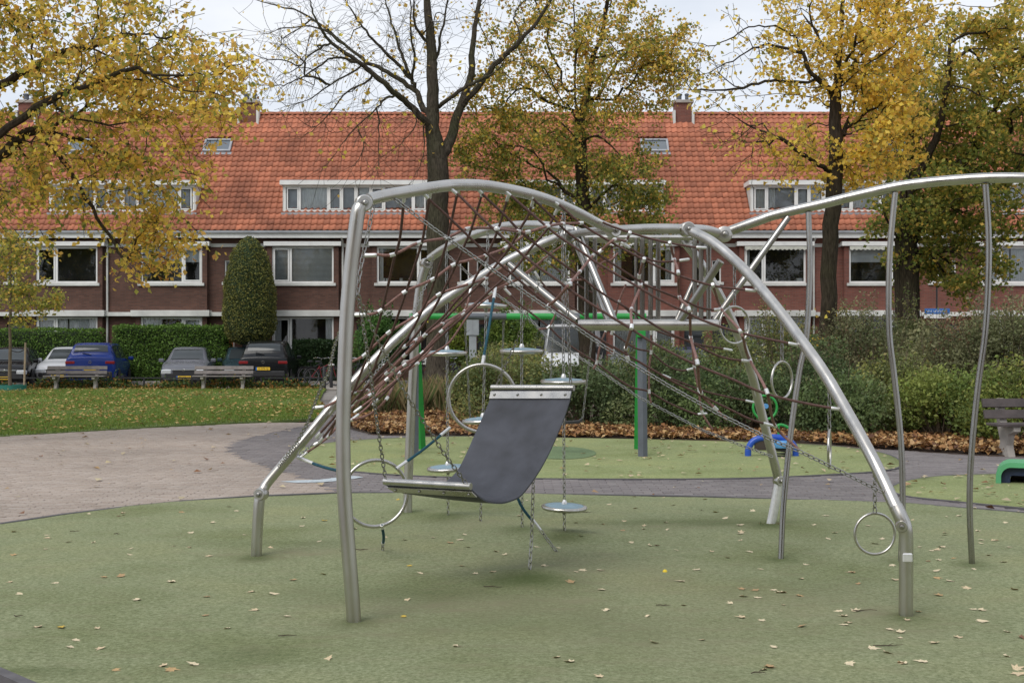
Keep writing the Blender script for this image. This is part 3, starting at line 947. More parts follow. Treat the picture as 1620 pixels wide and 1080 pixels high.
# ------------------------------------------------------------------ chains
def chain_mesh(mb, pts, pitch=0.034, width=0.0105, wire=0.0036):
    "interlocking links along a polyline"
    pts = [Vector(p) for p in pts]
    seg = [(b - a).length for a, b in zip(pts, pts[1:])]
    L = sum(seg)
    n = max(2, int(L / pitch))
    ln = L / n
    half = ln / 2 + wire * 1.2
    loop = []
    cl = half - width
    for k in range(4):
        a = -math.pi / 2 + math.pi * k / 3
        loop.append((cl + width * math.cos(a), width * math.sin(a)))
    for k in range(4):
        a = math.pi / 2 + math.pi * k / 3
        loop.append((-cl + width * math.cos(a), width * math.sin(a)))
    K = 4
    for i in range(n):
        s_ = (i + 0.5) * ln
        j = 0
        while j < len(seg) - 1 and s_ > seg[j]:
            s_ -= seg[j]; j += 1
        t = (pts[j + 1] - pts[j]).normalized()
        c_ = pts[j] + t * s_
        side = t.cross(Vector((0, 0, 1)) if abs(t.z) < 0.9 else Vector((0, 1, 0))).normalized()
        up = side.cross(t)
        ang = R(40) + (math.pi / 2) * (i % 2)
        a1 = side * math.cos(ang) + up * math.sin(ang)
        a2 = t.cross(a1)
        vv, ff = [], []
        m = len(loop)
        for q, (lx, ly) in enumerate(loop):
            nx, ny = loop[(q + 1) % m][0] - loop[q - 1][0], loop[(q + 1) % m][1] - loop[q - 1][1]
            L_ = math.hypot(nx, ny) or 1
            ox, oy = ny / L_, -nx / L_
            for k in range(K):
                b = 2 * math.pi * k / K + math.pi / 4
                rx, rz = math.cos(b) * wire, math.sin(b) * wire
                vv.append(c_ + t * (lx + ox * rx) + a1 * (ly + oy * rx) + a2 * rz)
        for q in range(m):
            q2 = (q + 1) % m
            for k in range(K):
                k2 = (k + 1) % K
                ff.append((q * K + k, q * K + k2, q2 * K + k2, q2 * K + k))
        mb.add(vv, ff)
    return mb

def chain(pts, parent, off, name='chain', **kw):
    mb = MB(off)
    chain_mesh(mb, pts, **kw)
    return mb.build(name, M['chain'], parent, True)

# ------------------------------------------------------------------ rope nets
def poly3(pts, d0, d1):
    "pixel polyline with depth running from d0 to d1 along its length"
    L = [0]
    for a, b in zip(pts, pts[1:]):
        L.append(L[-1] + math.hypot(b[0] - a[0], b[1] - a[1]))
    return [(p[0], p[1], d0 + (d1 - d0) * s_ / L[-1]) for p, s_ in zip(pts, L)]

class Net:
    def __init__(self, loc, label):
        self.loc = Vector(loc)
        self.o = empty('rope_net', loc, 0, label, 'rope net')
        self.longs = []
        self.clampers = []
    def rope(self, pts, r=0.0082, mat='rope_dark', caps=(True, True), keep=True, cap_len=0.075):
        if keep: self.longs.append(pts)
        P = catmull([W(*p) for p in pts], 5)
        mb = MB(self.loc); mb.tube(P, r, 8)
        o = mb.build('rope', M[mat], self.o, True)
        for end, c_ in ((0, caps[0]), (-1, caps[1])):
            if c_:
                a = P[end]; k = 1 if end == 0 else -1
                b, acc, i = a, 0, end
                while acc < cap_len and 0 <= (i + k if k > 0 else -(i + k) - 1) < len(P) - 1:
                    acc += (P[i + k] - P[i]).length; i += k
                d_ = (P[i] - a)
                if d_.length < 1e-6: continue
                d_.normalize()
                mb = MB(self.loc)
                mb.tube([a - d_ * 0.004, a + d_ * 0.006, a + d_ * (cap_len - 0.006), a + d_ * cap_len], [r * 0.9, r * 1.35, r * 1.35, r * 1.05], 8)
                mb.build('end_sleeve', M['alu'], o, True)
        return P
    def depth_at(self, x, y, dmax=9):
        best = (dmax, None)
        for L in self.longs:
            for a, b in zip(L, L[1:]):
                ax, ay = b[0] - a[0], b[1] - a[1]
                q = ax * ax + ay * ay
                t = max(0, min(1, ((x - a[0]) * ax + (y - a[1]) * ay) / q)) if q else 0
                dd = math.hypot(a[0] + t * ax - x, a[1] + t * ay - y)
                if dd < best[0]:
                    best = (dd, a[2] + (b[2] - a[2]) * t)
        return best[1]
    def cross(self, pts, r=0.0095, mat='rope', d_def=None, caps=(False, False)):
        ds = [self.depth_at(*p) if len(p) == 2 else p[2] for p in pts]
        known = [i for i, d in enumerate(ds) if d is not None]
        if not known:
            ds = [d_def] * len(pts)
        else:
            for i in range(len(ds)):
                if ds[i] is None:
                    lo = [k for k in known if k < i]; hi = [k for k in known if k > i]
                    if lo and hi:
                        a, b = lo[-1], hi[0]
                        ds[i] = ds[a] + (ds[b] - ds[a]) * (i - a) / (b - a)
                    else:
                        ds[i] = ds[(lo[-1] if lo else hi[0])]
        q = [(p[0], p[1], d - 0.012) for p, d in zip(pts, ds)]
        self.rope(q, r, mat, caps, keep=False)
        for i in known:
            a = q[max(i - 1, 0)]; b = q[min(i + 1, len(q) - 1)]
            t = (W(*b) - W(*a)).normalized()
            c_ = W(q[i][0], q[i][1], q[i][2])
            m = Matrix.Translation(c_) @ t.to_track_quat('Z', 'Y').to_matrix().to_4x4()
            mb = MB(self.loc)
            mb.lathe([(r * 1.2, -0.018), (r * 1.38, -0.017), (r * 1.38, 0.017), (r * 1.2, 0.018)], 9, m)
            mb.build('clamp', M['alu'], self.o, True)

netR = Net((0.9, 8.6, 0), 'large brown rope net sloping from the front arch to the right leg')
def dA(px): return on_px(A_ARCH, px)[2]
def dF(py):
    for a, b in zip(F_LEG, F_LEG[1:]):
        if a[1] <= py <= b[1]: return a[2] + (b[2] - a[2]) * (py - a[1]) / (b[1] - a[1])
    return 7.3
LONG = [
    ([(664, 300), (681.5, 318), (715.6, 349), (760, 392), (775, 405), (812, 435), (864, 480), (908, 510), (953, 539), (983, 556), (1026, 581), (1066, 604), (1107, 624), (1160, 650), (1190, 664), (1222, 673)], dA(664), 8.6),
    ([(707, 294), (726, 309), (757, 340), (797, 377), (839, 413), (884, 445), (902, 459), (967, 501), (997, 519), (1033, 542), (1097, 575), (1159, 600), (1210, 622), (1278, 638.5), (1333, 648)], dA(707), dF(640)),
    ([(750, 293), (767, 311), (797, 339), (824, 367), (854, 391), (913, 434), (953, 464), (997, 490), (1048, 521.5), (1085, 538), (1137, 563), (1171, 570), (1187, 571)], dA(750), 8.75),
    ([(793, 298), (810, 311), (863, 357), (887, 376), (928, 404), (943, 415), (998, 447), (1044, 474), (1084, 493), (1113, 507), (1170, 526), (1239, 541), (1264, 546)], dA(793), dF(540)),
    ([(830, 304), (847, 318), (882, 352), (898.5, 368), (943, 400), (1008, 442.6), (1017, 449), (1069, 470), (1084, 476), (1106, 486), (1128, 490), (1143, 489)], dA(830), 9.0),
    ([(869, 315), (887, 326), (921, 355), (965, 382), (1020, 411.5), (1069, 434), (1124, 451), (1168, 457), (1195, 460)], dA(869), dF(450)),
    ([(983, 384), (995, 391.5), (1029, 411), (1056, 414), (1090, 410)], 9.1, 9.2),
    ([(938, 345), (968, 358), (999, 368.5), (1020, 375), (1057, 384), (1098, 391), (1117, 392)], 8.95, 9.1),
]
for pts, d0, d1 in LONG:
    netR.rope(poly3(pts, d0, d1))
for pts in ([(996, 369), (990, 381), (972, 379), (950, 397), (938.5, 404), (917, 430), (901, 449), (881.5, 472), (867, 484)],
            [(1018.5, 411), (1011, 437), (1014, 451), (999, 489), (999, 517), (990, 551), (993, 567)],
            [(1060, 385), (1067, 411), (1073, 431), (1075, 470), (1090, 489), (1093, 534), (1103, 573), (1109, 621), (1132, 646), (1150, 664)],
            [(1128, 451), (1141, 488), (1171, 524), (1180, 554), (1187, 571), (1213, 619), (1226, 673), (1265, 712)],
            [(786, 362), (820, 366), (835, 367), (866, 358), (890, 354), (919, 353)]):
    netR.cross(pts)
K1 = poly3([(618, 310), (685, 361), (768, 419), (838, 468), (903, 512), (955, 548), (1059, 611), (1132, 652), (1220, 695), (1266, 714), (1330, 745), (1396, 778)], dA(618), dF(778) - 0.02)
chain([W(*p) for p in K1], netR.o, netR.loc, 'edge_chain')

netB = Net((0.6, 10.2, 0), 'brown rope net behind the platform tube hanging down to the rear leg')
LONGB = [
    ([(798, 456), (825, 484), (840, 495), (868, 517), (887, 535), (917, 557), (941, 572), (974, 597), (1001, 613), (1026, 619), (1060, 638), (1102, 655), (1118, 654)], 10.2, 10.4),
    ([(846, 430), (859, 449), (881.5, 470), (923, 498), (968, 526), (1004, 550), (1029, 557), (1055, 578), (1078, 586), (1100, 582)], 10.2, 10.4),
    ([(860, 408), (880, 425), (901.5, 442), (935, 462), (979, 478), (1000, 497), (1041, 524), (1090, 539), (1107, 545), (1158, 554)], 10.15, 10.42),
    ([(1048, 593), (1107, 616), (1140, 625), (1192, 636)], 10.3, 10.5),
]
for pts, d0, d1 in LONGB:
    netB.rope(poly3(pts, d0, d1), 0.0078)
for pts in ([(959, 522), (950, 544), (944, 573), (938.5, 584)], [(1030, 526), (1030, 557), (1027, 581), (1027, 619), (1030, 637)], [(1095, 541), (1098, 578), (1105, 616), (1111, 652), (1127, 679)],
            [(878.5, 498), (868, 517), (852, 521)], [(978, 400), (967, 411), (952, 416), (930, 440), (901, 443)], [(990, 450), (979, 478), (968, 526)]):
    netB.cross(pts, 0.0085, 'rope')
K2 = poly3([(706, 402), (740, 432), (773, 457), (833, 499), (865, 532), (935, 577), (1007, 626), (1111, 680), (1170, 703), (1222, 722)], 11.2, 10.6)
chain([W(*p) for p in K2], netB.o, netB.loc, 'edge_chain')

netL = Net((-0.8, 8.6, 0), 'dark rope net hanging from the front arch down to the left leg')
LONGL = [
    ([(640, 306), (632.6, 377), (623.7, 408), (615, 447), (604, 492), (596, 522), (583, 560), (572, 587), (557, 623), (535, 660), (505, 700)], dA(640), 9.2),
    ([(681.5, 300), (672.6, 355), (666.7, 386), (647, 448), (632, 492), (618.5, 528), (599, 563), (589, 587), (560, 620), (533, 655), (500, 692)], dA(681), 9.25),
    ([(726, 294), (709.6, 371), (703.7, 394), (691, 434), (679, 467), (663, 501), (652, 522), (636, 546), (600, 588), (560, 634), (531, 664)], dA(726), 9.3),
    ([(766, 296), (745, 364), (736, 385), (720, 422), (698, 467), (676, 505), (655, 533), (620, 570), (580, 612), (545, 650)], dA(766), 9.35),
    ([(806, 303), (790, 357), (772, 401), (751, 441), (746, 451), (721, 477), (703, 499), (670, 530), (634, 566), (590, 606), (556, 640)], dA(806), 9.4),
    ([(845, 312), (836, 340), (824, 360), (806, 392), (780, 425), (758, 450), (730, 478), (700, 508), (660, 545), (618, 588)], dA(845), 9.5),
    ([(884, 326), (866, 362), (840, 392), (815, 425), (790, 447), (768, 466), (738, 496), (702, 528), (668, 560), (630, 600), (590, 640)], dA(884), 9.7),
]
for pts, d0, d1 in LONGL:
    netL.rope(poly3(pts, d0, d1), 0.0088)
# tail ropes below the leg tube towards the rear chain
TAILS = [
    ([(905, 378), (866, 405), (820, 440), (776, 462), (733, 496), (698, 524), (666, 559), (630, 582), (590, 617), (556, 645), (520, 690), (473, 724)], 9.9, 9.5),
    ([(870, 402), (830, 436), (800, 452), (760, 480), (740, 500), (712, 540), (690, 556), (668, 568), (640, 590), (600, 622), (560, 652)], 10.1, 9.8),
    ([(745, 455), (735, 490), (700, 520), (678, 556), (650, 574), (632, 584), (605, 610), (585, 640), (556, 664)], 10.3, 9.9),
]
for pts, d0, d1 in TAILS:
    netL.rope(poly3(pts, d0, d1), 0.0082, 'rope')
for pts, caps in (([(577, 404), (590, 402), (621, 403), (663, 384), (707, 376), (740, 362), (788, 361), (818, 363)], (True, False)),
            ([(562, 498), (585, 497), (602, 491), (640, 462), (684, 442), (717, 419), (745, 411), (769, 404), (800, 392), (835, 368)], (True, False)),
            ([(557, 572), (577, 561), (615, 526), (658, 499), (694, 466), (743, 449), (768, 440), (800, 420)], (False, False)),
            ([(496, 645), (512, 644), (533, 634), (560, 620), (582, 617), (612, 590), (640, 562), (672, 530)], (True, False)),
            ([(500, 702), (520, 690), (534, 660), (556, 640), (585, 625), (612, 600), (640, 577), (668, 558), (698, 524), (733, 497)], (False, False)),
            ([(640, 548), (658, 538), (700, 512), (735, 492), (776, 463), (798, 454)], (False, False)),
            ([(556, 664), (585, 655), (612, 630), (632, 590), (660, 575)], (False, False))):
    netL.cross(pts, 0.0095, 'rope', caps=caps)
K3 = poly3([(685, 403), (680, 436), (654, 493), (636, 524), (597, 586), (555, 643), (529, 672), (472, 722)], 11.35, 9.4)
chain([W(*p) for p in K3], netL.o, netL.loc, 'edge_chain')
K4 = poly3([(562, 467), (545, 505), (529, 547), (519, 591), (506, 617), (485, 672), (470, 700), (441, 738)], 7.12, 9.22)
chain([W(*p) for p in K4], netL.o, netL.loc, 'edge_chain')

# ------------------------------------------------------------------ hammock of black belt
HB = Vector((-0.2, 8.4, 0))
ham = empty('belt_hammock', HB, 0, 'black rubber belt hammock hung on chains between two steel bars', 'hammock')
b2l, b2r = W(608, 761, 8.09), W(745, 769, 7.80)
b1l, b1r = W(778, 613, 9.0), W(908, 613.5, 8.72)
mb = MB(HB); mb.tube([b1l, b1r], 0.022, 14); mb.build('bar', M['steel'], ham, True)
mb = MB(HB); mb.tube([b2l, b2r], 0.022, 14); mb.build('bar', M['steel'], ham, True)
re_ = poly3([(905, 617), (902, 632), (893, 660), (880, 692), (866, 722), (850, 750), (826, 782), (808, 792), (790, 795.5), (770, 792), (755, 783), (744, 772)], 8.72, 7.80)
le_ = poly3([(778, 617), (775, 632), (766, 655), (752, 686), (737, 720), (722, 747), (698, 768), (680, 776), (664, 780), (645, 780), (625, 775), (609, 765)], 9.0, 8.09)
Pr, Pl = catmull([W(*p) for p in re_], 4), catmull([W(*p) for p in le_], 4)
NW = 8
rows = [[Pl[i].lerp(Pr[i], k / NW) - Vector((0, 0, 0.012 * math.sin(math.pi * k / NW) * math.sin(math.pi * i / (len(Pl) - 1)))) for k in range(NW + 1)] for i in range(len(Pl))]
mb = MB(HB)
vv, ff = [], []
nrow = len(rows)
for sgn in (0, 1):
    for i, rw in enumerate(rows):
        a = rows[max(i - 1, 0)]; b = rows[min(i + 1, nrow - 1)]
        for k, p in enumerate(rw):
            t = b[k] - a[k]
            u = rw[min(k + 1, NW)] - rw[max(k - 1, 0)]
            nn = t.cross(u).normalized()
            vv.append(p + nn * (0.005 if sgn else -0.005))
S = NW + 1
for sgn in (0, 1):
    o_ = sgn * nrow * S
    for i in range(nrow - 1):
        for k in range(NW):
            q = (o_ + i * S + k, o_ + i * S + k + 1, o_ + (i + 1) * S + k + 1, o_ + (i + 1) * S + k)
            ff.append(q if sgn else q[::-1])
for i in range(nrow - 1):
    for k in (0, NW):
        ff.append((i * S + k, (i + 1) * S + k, nrow * S + (i + 1) * S + k, nrow * S + i * S + k))
mb.add(vv, ff)
mb.build('belt', M['rubber_belt'], ham, True)
for rws, nm in ((rows, 0), (rows[::-1], 1)):
    # clamp plate with four bolts across the belt just below each bar
    i0, i1 = 1, 4
    a, b, c_, d_ = rws[i0][0], rws[i0][NW], rws[i1][NW], rws[i1][0]
    nn = (b - a).cross(d_ - a).normalized()
    if nn.y > 0: nn = -nn
    mb = MB(HB)
    f_ = [p + nn * 0.008 for p in (a, b, c_, d_)]; g_ = [p + nn * 0.015 for p in (a, b, c_, d_)]
    mb.add(f_ + g_, [(0, 1, 2, 3), (7, 6, 5, 4), (0, 4, 5, 1), (1, 5, 6, 2), (2, 6, 7, 3), (3, 7, 4, 0)])
    pt = mb.build('clamp_plate', M['steel'], ham)
    for k in range(4):
        u = 0.06 + 0.88 * k / 3
        c3 = (g_[0].lerp(g_[1], u) + g_[3].lerp(g_[2], u)) / 2
        m = Matrix.Translation(c3) @ nn.to_track_quat('Z', 'Y').to_matrix().to_4x4()
        mb = MB(HB); mb.lathe([(0.011, -0.001), (0.011, 0.003), (0.006, 0.009)], 10, m)
        mb.build('bolt', M['steel_dull'], pt, True)
tie = W(566, 467, 7.10)
chain([W(590, 328, 7.12), W(583, 365, 7.12), W(574, 405, 7.11), W(568, 440, 7.10), tie], ham, HB)
chain([tie, W(571, 493, 7.2), W(581, 553, 7.4), W(591, 625, 7.65), W(599, 687, 7.88), W(610, 758, 8.08)], ham, HB)
chain([tie, W(602, 547, 7.25), W(643, 625, 7.4), W(703, 718, 7.65), W(737, 764, 7.81)], ham, HB)
topk = W(892, 340, 8.62)
chain([W(893, 331, 8.6), topk, W(882, 379, 8.66), W(864, 415, 8.72), W(846, 467, 8.8), W(815, 545, 8.92), W(786, 607, 8.98)], ham, HB)
chain([topk, W(893, 400, 8.64), W(897, 472, 8.66), W(900, 545, 8.69), W(903, 607, 8.72)], ham, HB)

# ------------------------------------------------------------------ disc steps on chains
def disc_step(px_top, py_top, px_g, py_g, discs, label, dg=None):
    g = G(px_g, py_g)
    d = g.y
    top = W(px_top, py_top, d)
    top.x = (px_top - CX) / F * d
    t = empty('disc_step', (g.x, g.y, 0), 0, label, 'disc step', 'disc steps on chains below the rear arch')
    line = lambda py: W(px_top + (px_g - px_top) * (py - py_top) / (py_g - py_top), py, d)
    cuts = []
    for k, (py, wpx, tl) in enumerate(discs):
        c_ = line(py)
        rad = 0.185
        m = Matrix.Translation(c_) @ Matrix.Rotation(R(tl), 4, 'Y') @ Matrix.Rotation(R(2.5), 4, 'X')
        mb = MB(t.location); mb.lathe([(0.0, -0.02), (rad * 0.7, -0.024), (rad * 0.96, -0.016), (rad, -0.004), (rad, 0.004), (rad * 0.97, 0.011), (rad * 0.86, 0.014)], 36, m)
        o = mb.build('disc', M['steel'], t, True)
        mb = MB(t.location); mb.lathe([(rad * 0.865, 0.0135), (rad * 0.5, 0.021), (0.05, 0.026), (0.02, 0.027)], 36, m)
        mb.build('tread', M['disc_blue'], o, True)
        mb = MB(t.location); mb.lathe([(0.022, 0.024), (0.02, 0.045), (0.011, 0.06)], 12, m); mb.build('collar', M['alu'], o, True)
        mb = MB(t.location); mb.lathe([(0.016, -0.02), (0.02, -0.035), (0.01, -0.06)], 12, m); mb.build('lower_collar', M['chain'], o, True)
        cuts.append((c_ + Vector((0, 0, 0.055)), c_ - Vector((0, 0, 0.055))))
    p = top
    for up_, lo in cuts:
        chain([p, up_], t, t.location); p = lo
    chain([p, Vector((g.x, g.y, 0.0))], t, t.location)
    return t
disc_step(706, 392, 709, 822, [(558, 64, 0), (740, 60, -3)], 'chain with two round steps beside the rear left post')
disc_step(772, 366, 760, 829, [(483, 60, 2), (664, 66, -4)], 'chain with two round steps behind the large upright ring')
disc_step(825, 356, 826, 840, [(555, 70, 0)], 'chain with one round step level with the top bar of the hammock')
disc_step(890, 362, 893, 850, [(603, 74, 0), (802, 74, 2)], 'chain with two round steps right of the black belt')

# ------------------------------------------------------------------ steel rings
def ring_obj(center, rad, yaw, r, label, hang=None, name='steel_ring', roll=0.0):
    t = empty(name, center, 0, label, 'ring', 'steel rings of the climbing frame')
    m = Matrix.Translation(center) @ Matrix.Rotation(R(yaw), 4, 'Z') @ Matrix.Rotation(R(90), 4, 'X')
    mb = MB(center); mb.ring(m, rad, r, 48, 10)
    mb.build('ring', M['steel'], t, True)
    if hang is not None:
        chain([hang, center + Vector((0, 0, rad))], t, center)
        mb = MB(center)
        mb.lathe([(0.012, -0.03), (0.014, 0.0), (0.008, 0.03)], 10, Matrix.Translation(hang - Vector((0, 0, 0.03))))
        mb.build('swivel', M['steel_dull'], t, True)
    return t
r1c, r2c = W(594, 780, 8.95), W(763, 630, 9.2)
ring1 = ring_obj(r1c, 0.235, 22, 0.0135, 'large steel ring behind the front left post')
ring2 = ring_obj(r2c, 0.245, 0, 0.0135, 'large steel ring half hidden by the hammock belt')
for (px, py, ry, hx, hy, yaw, lab) in ((1162, 514, 31, 1162, 414, 28, 'small steel ring hanging highest under the right leg tube'),
                                       (1237, 601, 31, 1237, 500, 45, 'small steel ring hanging second from the top under the right leg'),
                                       (1312, 710, 32, 1312, 606, 73, 'small steel ring turned edge on, third under the right leg'),
                                       (1384, 844, 34.5, 1384, 738, 4, 'small steel ring hanging lowest near the foot of the right leg')):
    d = dF(hy)
    ring_obj(W(px, py, d), ry / F * d - 0.008, yaw, 0.0085, lab, W(hx, hy, d))

# teal ropes that tie the large rings
def teal(pts, label, white0=0.1, white1=0.1):
    P = catmull([Vector(p) for p in pts], 6)
    c_ = Vector((P[0].x, P[0].y, 0))
    t = empty('teal_rope', c_, 0, label, 'rope', 'teal ropes tying the large rings')
    mb = MB(c_); mb.tube(P, 0.0105, 8); mb.build('rope', M['rope_teal'], t, True)
    for a, b, w_ in ((P[0], P[1], white0), (P[-1], P[-2], white1)):
        if w_:
            d_ = (b - a).normalized()
            mb = MB(c_); mb.tube([a, a + d_ * w_], [0.012, 0.013], 8); mb.build('end_sleeve', M['alu'], t, True)
    return t
teal([W(471, 723, 9.35), W(510, 738, 9.2), W(552, 748, 8.98)], 'teal rope from the left leg to the lower large ring', 0.16, 0.08)
teal([W(627, 741, 8.9), W(668, 712, 9.05), W(712, 676, 9.2)], 'teal rope between the two large rings')
teal([W(763, 577, 9.2), W(773, 520, 9.4), W(784, 455, 9.7)], 'teal rope from the upper large ring up to the net', 0.08, 0.12)
teal([W(604, 830, 8.95), W(607, 848, 9.1), W(606, 860, 9.3)], 'short teal rope under the lower large ring', 0.05, 0.05)
t = teal([W(797, 674, 9.2), W(818, 785, 9.25), W(855, 838, 9.3)], 'long teal rope running below the hammock belt to the turf', 0.08, 0.1)
g = G(884, 877); chain([W(855, 838, 9.3), Vector((g.x, g.y, 0))], t, t.location)
g = G(605, 876); 
tc_ = empty('ground_chain', (g.x, g.y, 0), 0, 'short chain anchoring the lower large ring in the turf', 'chain')
chain([W(606, 858, 9.3), Vector((g.x, g.y, 0))], tc_, tc_.location)
g = G(837, 916)
tc_ = empty('ground_chain', (g.x, g.y, 0), 0, 'chain from under the black belt down to the turf', 'chain')
chain([W(844, 755, 8.42), W(841, 850, 8.42), Vector((g.x, g.y, 0))], tc_, tc_.location)
# ------------------------------------------------------------------ terraced houses
HW = 186.0 / F * 52.0          # house width
FY = 52.0                      # facade line
def wall_holes(mb, x0, x1, z0, z1, y, holes, dep=0.16):
    xs = sorted(set([x0, x1] + [v for h in holes for v in h[:2]]))
    zs = sorted(set([z0, z1] + [v for h in holes for v in h[2:]]))
    for xa, xb in zip(xs, xs[1:]):
        for za, zb in zip(zs, zs[1:]):
            cx_, cz_ = (xa + xb) / 2, (za + zb) / 2
            if any(h[0] < cx_ < h[1] and h[2] < cz_ < h[3] for h in holes): continue
            mb.quad((xa, y, za), (xb, y, za), (xb, y, zb), (xa, y, zb))
    for a, b, c_, d_ in holes:
        mb.quad((a, y, c_), (a, y, d_), (a, y + dep, d_), (a, y + dep, c_))
        mb.quad((b, y, d_), (b, y, c_), (b, y + dep, c_), (b, y + dep, d_))
        mb.quad((a, y, d_), (b, y, d_), (b, y + dep, d_), (a, y + dep, d_))
        mb.quad((b, y, c_), (a, y, c_), (a, y + dep, c_), (b, y + dep, c_))

def fold_curtain(mb, x0, x1, z0, z1, y, n=14, amp=0.025):
    vv, ff = [], []
    m = n * 2
    for i in range(m + 1):
        x = x0 + (x1 - x0) * i / m
        yy = y + amp * (1 if i % 2 else -1)
        vv += [(x, yy, z0), (x, yy, z1)]
    for i in range(m): ff.append((2 * i, 2 * i + 2, 2 * i + 3, 2 * i + 1))
    mb.add(vv, ff)

def window(house, x0, x1, z0, z1, y, splits, content, sill=True, fw=0.075, name='window'):
    "frame mesh with panes, curtain and sill as sub-parts; splits: inner mullion positions 0..1"
    mb = MB()
    yf = y + 0.06
    mb.box(x0, x1, yf, yf + 0.07, z1 - fw, z1); mb.box(x0, x1, yf, yf + 0.07, z0, z0 + fw)
    mb.box(x0, x0 + fw, yf, yf + 0.07, z0 + fw, z1 - fw); mb.box(x1 - fw, x1, yf, yf + 0.07, z0 + fw, z1 - fw)
    xs = [x0] + [x0 + (x1 - x0) * s_ for s_ in splits] + [x1]
    for xm in xs[1:-1]:
        mb.box(xm - fw * 0.6, xm + fw * 0.6, yf - 0.004, yf + 0.066, z0 + fw, z1 - fw)
    if len(xs) > 2:          # opening sash in the narrow light
        k = min(range(len(xs) - 1), key=lambda i: xs[i + 1] - xs[i])
        a, b = xs[k] + fw * 0.8, xs[k + 1] - fw * 0.8
        s_ = 0.055
        mb.box(a, b, yf - 0.016, yf + 0.03, z1 - fw - s_, z1 - fw - 0.003); mb.box(a, b, yf - 0.016, yf + 0.03, z0 + fw + 0.003, z0 + fw + s_)
        mb.box(a, a + s_, yf - 0.016, yf + 0.03, z0 + fw + s_, z1 - fw - s_); mb.box(b - s_, b, yf - 0.016, yf + 0.03, z0 + fw + s_, z1 - fw - s_)
    w_ = mb.build(name, M['white'], house)
    for a, b in zip(xs, xs[1:]):
        mb = MB(); mb.quad((a + fw * 0.5, yf + 0.045, z0 + fw * 0.5), (b - fw * 0.5, yf + 0.045, z0 + fw * 0.5), (b - fw * 0.5, yf + 0.045, z1 - fw * 0.5), (a + fw * 0.5, yf + 0.045, z1 - fw * 0.5))
        mb.build('pane', M['glass'], w_)
    yc = yf + 0.16
    mb = MB()
    # the dim room behind
    yb = yf + 1.2
    mb.quad((x0, yb, z0), (x1, yb, z0), (x1, yb, z1), (x0, yb, z1))
    mb.quad((x0, yf + 0.08, z0), (x1, yf + 0.08, z0), (x1, yb, z0), (x0, yb, z0)); mb.quad((x0, yf + 0.08, z1), (x0, yb, z1), (x1, yb, z1), (x1, yf + 0.08, z1))
    mb.quad((x0, yf + 0.08, z0), (x0, yb, z0), (x0, yb, z1), (x0, yf + 0.08, z1)); mb.quad((x1, yf + 0.08, z0), (x1, yf + 0.08, z1), (x1, yb, z1), (x1, yb, z0))
    mb.build('room', M['room'], w_)
    mb = MB()
    ww = x1 - x0
    mt = 'curtain'
    if content == 'curtain': fold_curtain(mb, x0 + 0.05, x0 + ww * 0.49, z0 + 0.03, z1, yc); fold_curtain(mb, x0 + ww * 0.52, x1 - 0.05, z0 + 0.03, z1, yc)
    elif content == 'sides': fold_curtain(mb, x0 + 0.03, x0 + ww * 0.14, z0, z1, yc, 4); fold_curtain(mb, x1 - ww * 0.14, x1 - 0.03, z0, z1, yc, 4)
    elif content == 'half': fold_curtain(mb, x0 + 0.03, x0 + ww * 0.32, z0, z1, yc, 6); fold_curtain(mb, x1 - ww * 0.36, x1 - 0.03, z0, z1, yc, 7)
    elif content == 'blind':
        mt = 'blind'
        for i in range(int((z1 - z0 - 0.1) / 0.05)):
            zz = z1 - 0.06 - i * 0.05
            mb.add([(x0 + 0.05, yc - 0.012, zz - 0.018), (x1 - 0.05, yc - 0.012, zz - 0.018), (x1 - 0.05, yc + 0.012, zz + 0.022), (x0 + 0.05, yc + 0.012, zz + 0.022)], [(0, 1, 2, 3)])
    elif content == 'roller':
        mt = 'blind'; mb.box(x0 + 0.04, x1 - 0.04, yc, yc + 0.01, z1 - (z1 - z0) * 0.42, z1)
    elif content == 'plant':
        for k in range(9):
            xx = rng.uniform(x0 + 0.15, x1 - 0.15); hh = rng.uniform(0.15, 0.4)
            mb.lathe([(0.05, z0 + 0.08), (0.07, z0 + 0.2), (0.07, z0 + 0.205)], 8, Matrix.Translation((xx, yc, 0)))
        fold_curtain(mb, x0 + 0.03, x0 + ww * 0.1, z0, z1, yc, 3)
    if mb.v:
        mb.build('blind' if mt == 'blind' else 'curtain', M[mt], w_)
    if sill:
        mb = MB(); mb.bbox(x0 - 0.1, x1 + 0.1, y - 0.09, y + 0.06, z0 - 0.12, z0 - 0.003, 0.01)
        mb.build('sill', M['offwhite'], w_)
    return w_

# one clay pantile, and a ridge tile
TWD, TLN = HW / 19.0, 7.566 / 23.0
def tile_bmesh():
    prof = [(-0.5, 0.006), (-0.32, -0.004), (-0.14, 0.0), (0.02, 0.022), (0.2, 0.045), (0.36, 0.04), (0.52, 0.012)]
    mb = MB()
    vv, ff = [], []
    for (yy, lift) in ((0.0, 0.036), (TLN * 1.16, 0.0)):
        for (u, zz) in prof: vv.append((u * TWD, yy, zz + lift))
    n = len(prof)
    for (u, zz) in prof: vv.append((u * TWD, 0.004, zz + 0.010))
    for i in range(n - 1):
        ff.append((i, i + 1, n + i + 1, n + i))
        ff.append((2 * n + i, 2 * n + i + 1, i + 1, i))
    mb.add(vv, ff)
    return mb
TILE = tile_bmesh()
tile_mesh = TILE.mesh('tile', M['tile'])
tile_mesh.polygons.foreach_set('use_smooth', [i % 2 == 0 for i in range(len(tile_mesh.polygons))])
TV = np.array(TILE.v); TF = TILE.f
SL = math.atan2(5.66, 5.02)
def slope_pt(x, t, h=0.0):
    "point on the roof slope: t 0 at the eave, 1 at the ridge"
    return Vector((x, -0.42 + 5.02 * t - h * math.sin(SL), 6.2 + 5.66 * t + h * math.cos(SL)))
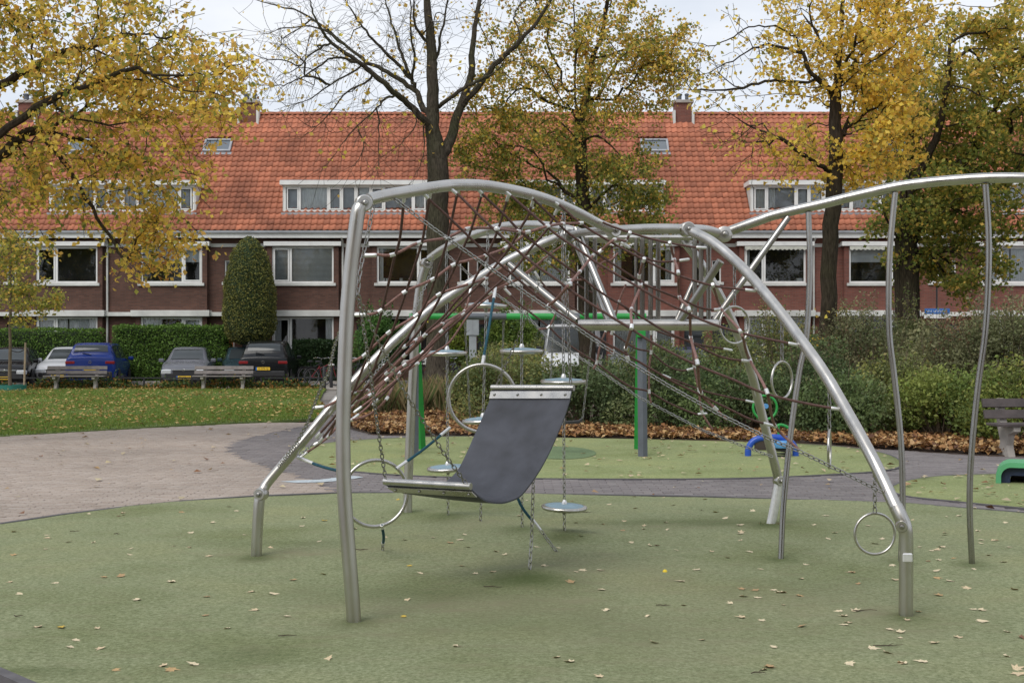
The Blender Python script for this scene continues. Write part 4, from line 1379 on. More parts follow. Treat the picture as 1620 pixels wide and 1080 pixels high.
SLM = Matrix.Rotation(SL, 4, 'X')

CHIM = {-1: 4.2, 1: 4.4, 5: 4.4, 8: 0.9}
SKYL = {0: 2.23, 1: 3.31, 3: None, 5: 2.98, 7: 3.9}
up_content = {0: 'dark', 1: 'roller', 2: 'blind', 3: 'plant', 4: 'curtain', 5: 'sides', 6: 'plant', 7: 'roller', 8: 'curtain'}
dn_content = {0: 'curtain', 1: 'half', 2: 'sides', 3: 'sides', 4: 'curtain', 5: 'curtain', 6: 'curtain', 7: 'sides', 8: 'curtain'}
house_lab = {
    -3: 'last house of the brick terrace, well beyond the left edge of the view',
    -2: 'brick terraced house just beyond the left edge of the view',
    10: 'red brick terraced house second beyond the right edge of the view',
    11: 'last house of the brick terrace, well beyond the right edge',
    -1: 'brown brick terraced house at the far left edge behind the hanging branches',
    0: 'brown brick terraced house behind the young staked tree and the blue car',
    1: 'brown brick terraced house behind the middle clipped hedge and the grey saloon',
    2: 'brown brick terraced house with slatted blind, behind the cone shaped tree',
    3: 'brown brick terraced house behind the front left post and the bare tree trunk',
    4: 'brown brick terraced house mostly hidden behind the nets and the green tree',
    5: 'red brick terraced house seen behind the upright bars of the climbing frame',
    6: 'red brick terraced house with scalloped awning edge above its first floor window',
    7: 'red brick terraced house between the yellow tree trunk and the green tree trunk',
    8: 'red brick terraced house behind the tall shrubs at the right edge',
    9: 'red brick terraced house beyond the right edge of the view'}

def make_house(k, back=None):
    x0w = (4 + 186 * k - CX) / F * FY
    brick = M['brick_brown'] if k <= 4 else M['brick_red']
    h = empty('terraced_house', (x0w, FY, 0), 0, house_lab[k] if back is None else back, 'house', 'houses of the brick terrace' if back is None else 'unseen houses added across the square behind the camera')
    L = (k % 2 == 0)
    wx0, wx1 = (1.456, 3.98) if L else (0.91, 3.43)
    bx0, bx1 = wx0 - 0.2, wx1 + 0.2
    by = -0.24
    up = (wx0, wx1, 4.07, 5.56); dn = (wx0, wx1, 0.85, 2.68)
    holes_l, holes_r = [], []
    dl = (0.18, 1.08, 0.08, 2.4) if L else (0.06, 0.66, 0.08, 2.4)
    holes_l.append(dl)
    sm = None
    if not L:
        sm = (4.30, 4.68, 4.12, 5.02); holes_r.append(sm)
        dr = (3.86, 4.70, 0.08, 2.35); holes_r.append(dr)
    else:
        sm = (0.16, 0.54, 4.12, 5.02); holes_l.append(sm)
    mb = MB()
    wall_holes(mb, 0, bx0, 0, 6.1, 0, holes_l)
    wall_holes(mb, bx1, HW, 0, 6.1, 0, holes_r)
    wall_holes(mb, bx0, bx1, 0, 5.8, by, [up, dn])
    for xx in (bx0, bx1):
        mb.quad((xx, by, 0), (xx, 0.02, 0), (xx, 0.02, 5.8), (xx, by, 5.8))
    mb.quad((bx0, by, 5.8), (bx1, by, 5.8), (bx1, 0, 5.8), (bx0, 0, 5.8))
    mb.quad((bx0, 0, 5.8), (bx1, 0, 5.8), (bx1, 0, 6.1), (bx0, 0, 6.1))
    if k in (-3, 11):
        xx = 0 if k == -3 else HW
        m2 = MB(); m2.add([(xx, 0, 0), (xx, 9.2, 0), (xx, 9.2, 6.1), (xx, 4.6, 11.7), (xx, 0, 6.1)], [(0, 1, 2, 3, 4)]); m2.build('gable_wall', brick, h)
    mb.build('wall', brick, h)
    mb = MB(); mb.quad((0, 9.2, 0), (HW, 9.2, 0), (HW, 9.2, 6.1), (0, 9.2, 6.1)); mb.build('rear_wall', brick, h)
    # windows
    spl = [0.33] if L else [0.67]
    if k == 2: spl = [0.30]
    if k == 1: spl = [0.68]
    window(h, *up, by, spl, up_content.get(k, 'sides'))
    window(h, *dn, by, spl, dn_content.get(k, 'curtain'))
    window(h, *sm, 0.0, [], 'dark', True, 0.05)
    # doors
    for d_, mt in [(dl, 'door_dark')] + ([(dr, 'door_orange' if k == 1 else 'door_dark')] if not L else []):
        a, b, c_, e = d_
        mb = MB(); mb.bbox(a + 0.06, b - 0.06, 0.11, 0.155, c_, e - 0.45, 0.008)
        for q in range(3): mb.bbox(a + 0.14, b - 0.14, 0.095, 0.115, c_ + 0.15 + q * 0.55, c_ + 0.55 + q * 0.55, 0.01)
        do = mb.build('door', M[mt], h)
        mb = MB(); mb.box(a, a + 0.06, 0.07, 0.16, c_, e); mb.box(b - 0.06, b, 0.07, 0.16, c_, e); mb.box(a + 0.06, b - 0.06, 0.07, 0.16, e - 0.06, e); mb.box(a + 0.06, b - 0.06, 0.07, 0.16, e - 0.45, e - 0.39)
        mb.build('door_frame', M['white'] if mt == 'door_orange' else M['door_dark'], do)
        mb = MB(); mb.quad((a + 0.06, 0.12, e - 0.39), (b - 0.06, 0.12, e - 0.39), (b - 0.06, 0.12, e - 0.06), (a + 0.06, 0.12, e - 0.06)); mb.build('fanlight', M['car_glass'], do)
        mb = MB(); mb.tube([(b - 0.16, 0.08, c_ + 0.95), (b - 0.16, 0.06, c_ + 1.0), (b - 0.16, 0.08, c_ + 1.15)], 0.012, 6); mb.build('handle', M['chrome'], do)
    # white bands, gutter, fascia
    mb = MB(); mb.bbox(bx0 - 0.12, bx1 + 0.12, by - 0.14, 0.03, 5.58, 5.76, 0.01); mb.build('lintel_band', M['white'], h)
    mb = MB(); mb.box(0, bx0 - 0.12, -0.035, 0.01, 5.56, 5.70); mb.box(bx1 + 0.12, HW, -0.035, 0.01, 5.56, 5.70); mb.build('frieze_band', M['offwhite'], h)
    mb = MB(); mb.bbox(bx0 - 0.15, bx1 + 0.15, by - 0.22, 0.03, 2.70, 2.95, 0.012); mb.box(0, bx0 - 0.15, -0.3, 0.01, 2.72, 2.88); mb.box(bx1 + 0.15, HW, -0.3, 0.01, 2.72, 2.88); mb.build('canopy_band', M['offwhite'], h)
    mb = MB(); mb.box(0, HW, -0.46, -0.40, 5.90, 6.10); mb.box(0, HW, -0.40, 0.01, 5.92, 5.97); mb.build('fascia', M['white'], h)
    mb = MB(); mb.box(0, HW, -0.56, -0.40, 6.10, 6.19); mb.build('gutter', M['zinc'], h)
    if L:
        mb = MB(); mb.tube([(4.33, -0.45, 5.95), (4.33, -0.1, 5.75), (4.33, -0.07, 5.6), (4.33, -0.07, 0.1)], 0.045, 10)
        mb.build('downpipe', M['offwhite'], h, True)
        for zz in (1.6, 3.6, 5.2):
            pass
    if k in (6, 7):      # folded awnings with scalloped edge
        mb = MB()
        nsc = 14
        for i in range(nsc):
            a = wx0 + (wx1 - wx0) * i / nsc; b = wx0 + (wx1 - wx0) * (i + 1) / nsc
            yy = by - 0.12
            mb.add([(a, yy, 5.57), (b, yy, 5.57), (b, yy, 5.45), ((a + b) / 2, yy, 5.40), (a, yy, 5.45)], [(0, 1, 2, 3, 4)])
        mb.build('awning', M['awning'], h)
    # roof body, tiles, ridge
    mb = MB()
    a, b = slope_pt(0, 0, -0.04), slope_pt(HW, 1, -0.04)
    mb.quad((0, a.y, a.z), (HW, a.y, a.z), (HW, b.y, b.z), (0, b.y, b.z))
    mb.quad((0, b.y, b.z), (HW, b.y, b.z), (HW, 9.62, 6.1), (0, 9.62, 6.1))
    roof = mb.build('roof', M['tile'], h)
    dx0, dx1 = (HW - 2.99, HW) if L else (0, 2.99)
    has_d = True
    items = []
    for r_ in range(23):
        for c_ in range(19):
            t = r_ / 23.0
            xc = (c_ + 0.5) * TWD
            if has_d and dx0 - 0.02 < xc < dx1 + 0.02 and 0.145 < t < 0.35: continue
            if SKYL.get(k) and abs(xc - SKYL[k]) < 0.6 and 0.645 < t < 0.75: continue
            if k in CHIM and abs(xc - CHIM[k]) < 0.42 and t > 0.88: continue
            items.append((xc, t))
    E = (math.pi / 2 - (math.pi / 2 - SL), 0, 0)
    n_own = 300 if (back is None and -2 <= k <= 9) else 0
    for (xc, t) in items[:n_own]:
        inst('tile', tile_mesh, roof, slope_pt(xc, t, 0.0) , (SL + rng.uniform(-0.006, 0.006), 0, rng.uniform(-0.008, 0.008)))
    rest = items[n_own:]
    if rest:
        mb = MB()
        for (xc, t) in rest:
            m = Matrix.Translation(slope_pt(xc, t, 0.0)) @ Matrix.Rotation(SL + rng.uniform(-0.006, 0.006), 4, 'X')
            mb.add([m @ Vector(v) for v in TILE.v], TF)
        o = mb.build('upper_tiles', M['tile'], roof)
        o['kind'] = 'stuff'
    mb = MB()
    for i in range(12):
        x_a, x_b = HW * i / 12, HW * (i + 1) / 12
        pr = [(x_a, 0.135), (x_b + 0.03, 0.12)]
        vv = []
        for (xx, rr) in pr:
            for q in range(7):
                an = math.pi * q / 6
                vv.append((xx, 4.60 + math.cos(an) * rr, 11.84 + math.sin(an) * rr))
        mb.add(vv, [(q, q + 1, 8 + q, 7 + q) for q in range(6)])
    mb.build('ridge_tiles', M['tile'], roof)
    # half of the shared dormer
    zb, zt = 6.98, 8.14
    yd = 0.30
    mb = MB(); mb.box(dx0, dx1, yd + 0.2, 1.5, zb, zt); dz = mb.build('dormer', M['zinc'], h)
    xs = [dx0 + 0.08] + [dx0 + 0.08 + (dx1 - dx0 - 0.16) * s_ for s_ in ((0.2, 0.62, 0.82) if L else (0.18, 0.38, 0.8))] + [dx1 - 0.08]
    mb = MB(); fw = 0.08
    mb.box(dx0, dx1, yd, yd + 0.19, zb + 0.02, zb + 0.14); mb.box(dx0, dx1, yd, yd + 0.19, zt - 0.1, zt)
    mb.box(dx0, dx0 + 0.08, yd, yd + 0.19, zb + 0.14, zt - 0.1); mb.box(dx1 - 0.08, dx1, yd, yd + 0.19, zb + 0.14, zt - 0.1)
    for xm in xs[1:-1]: mb.box(xm - 0.05, xm + 0.05, yd, yd + 0.19, zb + 0.14, zt - 0.1)
    for i, (a, b) in enumerate(zip(xs, xs[1:])):
        if i % 2 == (0 if L else 1):
            s_ = 0.05; a2, b2 = a + 0.04, b - 0.04
            mb.box(a2, a2 + s_, yd - 0.015, yd + 0.05, zb + 0.15, zt - 0.11); mb.box(b2 - s_, b2, yd - 0.015, yd + 0.05, zb + 0.15, zt - 0.11)
            mb.box(a2 + s_, b2 - s_, yd - 0.015, yd + 0.05, zb + 0.15, zb + 0.2); mb.box(a2 + s_, b2 - s_, yd - 0.015, yd + 0.05, zt - 0.16, zt - 0.11)
    mb.build('dormer_frame', M['white'], dz)
    for i, (a, b) in enumerate(zip(xs, xs[1:])):
        mb = MB(); mb.quad((a + 0.03, yd + 0.09, zb + 0.13), (b - 0.03, yd + 0.09, zb + 0.13), (b - 0.03, yd + 0.09, zt - 0.09), (a + 0.03, yd + 0.09, zt - 0.09)); mb.build('pane', M['glass'], dz)
    mb = MB()
    for i, (a, b) in enumerate(zip(xs, xs[1:])):
        if (i + k) % 3 == 0: fold_curtain(mb, a + 0.04, b - 0.04, zb + 0.13, zt - 0.1, yd + 0.15, 8, 0.02)
        elif (i + k) % 3 == 1: fold_curtain(mb, a + 0.04, a + (b - a) * 0.3, zb + 0.13, zt - 0.1, yd + 0.15, 4, 0.02)
    if mb.v: mb.build('curtain', M['curtain'], dz)
    ex0, ex1 = (dx0 - 0.14, dx1) if L else (dx0, dx1 + 0.14)
    mb = MB(); mb.box(ex0, ex1, yd - 0.2, 1.6, zt, zt + 0.17); mb.build('dormer_fascia', M['white'], dz)
    mb = MB(); mb.box(ex0 + 0.01, ex1 - 0.01, yd - 0.16, 1.62, zt + 0.17, zt + 0.2); mb.build('dormer_roof', M['zinc'], dz)
    xo = dx0 - 0.05 if L else dx1
    mb = MB(); mb.box(xo, xo + 0.05, yd + 0.02, 1.45, zb - 0.1, zt); mb.build('dormer_cheek', M['offwhite'], dz)
    mb = MB(); mb.box(dx0 - (0.1 if L else 0), dx1 + (0 if L else 0.1), yd - 0.12, yd + 0.2, zb - 0.07, zb + 0.015); mb.build('dormer_flashing', M['zinc'], dz)
    if SKYL.get(k):
        m = Matrix.Translation(slope_pt(SKYL[k], 0.70, 0.06)) @ SLM
        mb = MB()
        for (cx_, cy_, hx_, hy_) in ((0, -0.36, 0.6, 0.045), (0, 0.36, 0.6, 0.045), (-0.56, 0, 0.045, 0.32), (0.56, 0, 0.045, 0.32)):
            mb.xbox(m @ Matrix.Translation((cx_, cy_, 0)), hx_, hy_, 0.07)
        mb.xbox(m @ Matrix.Translation((0, -0.48, -0.03)), 0.66, 0.08, 0.02)
        so = mb.build('skylight', M['zinc'], h)
        mb = MB(); mb.xbox(m @ Matrix.Translation((0, 0, 0.0)), 0.52, 0.32, 0.02); mb.build('pane', simple('skylight_glass', (0.12, 0.14, 0.16), 0.03, 0, 0.05, 2, spec=1.0) if 'sg' not in M else M['sg'], so)
    if k in CHIM:
        cx_ = CHIM[k]
        mb = MB(); mb.box(cx_ - 0.36, cx_ + 0.36, 4.2, 5.0, 10.9, 12.28); ch = mb.build('chimney', M['brick_red'], h)
        mb = MB(); mb.bbox(cx_ - 0.45, cx_ + 0.45, 4.11, 5.09, 12.28, 12.42, 0.02); mb.build('chimney_cap', M['concrete'], ch)
        mb = MB(); mb.box(cx_ - 0.43, cx_ + 0.43, 3.95, 4.19, 10.95, 11.12); mb.box(cx_ - 0.47, cx_ - 0.365, 4.1, 4.9, 11.1, 11.95); mb.box(cx_ + 0.365, cx_ + 0.47, 4.1, 4.9, 11.1, 11.95); mb.build('flashing', M['offwhite'], ch)
        for q, xx in enumerate((-0.15, 0.2)):
            mb = MB(); mb.lathe([(0.12 - q * 0.04, 0), (0.12 - q * 0.04, 0.26), (0.15 - q * 0.05, 0.27), (0.15 - q * 0.05, 0.33), (0.05, 0.36)], 14, Matrix.Translation((cx_ + xx, 4.6, 12.42))); mb.build('chimney_pot', M['grey_paint'], ch, True)
    return h
M['sg'] = simple('skylight_glass', (0.12, 0.14, 0.16), 0.03, 0, 0.05, 2, spec=1.0)
for k in range(-3, 12):
    make_house(k)
for k, lab in ((0, 'first'), (1, 'second'), (2, 'third'), (3, 'fourth'), (4, 'fifth'), (5, 'sixth'), (6, 'seventh'), (7, 'eighth')):  # unseen terrace added behind the camera for steel and window reflections
    h = make_house(k, lab + ' unseen house of the brick terrace added behind the camera')
    h.rotation_euler = (0, 0, math.pi)
    h.location = (18.0 - k * HW, -34.0, 0)
# ------------------------------------------------------------------ cars
def loft(rings):
    vv, ff = [], []
    n = len(rings[0])
    for r_ in rings: vv += r_
    for i in range(len(rings) - 1):
        for k in range(n):
            k2 = (k + 1) % n
            ff.append((i * n + k, i * n + k2, (i + 1) * n + k2, (i + 1) * n + k))
    ff.append(tuple(range(n - 1, -1, -1))); ff.append(tuple((len(rings) - 1) * n + k for k in range(n)))
    return vv, ff

def text_mesh(txt, size, m, name, mat, parent):
    cu = bpy.data.curves.new(name, 'FONT')
    cu.body = txt; cu.size = size; cu.align_x = 'CENTER'; cu.align_y = 'CENTER'; cu.extrude = 0.0015
    tmp = bpy.data.objects.new(name, cu)
    COL.objects.link(tmp)
    bpy.context.view_layer.update()
    dg = bpy.context.evaluated_depsgraph_get()
    me = bpy.data.meshes.new_from_object(tmp.evaluated_get(dg))
    bpy.data.objects.remove(tmp)
    me.transform(m)
    me.materials.clear(); me.materials.append(mat)
    return inst(name, me, parent)

def make_car(label, loc, rz, st, paint_mat, kind='hatch', plate=None, roof_mat=None, rails=False, rear_plate=True):
    """st: stations rear to front (y, z_under, z_belt, z_top, half width, half width top); front is +y"""
    car = empty('parked_car', loc, rz, label, 'car', 'cars parked along the road')
    def half(y, zu, zb, zt, w, wt):
        return [(0, zu), (w * 0.86, zu), (w * 0.97, zu + 0.10), (w, zu + (zb - zu) * 0.45), (w * 0.985, zu + (zb - zu) * 0.8), (w * 0.95, zb), (wt, zt - 0.05 * min(1, (zt - zb) / 0.3)), (wt * 0.86, zt), (wt * 0.4, zt + 0.018)]
    PER = 4
    ctrl = [half(*s_) for s_ in st]
    keys = ctrl
    n = len(st)
    fine = []                    # rings interpolated smoothly between the stations
    for j in range(9):
        fine.append(catmull([(ctrl[i][j][0], st[i][0], ctrl[i][j][1]) for i in range(n)], PER))
    nf = len(fine[0])
    rings = [[(fine[j][i].x, fine[j][i].y, fine[j][i].z) for j in range(9)] + [(-fine[j][i].x, fine[j][i].y, fine[j][i].z) for j in range(8, 0, -1)] for i in range(nf)]
    vv, ff = loft(rings)
    mb = MB(); mb.add(vv, ff)
    body = mb.build('body', paint_mat, car, True)
    roof = max(range(n), key=lambda i: st[i][3])
    cab = [i for i in range(n) if st[i][3] - st[i][2] > 0.25]
    i0, i1 = cab[0], cab[-1]
    def glass(name, grid, out):
        vv, ff = [], []
        for row in grid: vv += [p + out for p in row]
        m_ = len(grid[0])
        for i in range(len(grid) - 1):
            for k in range(m_ - 1): ff.append((i * m_ + k, i * m_ + k + 1, (i + 1) * m_ + k + 1, (i + 1) * m_ + k))
        mb = MB(); mb.add(vv, ff)
        return mb.build(name, M['car_glass'], body, True)
    for (ia, ib, nm) in ((i1, i1 + 1, 'windscreen'), (i0 - 1, i0, 'rear_window')):
        rowsg = []
        for q in range(ia * PER, ib * PER + 1):
            f7, f8 = fine[7][q], fine[8][q]
            rowsg.append([Vector((u * (f7.x if abs(u) > 0.5 else f8.x), f7.y, f7.z if abs(u) > 0.5 else f8.z)) for u in (-0.99, -0.49 * 2 * 0.5, 0.49, 0.99)])
            rowsg[-1][1] = Vector((-f8.x, f8.y, f8.z)); rowsg[-1][2] = Vector((f8.x, f8.y, f8.z))
        rowsg = rowsg[(0 if nm == 'windscreen' else 1):(len(rowsg) if nm == 'rear_window' else len(rowsg))]
        # keep a body-coloured strip at top and bottom
        t0, t1 = (0.06, 0.93) if nm == 'windscreen' else (0.12, 0.94)
        R0_, R1_ = rowsg[0], rowsg[-1]
        rowsg = [[p for p in r_] for r_ in rowsg]
        rowsg[0] = [rowsg[0][k].lerp(rowsg[1][k], 0.35) for k in range(4)]
        rowsg[-1] = [rowsg[-1][k].lerp(rowsg[-2][k], 0.35) for k in range(4)]
        dd = rowsg[-1][1] - rowsg[0][1]
        nn = Vector((1, 0, 0)).cross(dd).normalized()
        if nn.z < 0: nn = -nn
        glass(nm, rowsg, nn * 0.012)
    for sx in (-1, 1):
        for ia, ib in zip(cab, cab[1:]):
            rowsg = []
            q0, q1 = ia * PER, ib * PER
            for q in range(q0, q1 + 1):
                a_, b_ = fine[5][q], fine[6][q]
                if q == q0: a_, b_ = a_.lerp(fine[5][q + 1], 0.3), b_.lerp(fine[6][q + 1], 0.3)
                if q == q1: a_, b_ = a_.lerp(fine[5][q - 1], 0.3), b_.lerp(fine[6][q - 1], 0.3)
                rowsg.append([Vector((sx * p.x, p.y, p.z)) for p in (a_.lerp(b_, 0.07), a_.lerp(b_, 0.93))])
            glass('side_window', rowsg, Vector((sx * 0.010, 0, 0.003)))
        q0, q1 = i1 * PER, (i1 + 1) * PER
        rowsg = []
        for q in range(q0, q1):
            a_, b_ = fine[5][q], fine[6][q]
            rowsg.append([Vector((sx * p.x, p.y, p.z)) for p in (a_.lerp(b_, 0.07), a_.lerp(b_, 0.80))])
        glass('quarter_window', rowsg, Vector((sx * 0.010, 0, 0.003)))
    # wheels
    yr, yf = st[0][0] + 0.85, st[-1][0] - 0.88
    wmax = max(s_[4] for s_ in st)
    for yy in (yr, yf):
        for sx in (-1, 1):
            m = Matrix.Translation((sx * (wmax - 0.085), yy, 0.315)) @ Matrix.Rotation(R(90), 4, 'Y')
            mb = MB(); mb.lathe([(0.20, -0.1), (0.29, -0.105), (0.315, -0.07), (0.315, 0.07), (0.29, 0.105), (0.20, 0.1)], 24, m)
            w_ = mb.build('wheel', M['tyre'], car, True)
            mb = MB()
            mb.lathe([(0.205, 0.06 * sx), (0.2, 0.1 * sx), (0.185, 0.085 * sx), (0.06, 0.07 * sx), (0.05, 0.095 * sx)], 20, m)
            mb.build('rim', M['rim'], w_, True)
            mb = MB()
            arc = [(sx * (wmax + 0.004), yy + 0.37 * math.cos(a), 0.315 + 0.37 * math.sin(a)) for a in [math.pi * q / 12 for q in range(13)]]
            mb.add(arc, [tuple(range(13))]); mb.build('wheel_arch', M['black_metal'], w_)
    yR, yF = st[0][0], st[-1][0]
    w0, w1 = st[1][4], st[-2][4]
    zl = st[1][2]
    # rear lamps, front lamps
    for sx in (-1, 1):
        mb = MB(); mb.bbox(min(sx * (w0 - 0.34), sx * (w0 + 0.0)), max(sx * (w0 - 0.34), sx * (w0 + 0.0)), yR - 0.012, yR + 0.2, zl - 0.17, zl - 0.06, 0.02); mb.build('tail_lamp', M['tail_lamp'], body)
        zf = st[-2][2]
        mb = MB(); x_a, x_b = sorted((sx * (w1 - 0.36), sx * (w1 + 0.005)))
        mb.bbox(x_a, x_b, yF - 0.2, yF + 0.02, zf - 0.2, zf - 0.03, 0.03); mb.build('head_lamp', M['head_lamp'], body)
        mb = MB(); x_a, x_b = sorted((sx * (wmax * 0.97), sx * (wmax + 0.17))); ym = st[i1 + 1][0] - 0.28
        mb.bbox(x_a, x_b, ym - 0.05, ym + 0.08, st[i1 + 1][2] + 0.0, st[i1 + 1][2] + 0.14, 0.03); mb.build('mirror', paint_mat, body)
    mb = MB(); mb.bbox(-w0 * 0.9, w0 * 0.9, yR - 0.03, yR + 0.2, st[0][1] - 0.03, st[0][1] + 0.18, 0.03); mb.build('rear_bumper', M['black_metal'], body)
    mb = MB(); mb.bbox(-w1 * 0.85, w1 * 0.85, yF - 0.1, yF + 0.025, st[-1][1] - 0.02, st[-1][1] + 0.16, 0.03); mb.build('front_bumper', M['black_metal'], body)
    zf = st[-2][2]
    mb = MB(); mb.bbox(-w1 * 0.5, w1 * 0.5, yF - 0.05, yF + 0.018, zf - 0.2, zf - 0.06, 0.02); gr = mb.build('grille', M['black_metal'], body)
    mb = MB(); mb.bbox(-w1 * 0.53, w1 * 0.53, yF - 0.05, yF + 0.024, zf - 0.06, zf - 0.03, 0.008); mb.bbox(-w1 * 0.45, w1 * 0.45, yF - 0.05, yF + 0.024, zf - 0.225, zf - 0.2, 0.006); mb.build('grille_trim', M['chrome'], gr)
    for (yy, sgn, zz) in ((yR - 0.035, -1, zl - 0.34), (yF + 0.028, 1, zf - 0.32)):
        mb = MB(); mb.bbox(-0.26, 0.26, min(yy, yy + 0.01 * sgn), max(yy, yy + 0.01 * sgn), zz - 0.055, zz + 0.055, 0.004)
        p = mb.build('number_plate', M['plate'], body)
        mb = MB(); mb.box(-0.262 if sgn < 0 else 0.21, -0.21 if sgn < 0 else 0.262, min(yy, yy + 0.012 * sgn), max(yy, yy + 0.012 * sgn), zz - 0.055, zz + 0.055); mb.build('plate_band', M['sign_blue'], p)
        if plate:
            m = Matrix.Translation((0.02 * -sgn, yy + 0.0115 * sgn, zz)) @ Matrix.Rotation(0 if sgn < 0 else math.pi, 4, 'Z') @ Matrix.Rotation(R(90), 4, 'X')
            text_mesh(plate, 0.095, m, 'plate_text', M['ink'], p)
    # rear wiper and badge disc
    mb = MB(); mb.tube([(0.02, st[i0 - 1][0] - 0.01, st[i0 - 1][3] + 0.03), (-0.3, st[i0 - 1][0] + 0.01, st[i0 - 1][3] + 0.1)], 0.012, 6); mb.build('wiper', M['black_metal'], body)
    for yy, sgn, zz in ((yR - 0.008, -1, zl - 0.1), (yF + 0.03, 1, zf - 0.05)):
        mb = MB(); mb.ring(Matrix.Translation((0, yy, zz)) @ Matrix.Rotation(R(90), 4, 'X'), 0.045, 0.008, 18, 6); mb.build('badge', M['chrome'], body, True)
    if rails:
        for sx in (-1, 1):
            ys = [st[i][0] for i in cab]
            zs = [st[i][3] for i in cab]
            xx = sx * st[roof][5] * 0.9
            pts = [(xx, ys[0] + 0.05, zs[0])] + [(xx, ys[0] + (ys[-1] - ys[0]) * q, max(zs[0], zs[-1]) + 0.05) for q in (0.1, 0.4, 0.7, 0.92)] + [(xx, ys[-1], zs[-1])]
            mb = MB(); mb.tube(pts, 0.016, 7); mb.build('roof_rail', M['chrome'], body, True)
    mb = MB(); mb.box(-wmax * 0.8, wmax * 0.8, yR + 0.3, yF - 0.3, 0.16, 0.3); mb.build('underbody', M['black_metal'], body)
    return car

SUVS = [(-2.28, .42, .80, .86, .80, .72), (-2.24, .30, 1.02, 1.10, .88, .76), (-2.05, .26, 1.05, 1.18, .91, .74), (-1.72, .26, 1.06, 1.60, .92, .66), (-0.6, .26, 1.04, 1.69, .93, .68), (0.45, .26, 1.02, 1.63, .93, .66), (1.15, .27, 1.0, 1.08, .92, .78), (1.9, .28, .92, .98, .89, .76), (2.2, .32, .78, .84, .84, .7), (2.27, .4, .66, .7, .76, .6)]
MPVS = [(-2.2, .40, .85, .92, .80, .72), (-2.16, .28, 1.02, 1.10, .87, .76), (-2.0, .25, 1.04, 1.16, .90, .73), (-1.72, .25, 1.04, 1.56, .91, .66), (-0.6, .25, 1.02, 1.62, .92, .68), (0.6, .25, 1.0, 1.55, .92, .66), (1.45, .25, .96, 1.02, .9, .76), (1.95, .28, .86, .92, .87, .72), (2.15, .32, .7, .76, .8, .66), (2.2, .4, .6, .64, .72, .58)]
SALS = [(-2.28, .38, .82, .88, .76, .68), (-2.22, .26, .92, .98, .84, .72), (-1.85, .22, .95, 1.04, .87, .68), (-1.25, .22, .95, 1.36, .88, .6), (-0.4, .22, .93, 1.45, .885, .62), (0.35, .22, .92, 1.40, .885, .6), (1.1, .22, .90, .96, .87, .72), (1.85, .24, .80, .86, .85, .70), (2.2, .28, .68, .73, .80, .64), (2.28, .36, .56, .6, .72, .56)]
HATS = [(-1.95, .38, .82, .88, .76, .66), (-1.9, .26, .92, .98, .82, .7), (-1.72, .22, .94, 1.08, .84, .66), (-1.45, .22, .94, 1.38, .85, .58), (-0.4, .22, .92, 1.45, .855, .6), (0.4, .22, .91, 1.40, .855, .58), (1.15, .22, .88, .94, .84, .70), (1.65, .24, .78, .84, .81, .68), (1.9, .28, .66, .7, .76, .6), (1.96, .36, .55, .58, .68, .52)]
def cpos(px, d): return ((px - CX) / F * d, d, -0.012)
make_car('black hatchback at the left edge with its headlight towards the lawn', cpos(22, 48.0), R(180 + 12), HATS, paint('black_paint', (0.005, 0.005, 0.006)), plate='37-PHX-6')
make_car('silver car with only bonnet and windscreen showing left of the blue car', cpos(110, 50.0), R(180 + 8), SALS, paint('silver_paint', (0.50, 0.51, 0.53)))
make_car('bright blue family car with pale roof edge, rear to the lawn', cpos(158, 48.4), R(9), MPVS, paint('blue_paint', (0.006, 0.024, 0.16)), rails=True, plate='TX-592-L')
make_car('grey saloon with chrome grille and yellow plate facing the lawn', cpos(300, 48.6), R(180 + 9), SALS, paint('grey_car_paint', (0.13, 0.135, 0.155)), plate='47-XX-64')
make_car('dark teal car mostly hidden behind the black sport utility car', cpos(386, 50.4), R(180 + 14), SALS, paint('teal_paint', (0.025, 0.045, 0.055)))
make_car('black sport utility car with roof rails and red tail lamps', cpos(428, 48.6), R(4), SUVS, paint('black_suv_paint', (0.006, 0.007, 0.009)), rails=True, plate='K-379-GJ')
make_car('dark blue car glimpsed through the shrubs below the platform', cpos(1092, 48.5), R(180), SALS, paint('dark_blue_paint', (0.02, 0.035, 0.08)))

# white van
vl = (906 - CX) / F * 47.0
van = empty('white_van', (vl, 47.0, -0.012), R(180 - 7), 'white delivery van facing the playground behind the shrubs', 'van')
VST = [(-2.6, .3, 1.2, 2.05, .92, .84), (-2.5, .28, 1.25, 2.28, .96, .86), (0.8, .28, 1.25, 2.3, .97, .84), (1.45, .28, 1.2, 2.2, .97, .78), (2.1, .28, 1.12, 1.22, .95, .8), (2.55, .3, .95, 1.05, .92, .76), (2.75, .34, .8, .86, .85, .7), (2.8, .42, .62, .68, .78, .62)]
rings = []
for (y, zu, zb, zt, w, wt) in VST:
    hp = [(0, zu), (w * 0.9, zu), (w, zu + 0.15), (w, zb), (wt, zt - 0.06), (wt * 0.85, zt), (wt * 0.3, zt + 0.01)]
    rings.append([(x, y, z) for x, z in hp] + [(-x, y, z) for x, z in hp[:0:-1]])
vv, ff = loft(rings)
mb = MB(); mb.add(vv, ff); vb = mb.build('body', paint('van_white', (0.72, 0.73, 0.74)), van, True)
mb = MB(); mb.add([(-.80, 2.10, 1.32), (.80, 2.10, 1.32), (.72, 1.58, 2.10), (-.72, 1.58, 2.10)], [(0, 1, 2, 3)]); mb.build('windscreen', M['car_glass'], vb)
mb = MB(); mb.add([(-.72, 1.595, 2.11), (.72, 1.595, 2.11), (.7, 1.53, 2.21), (-.7, 1.53, 2.21)], [(0, 1, 2, 3)]); mb.build('sun_strip', M['black_metal'], vb)
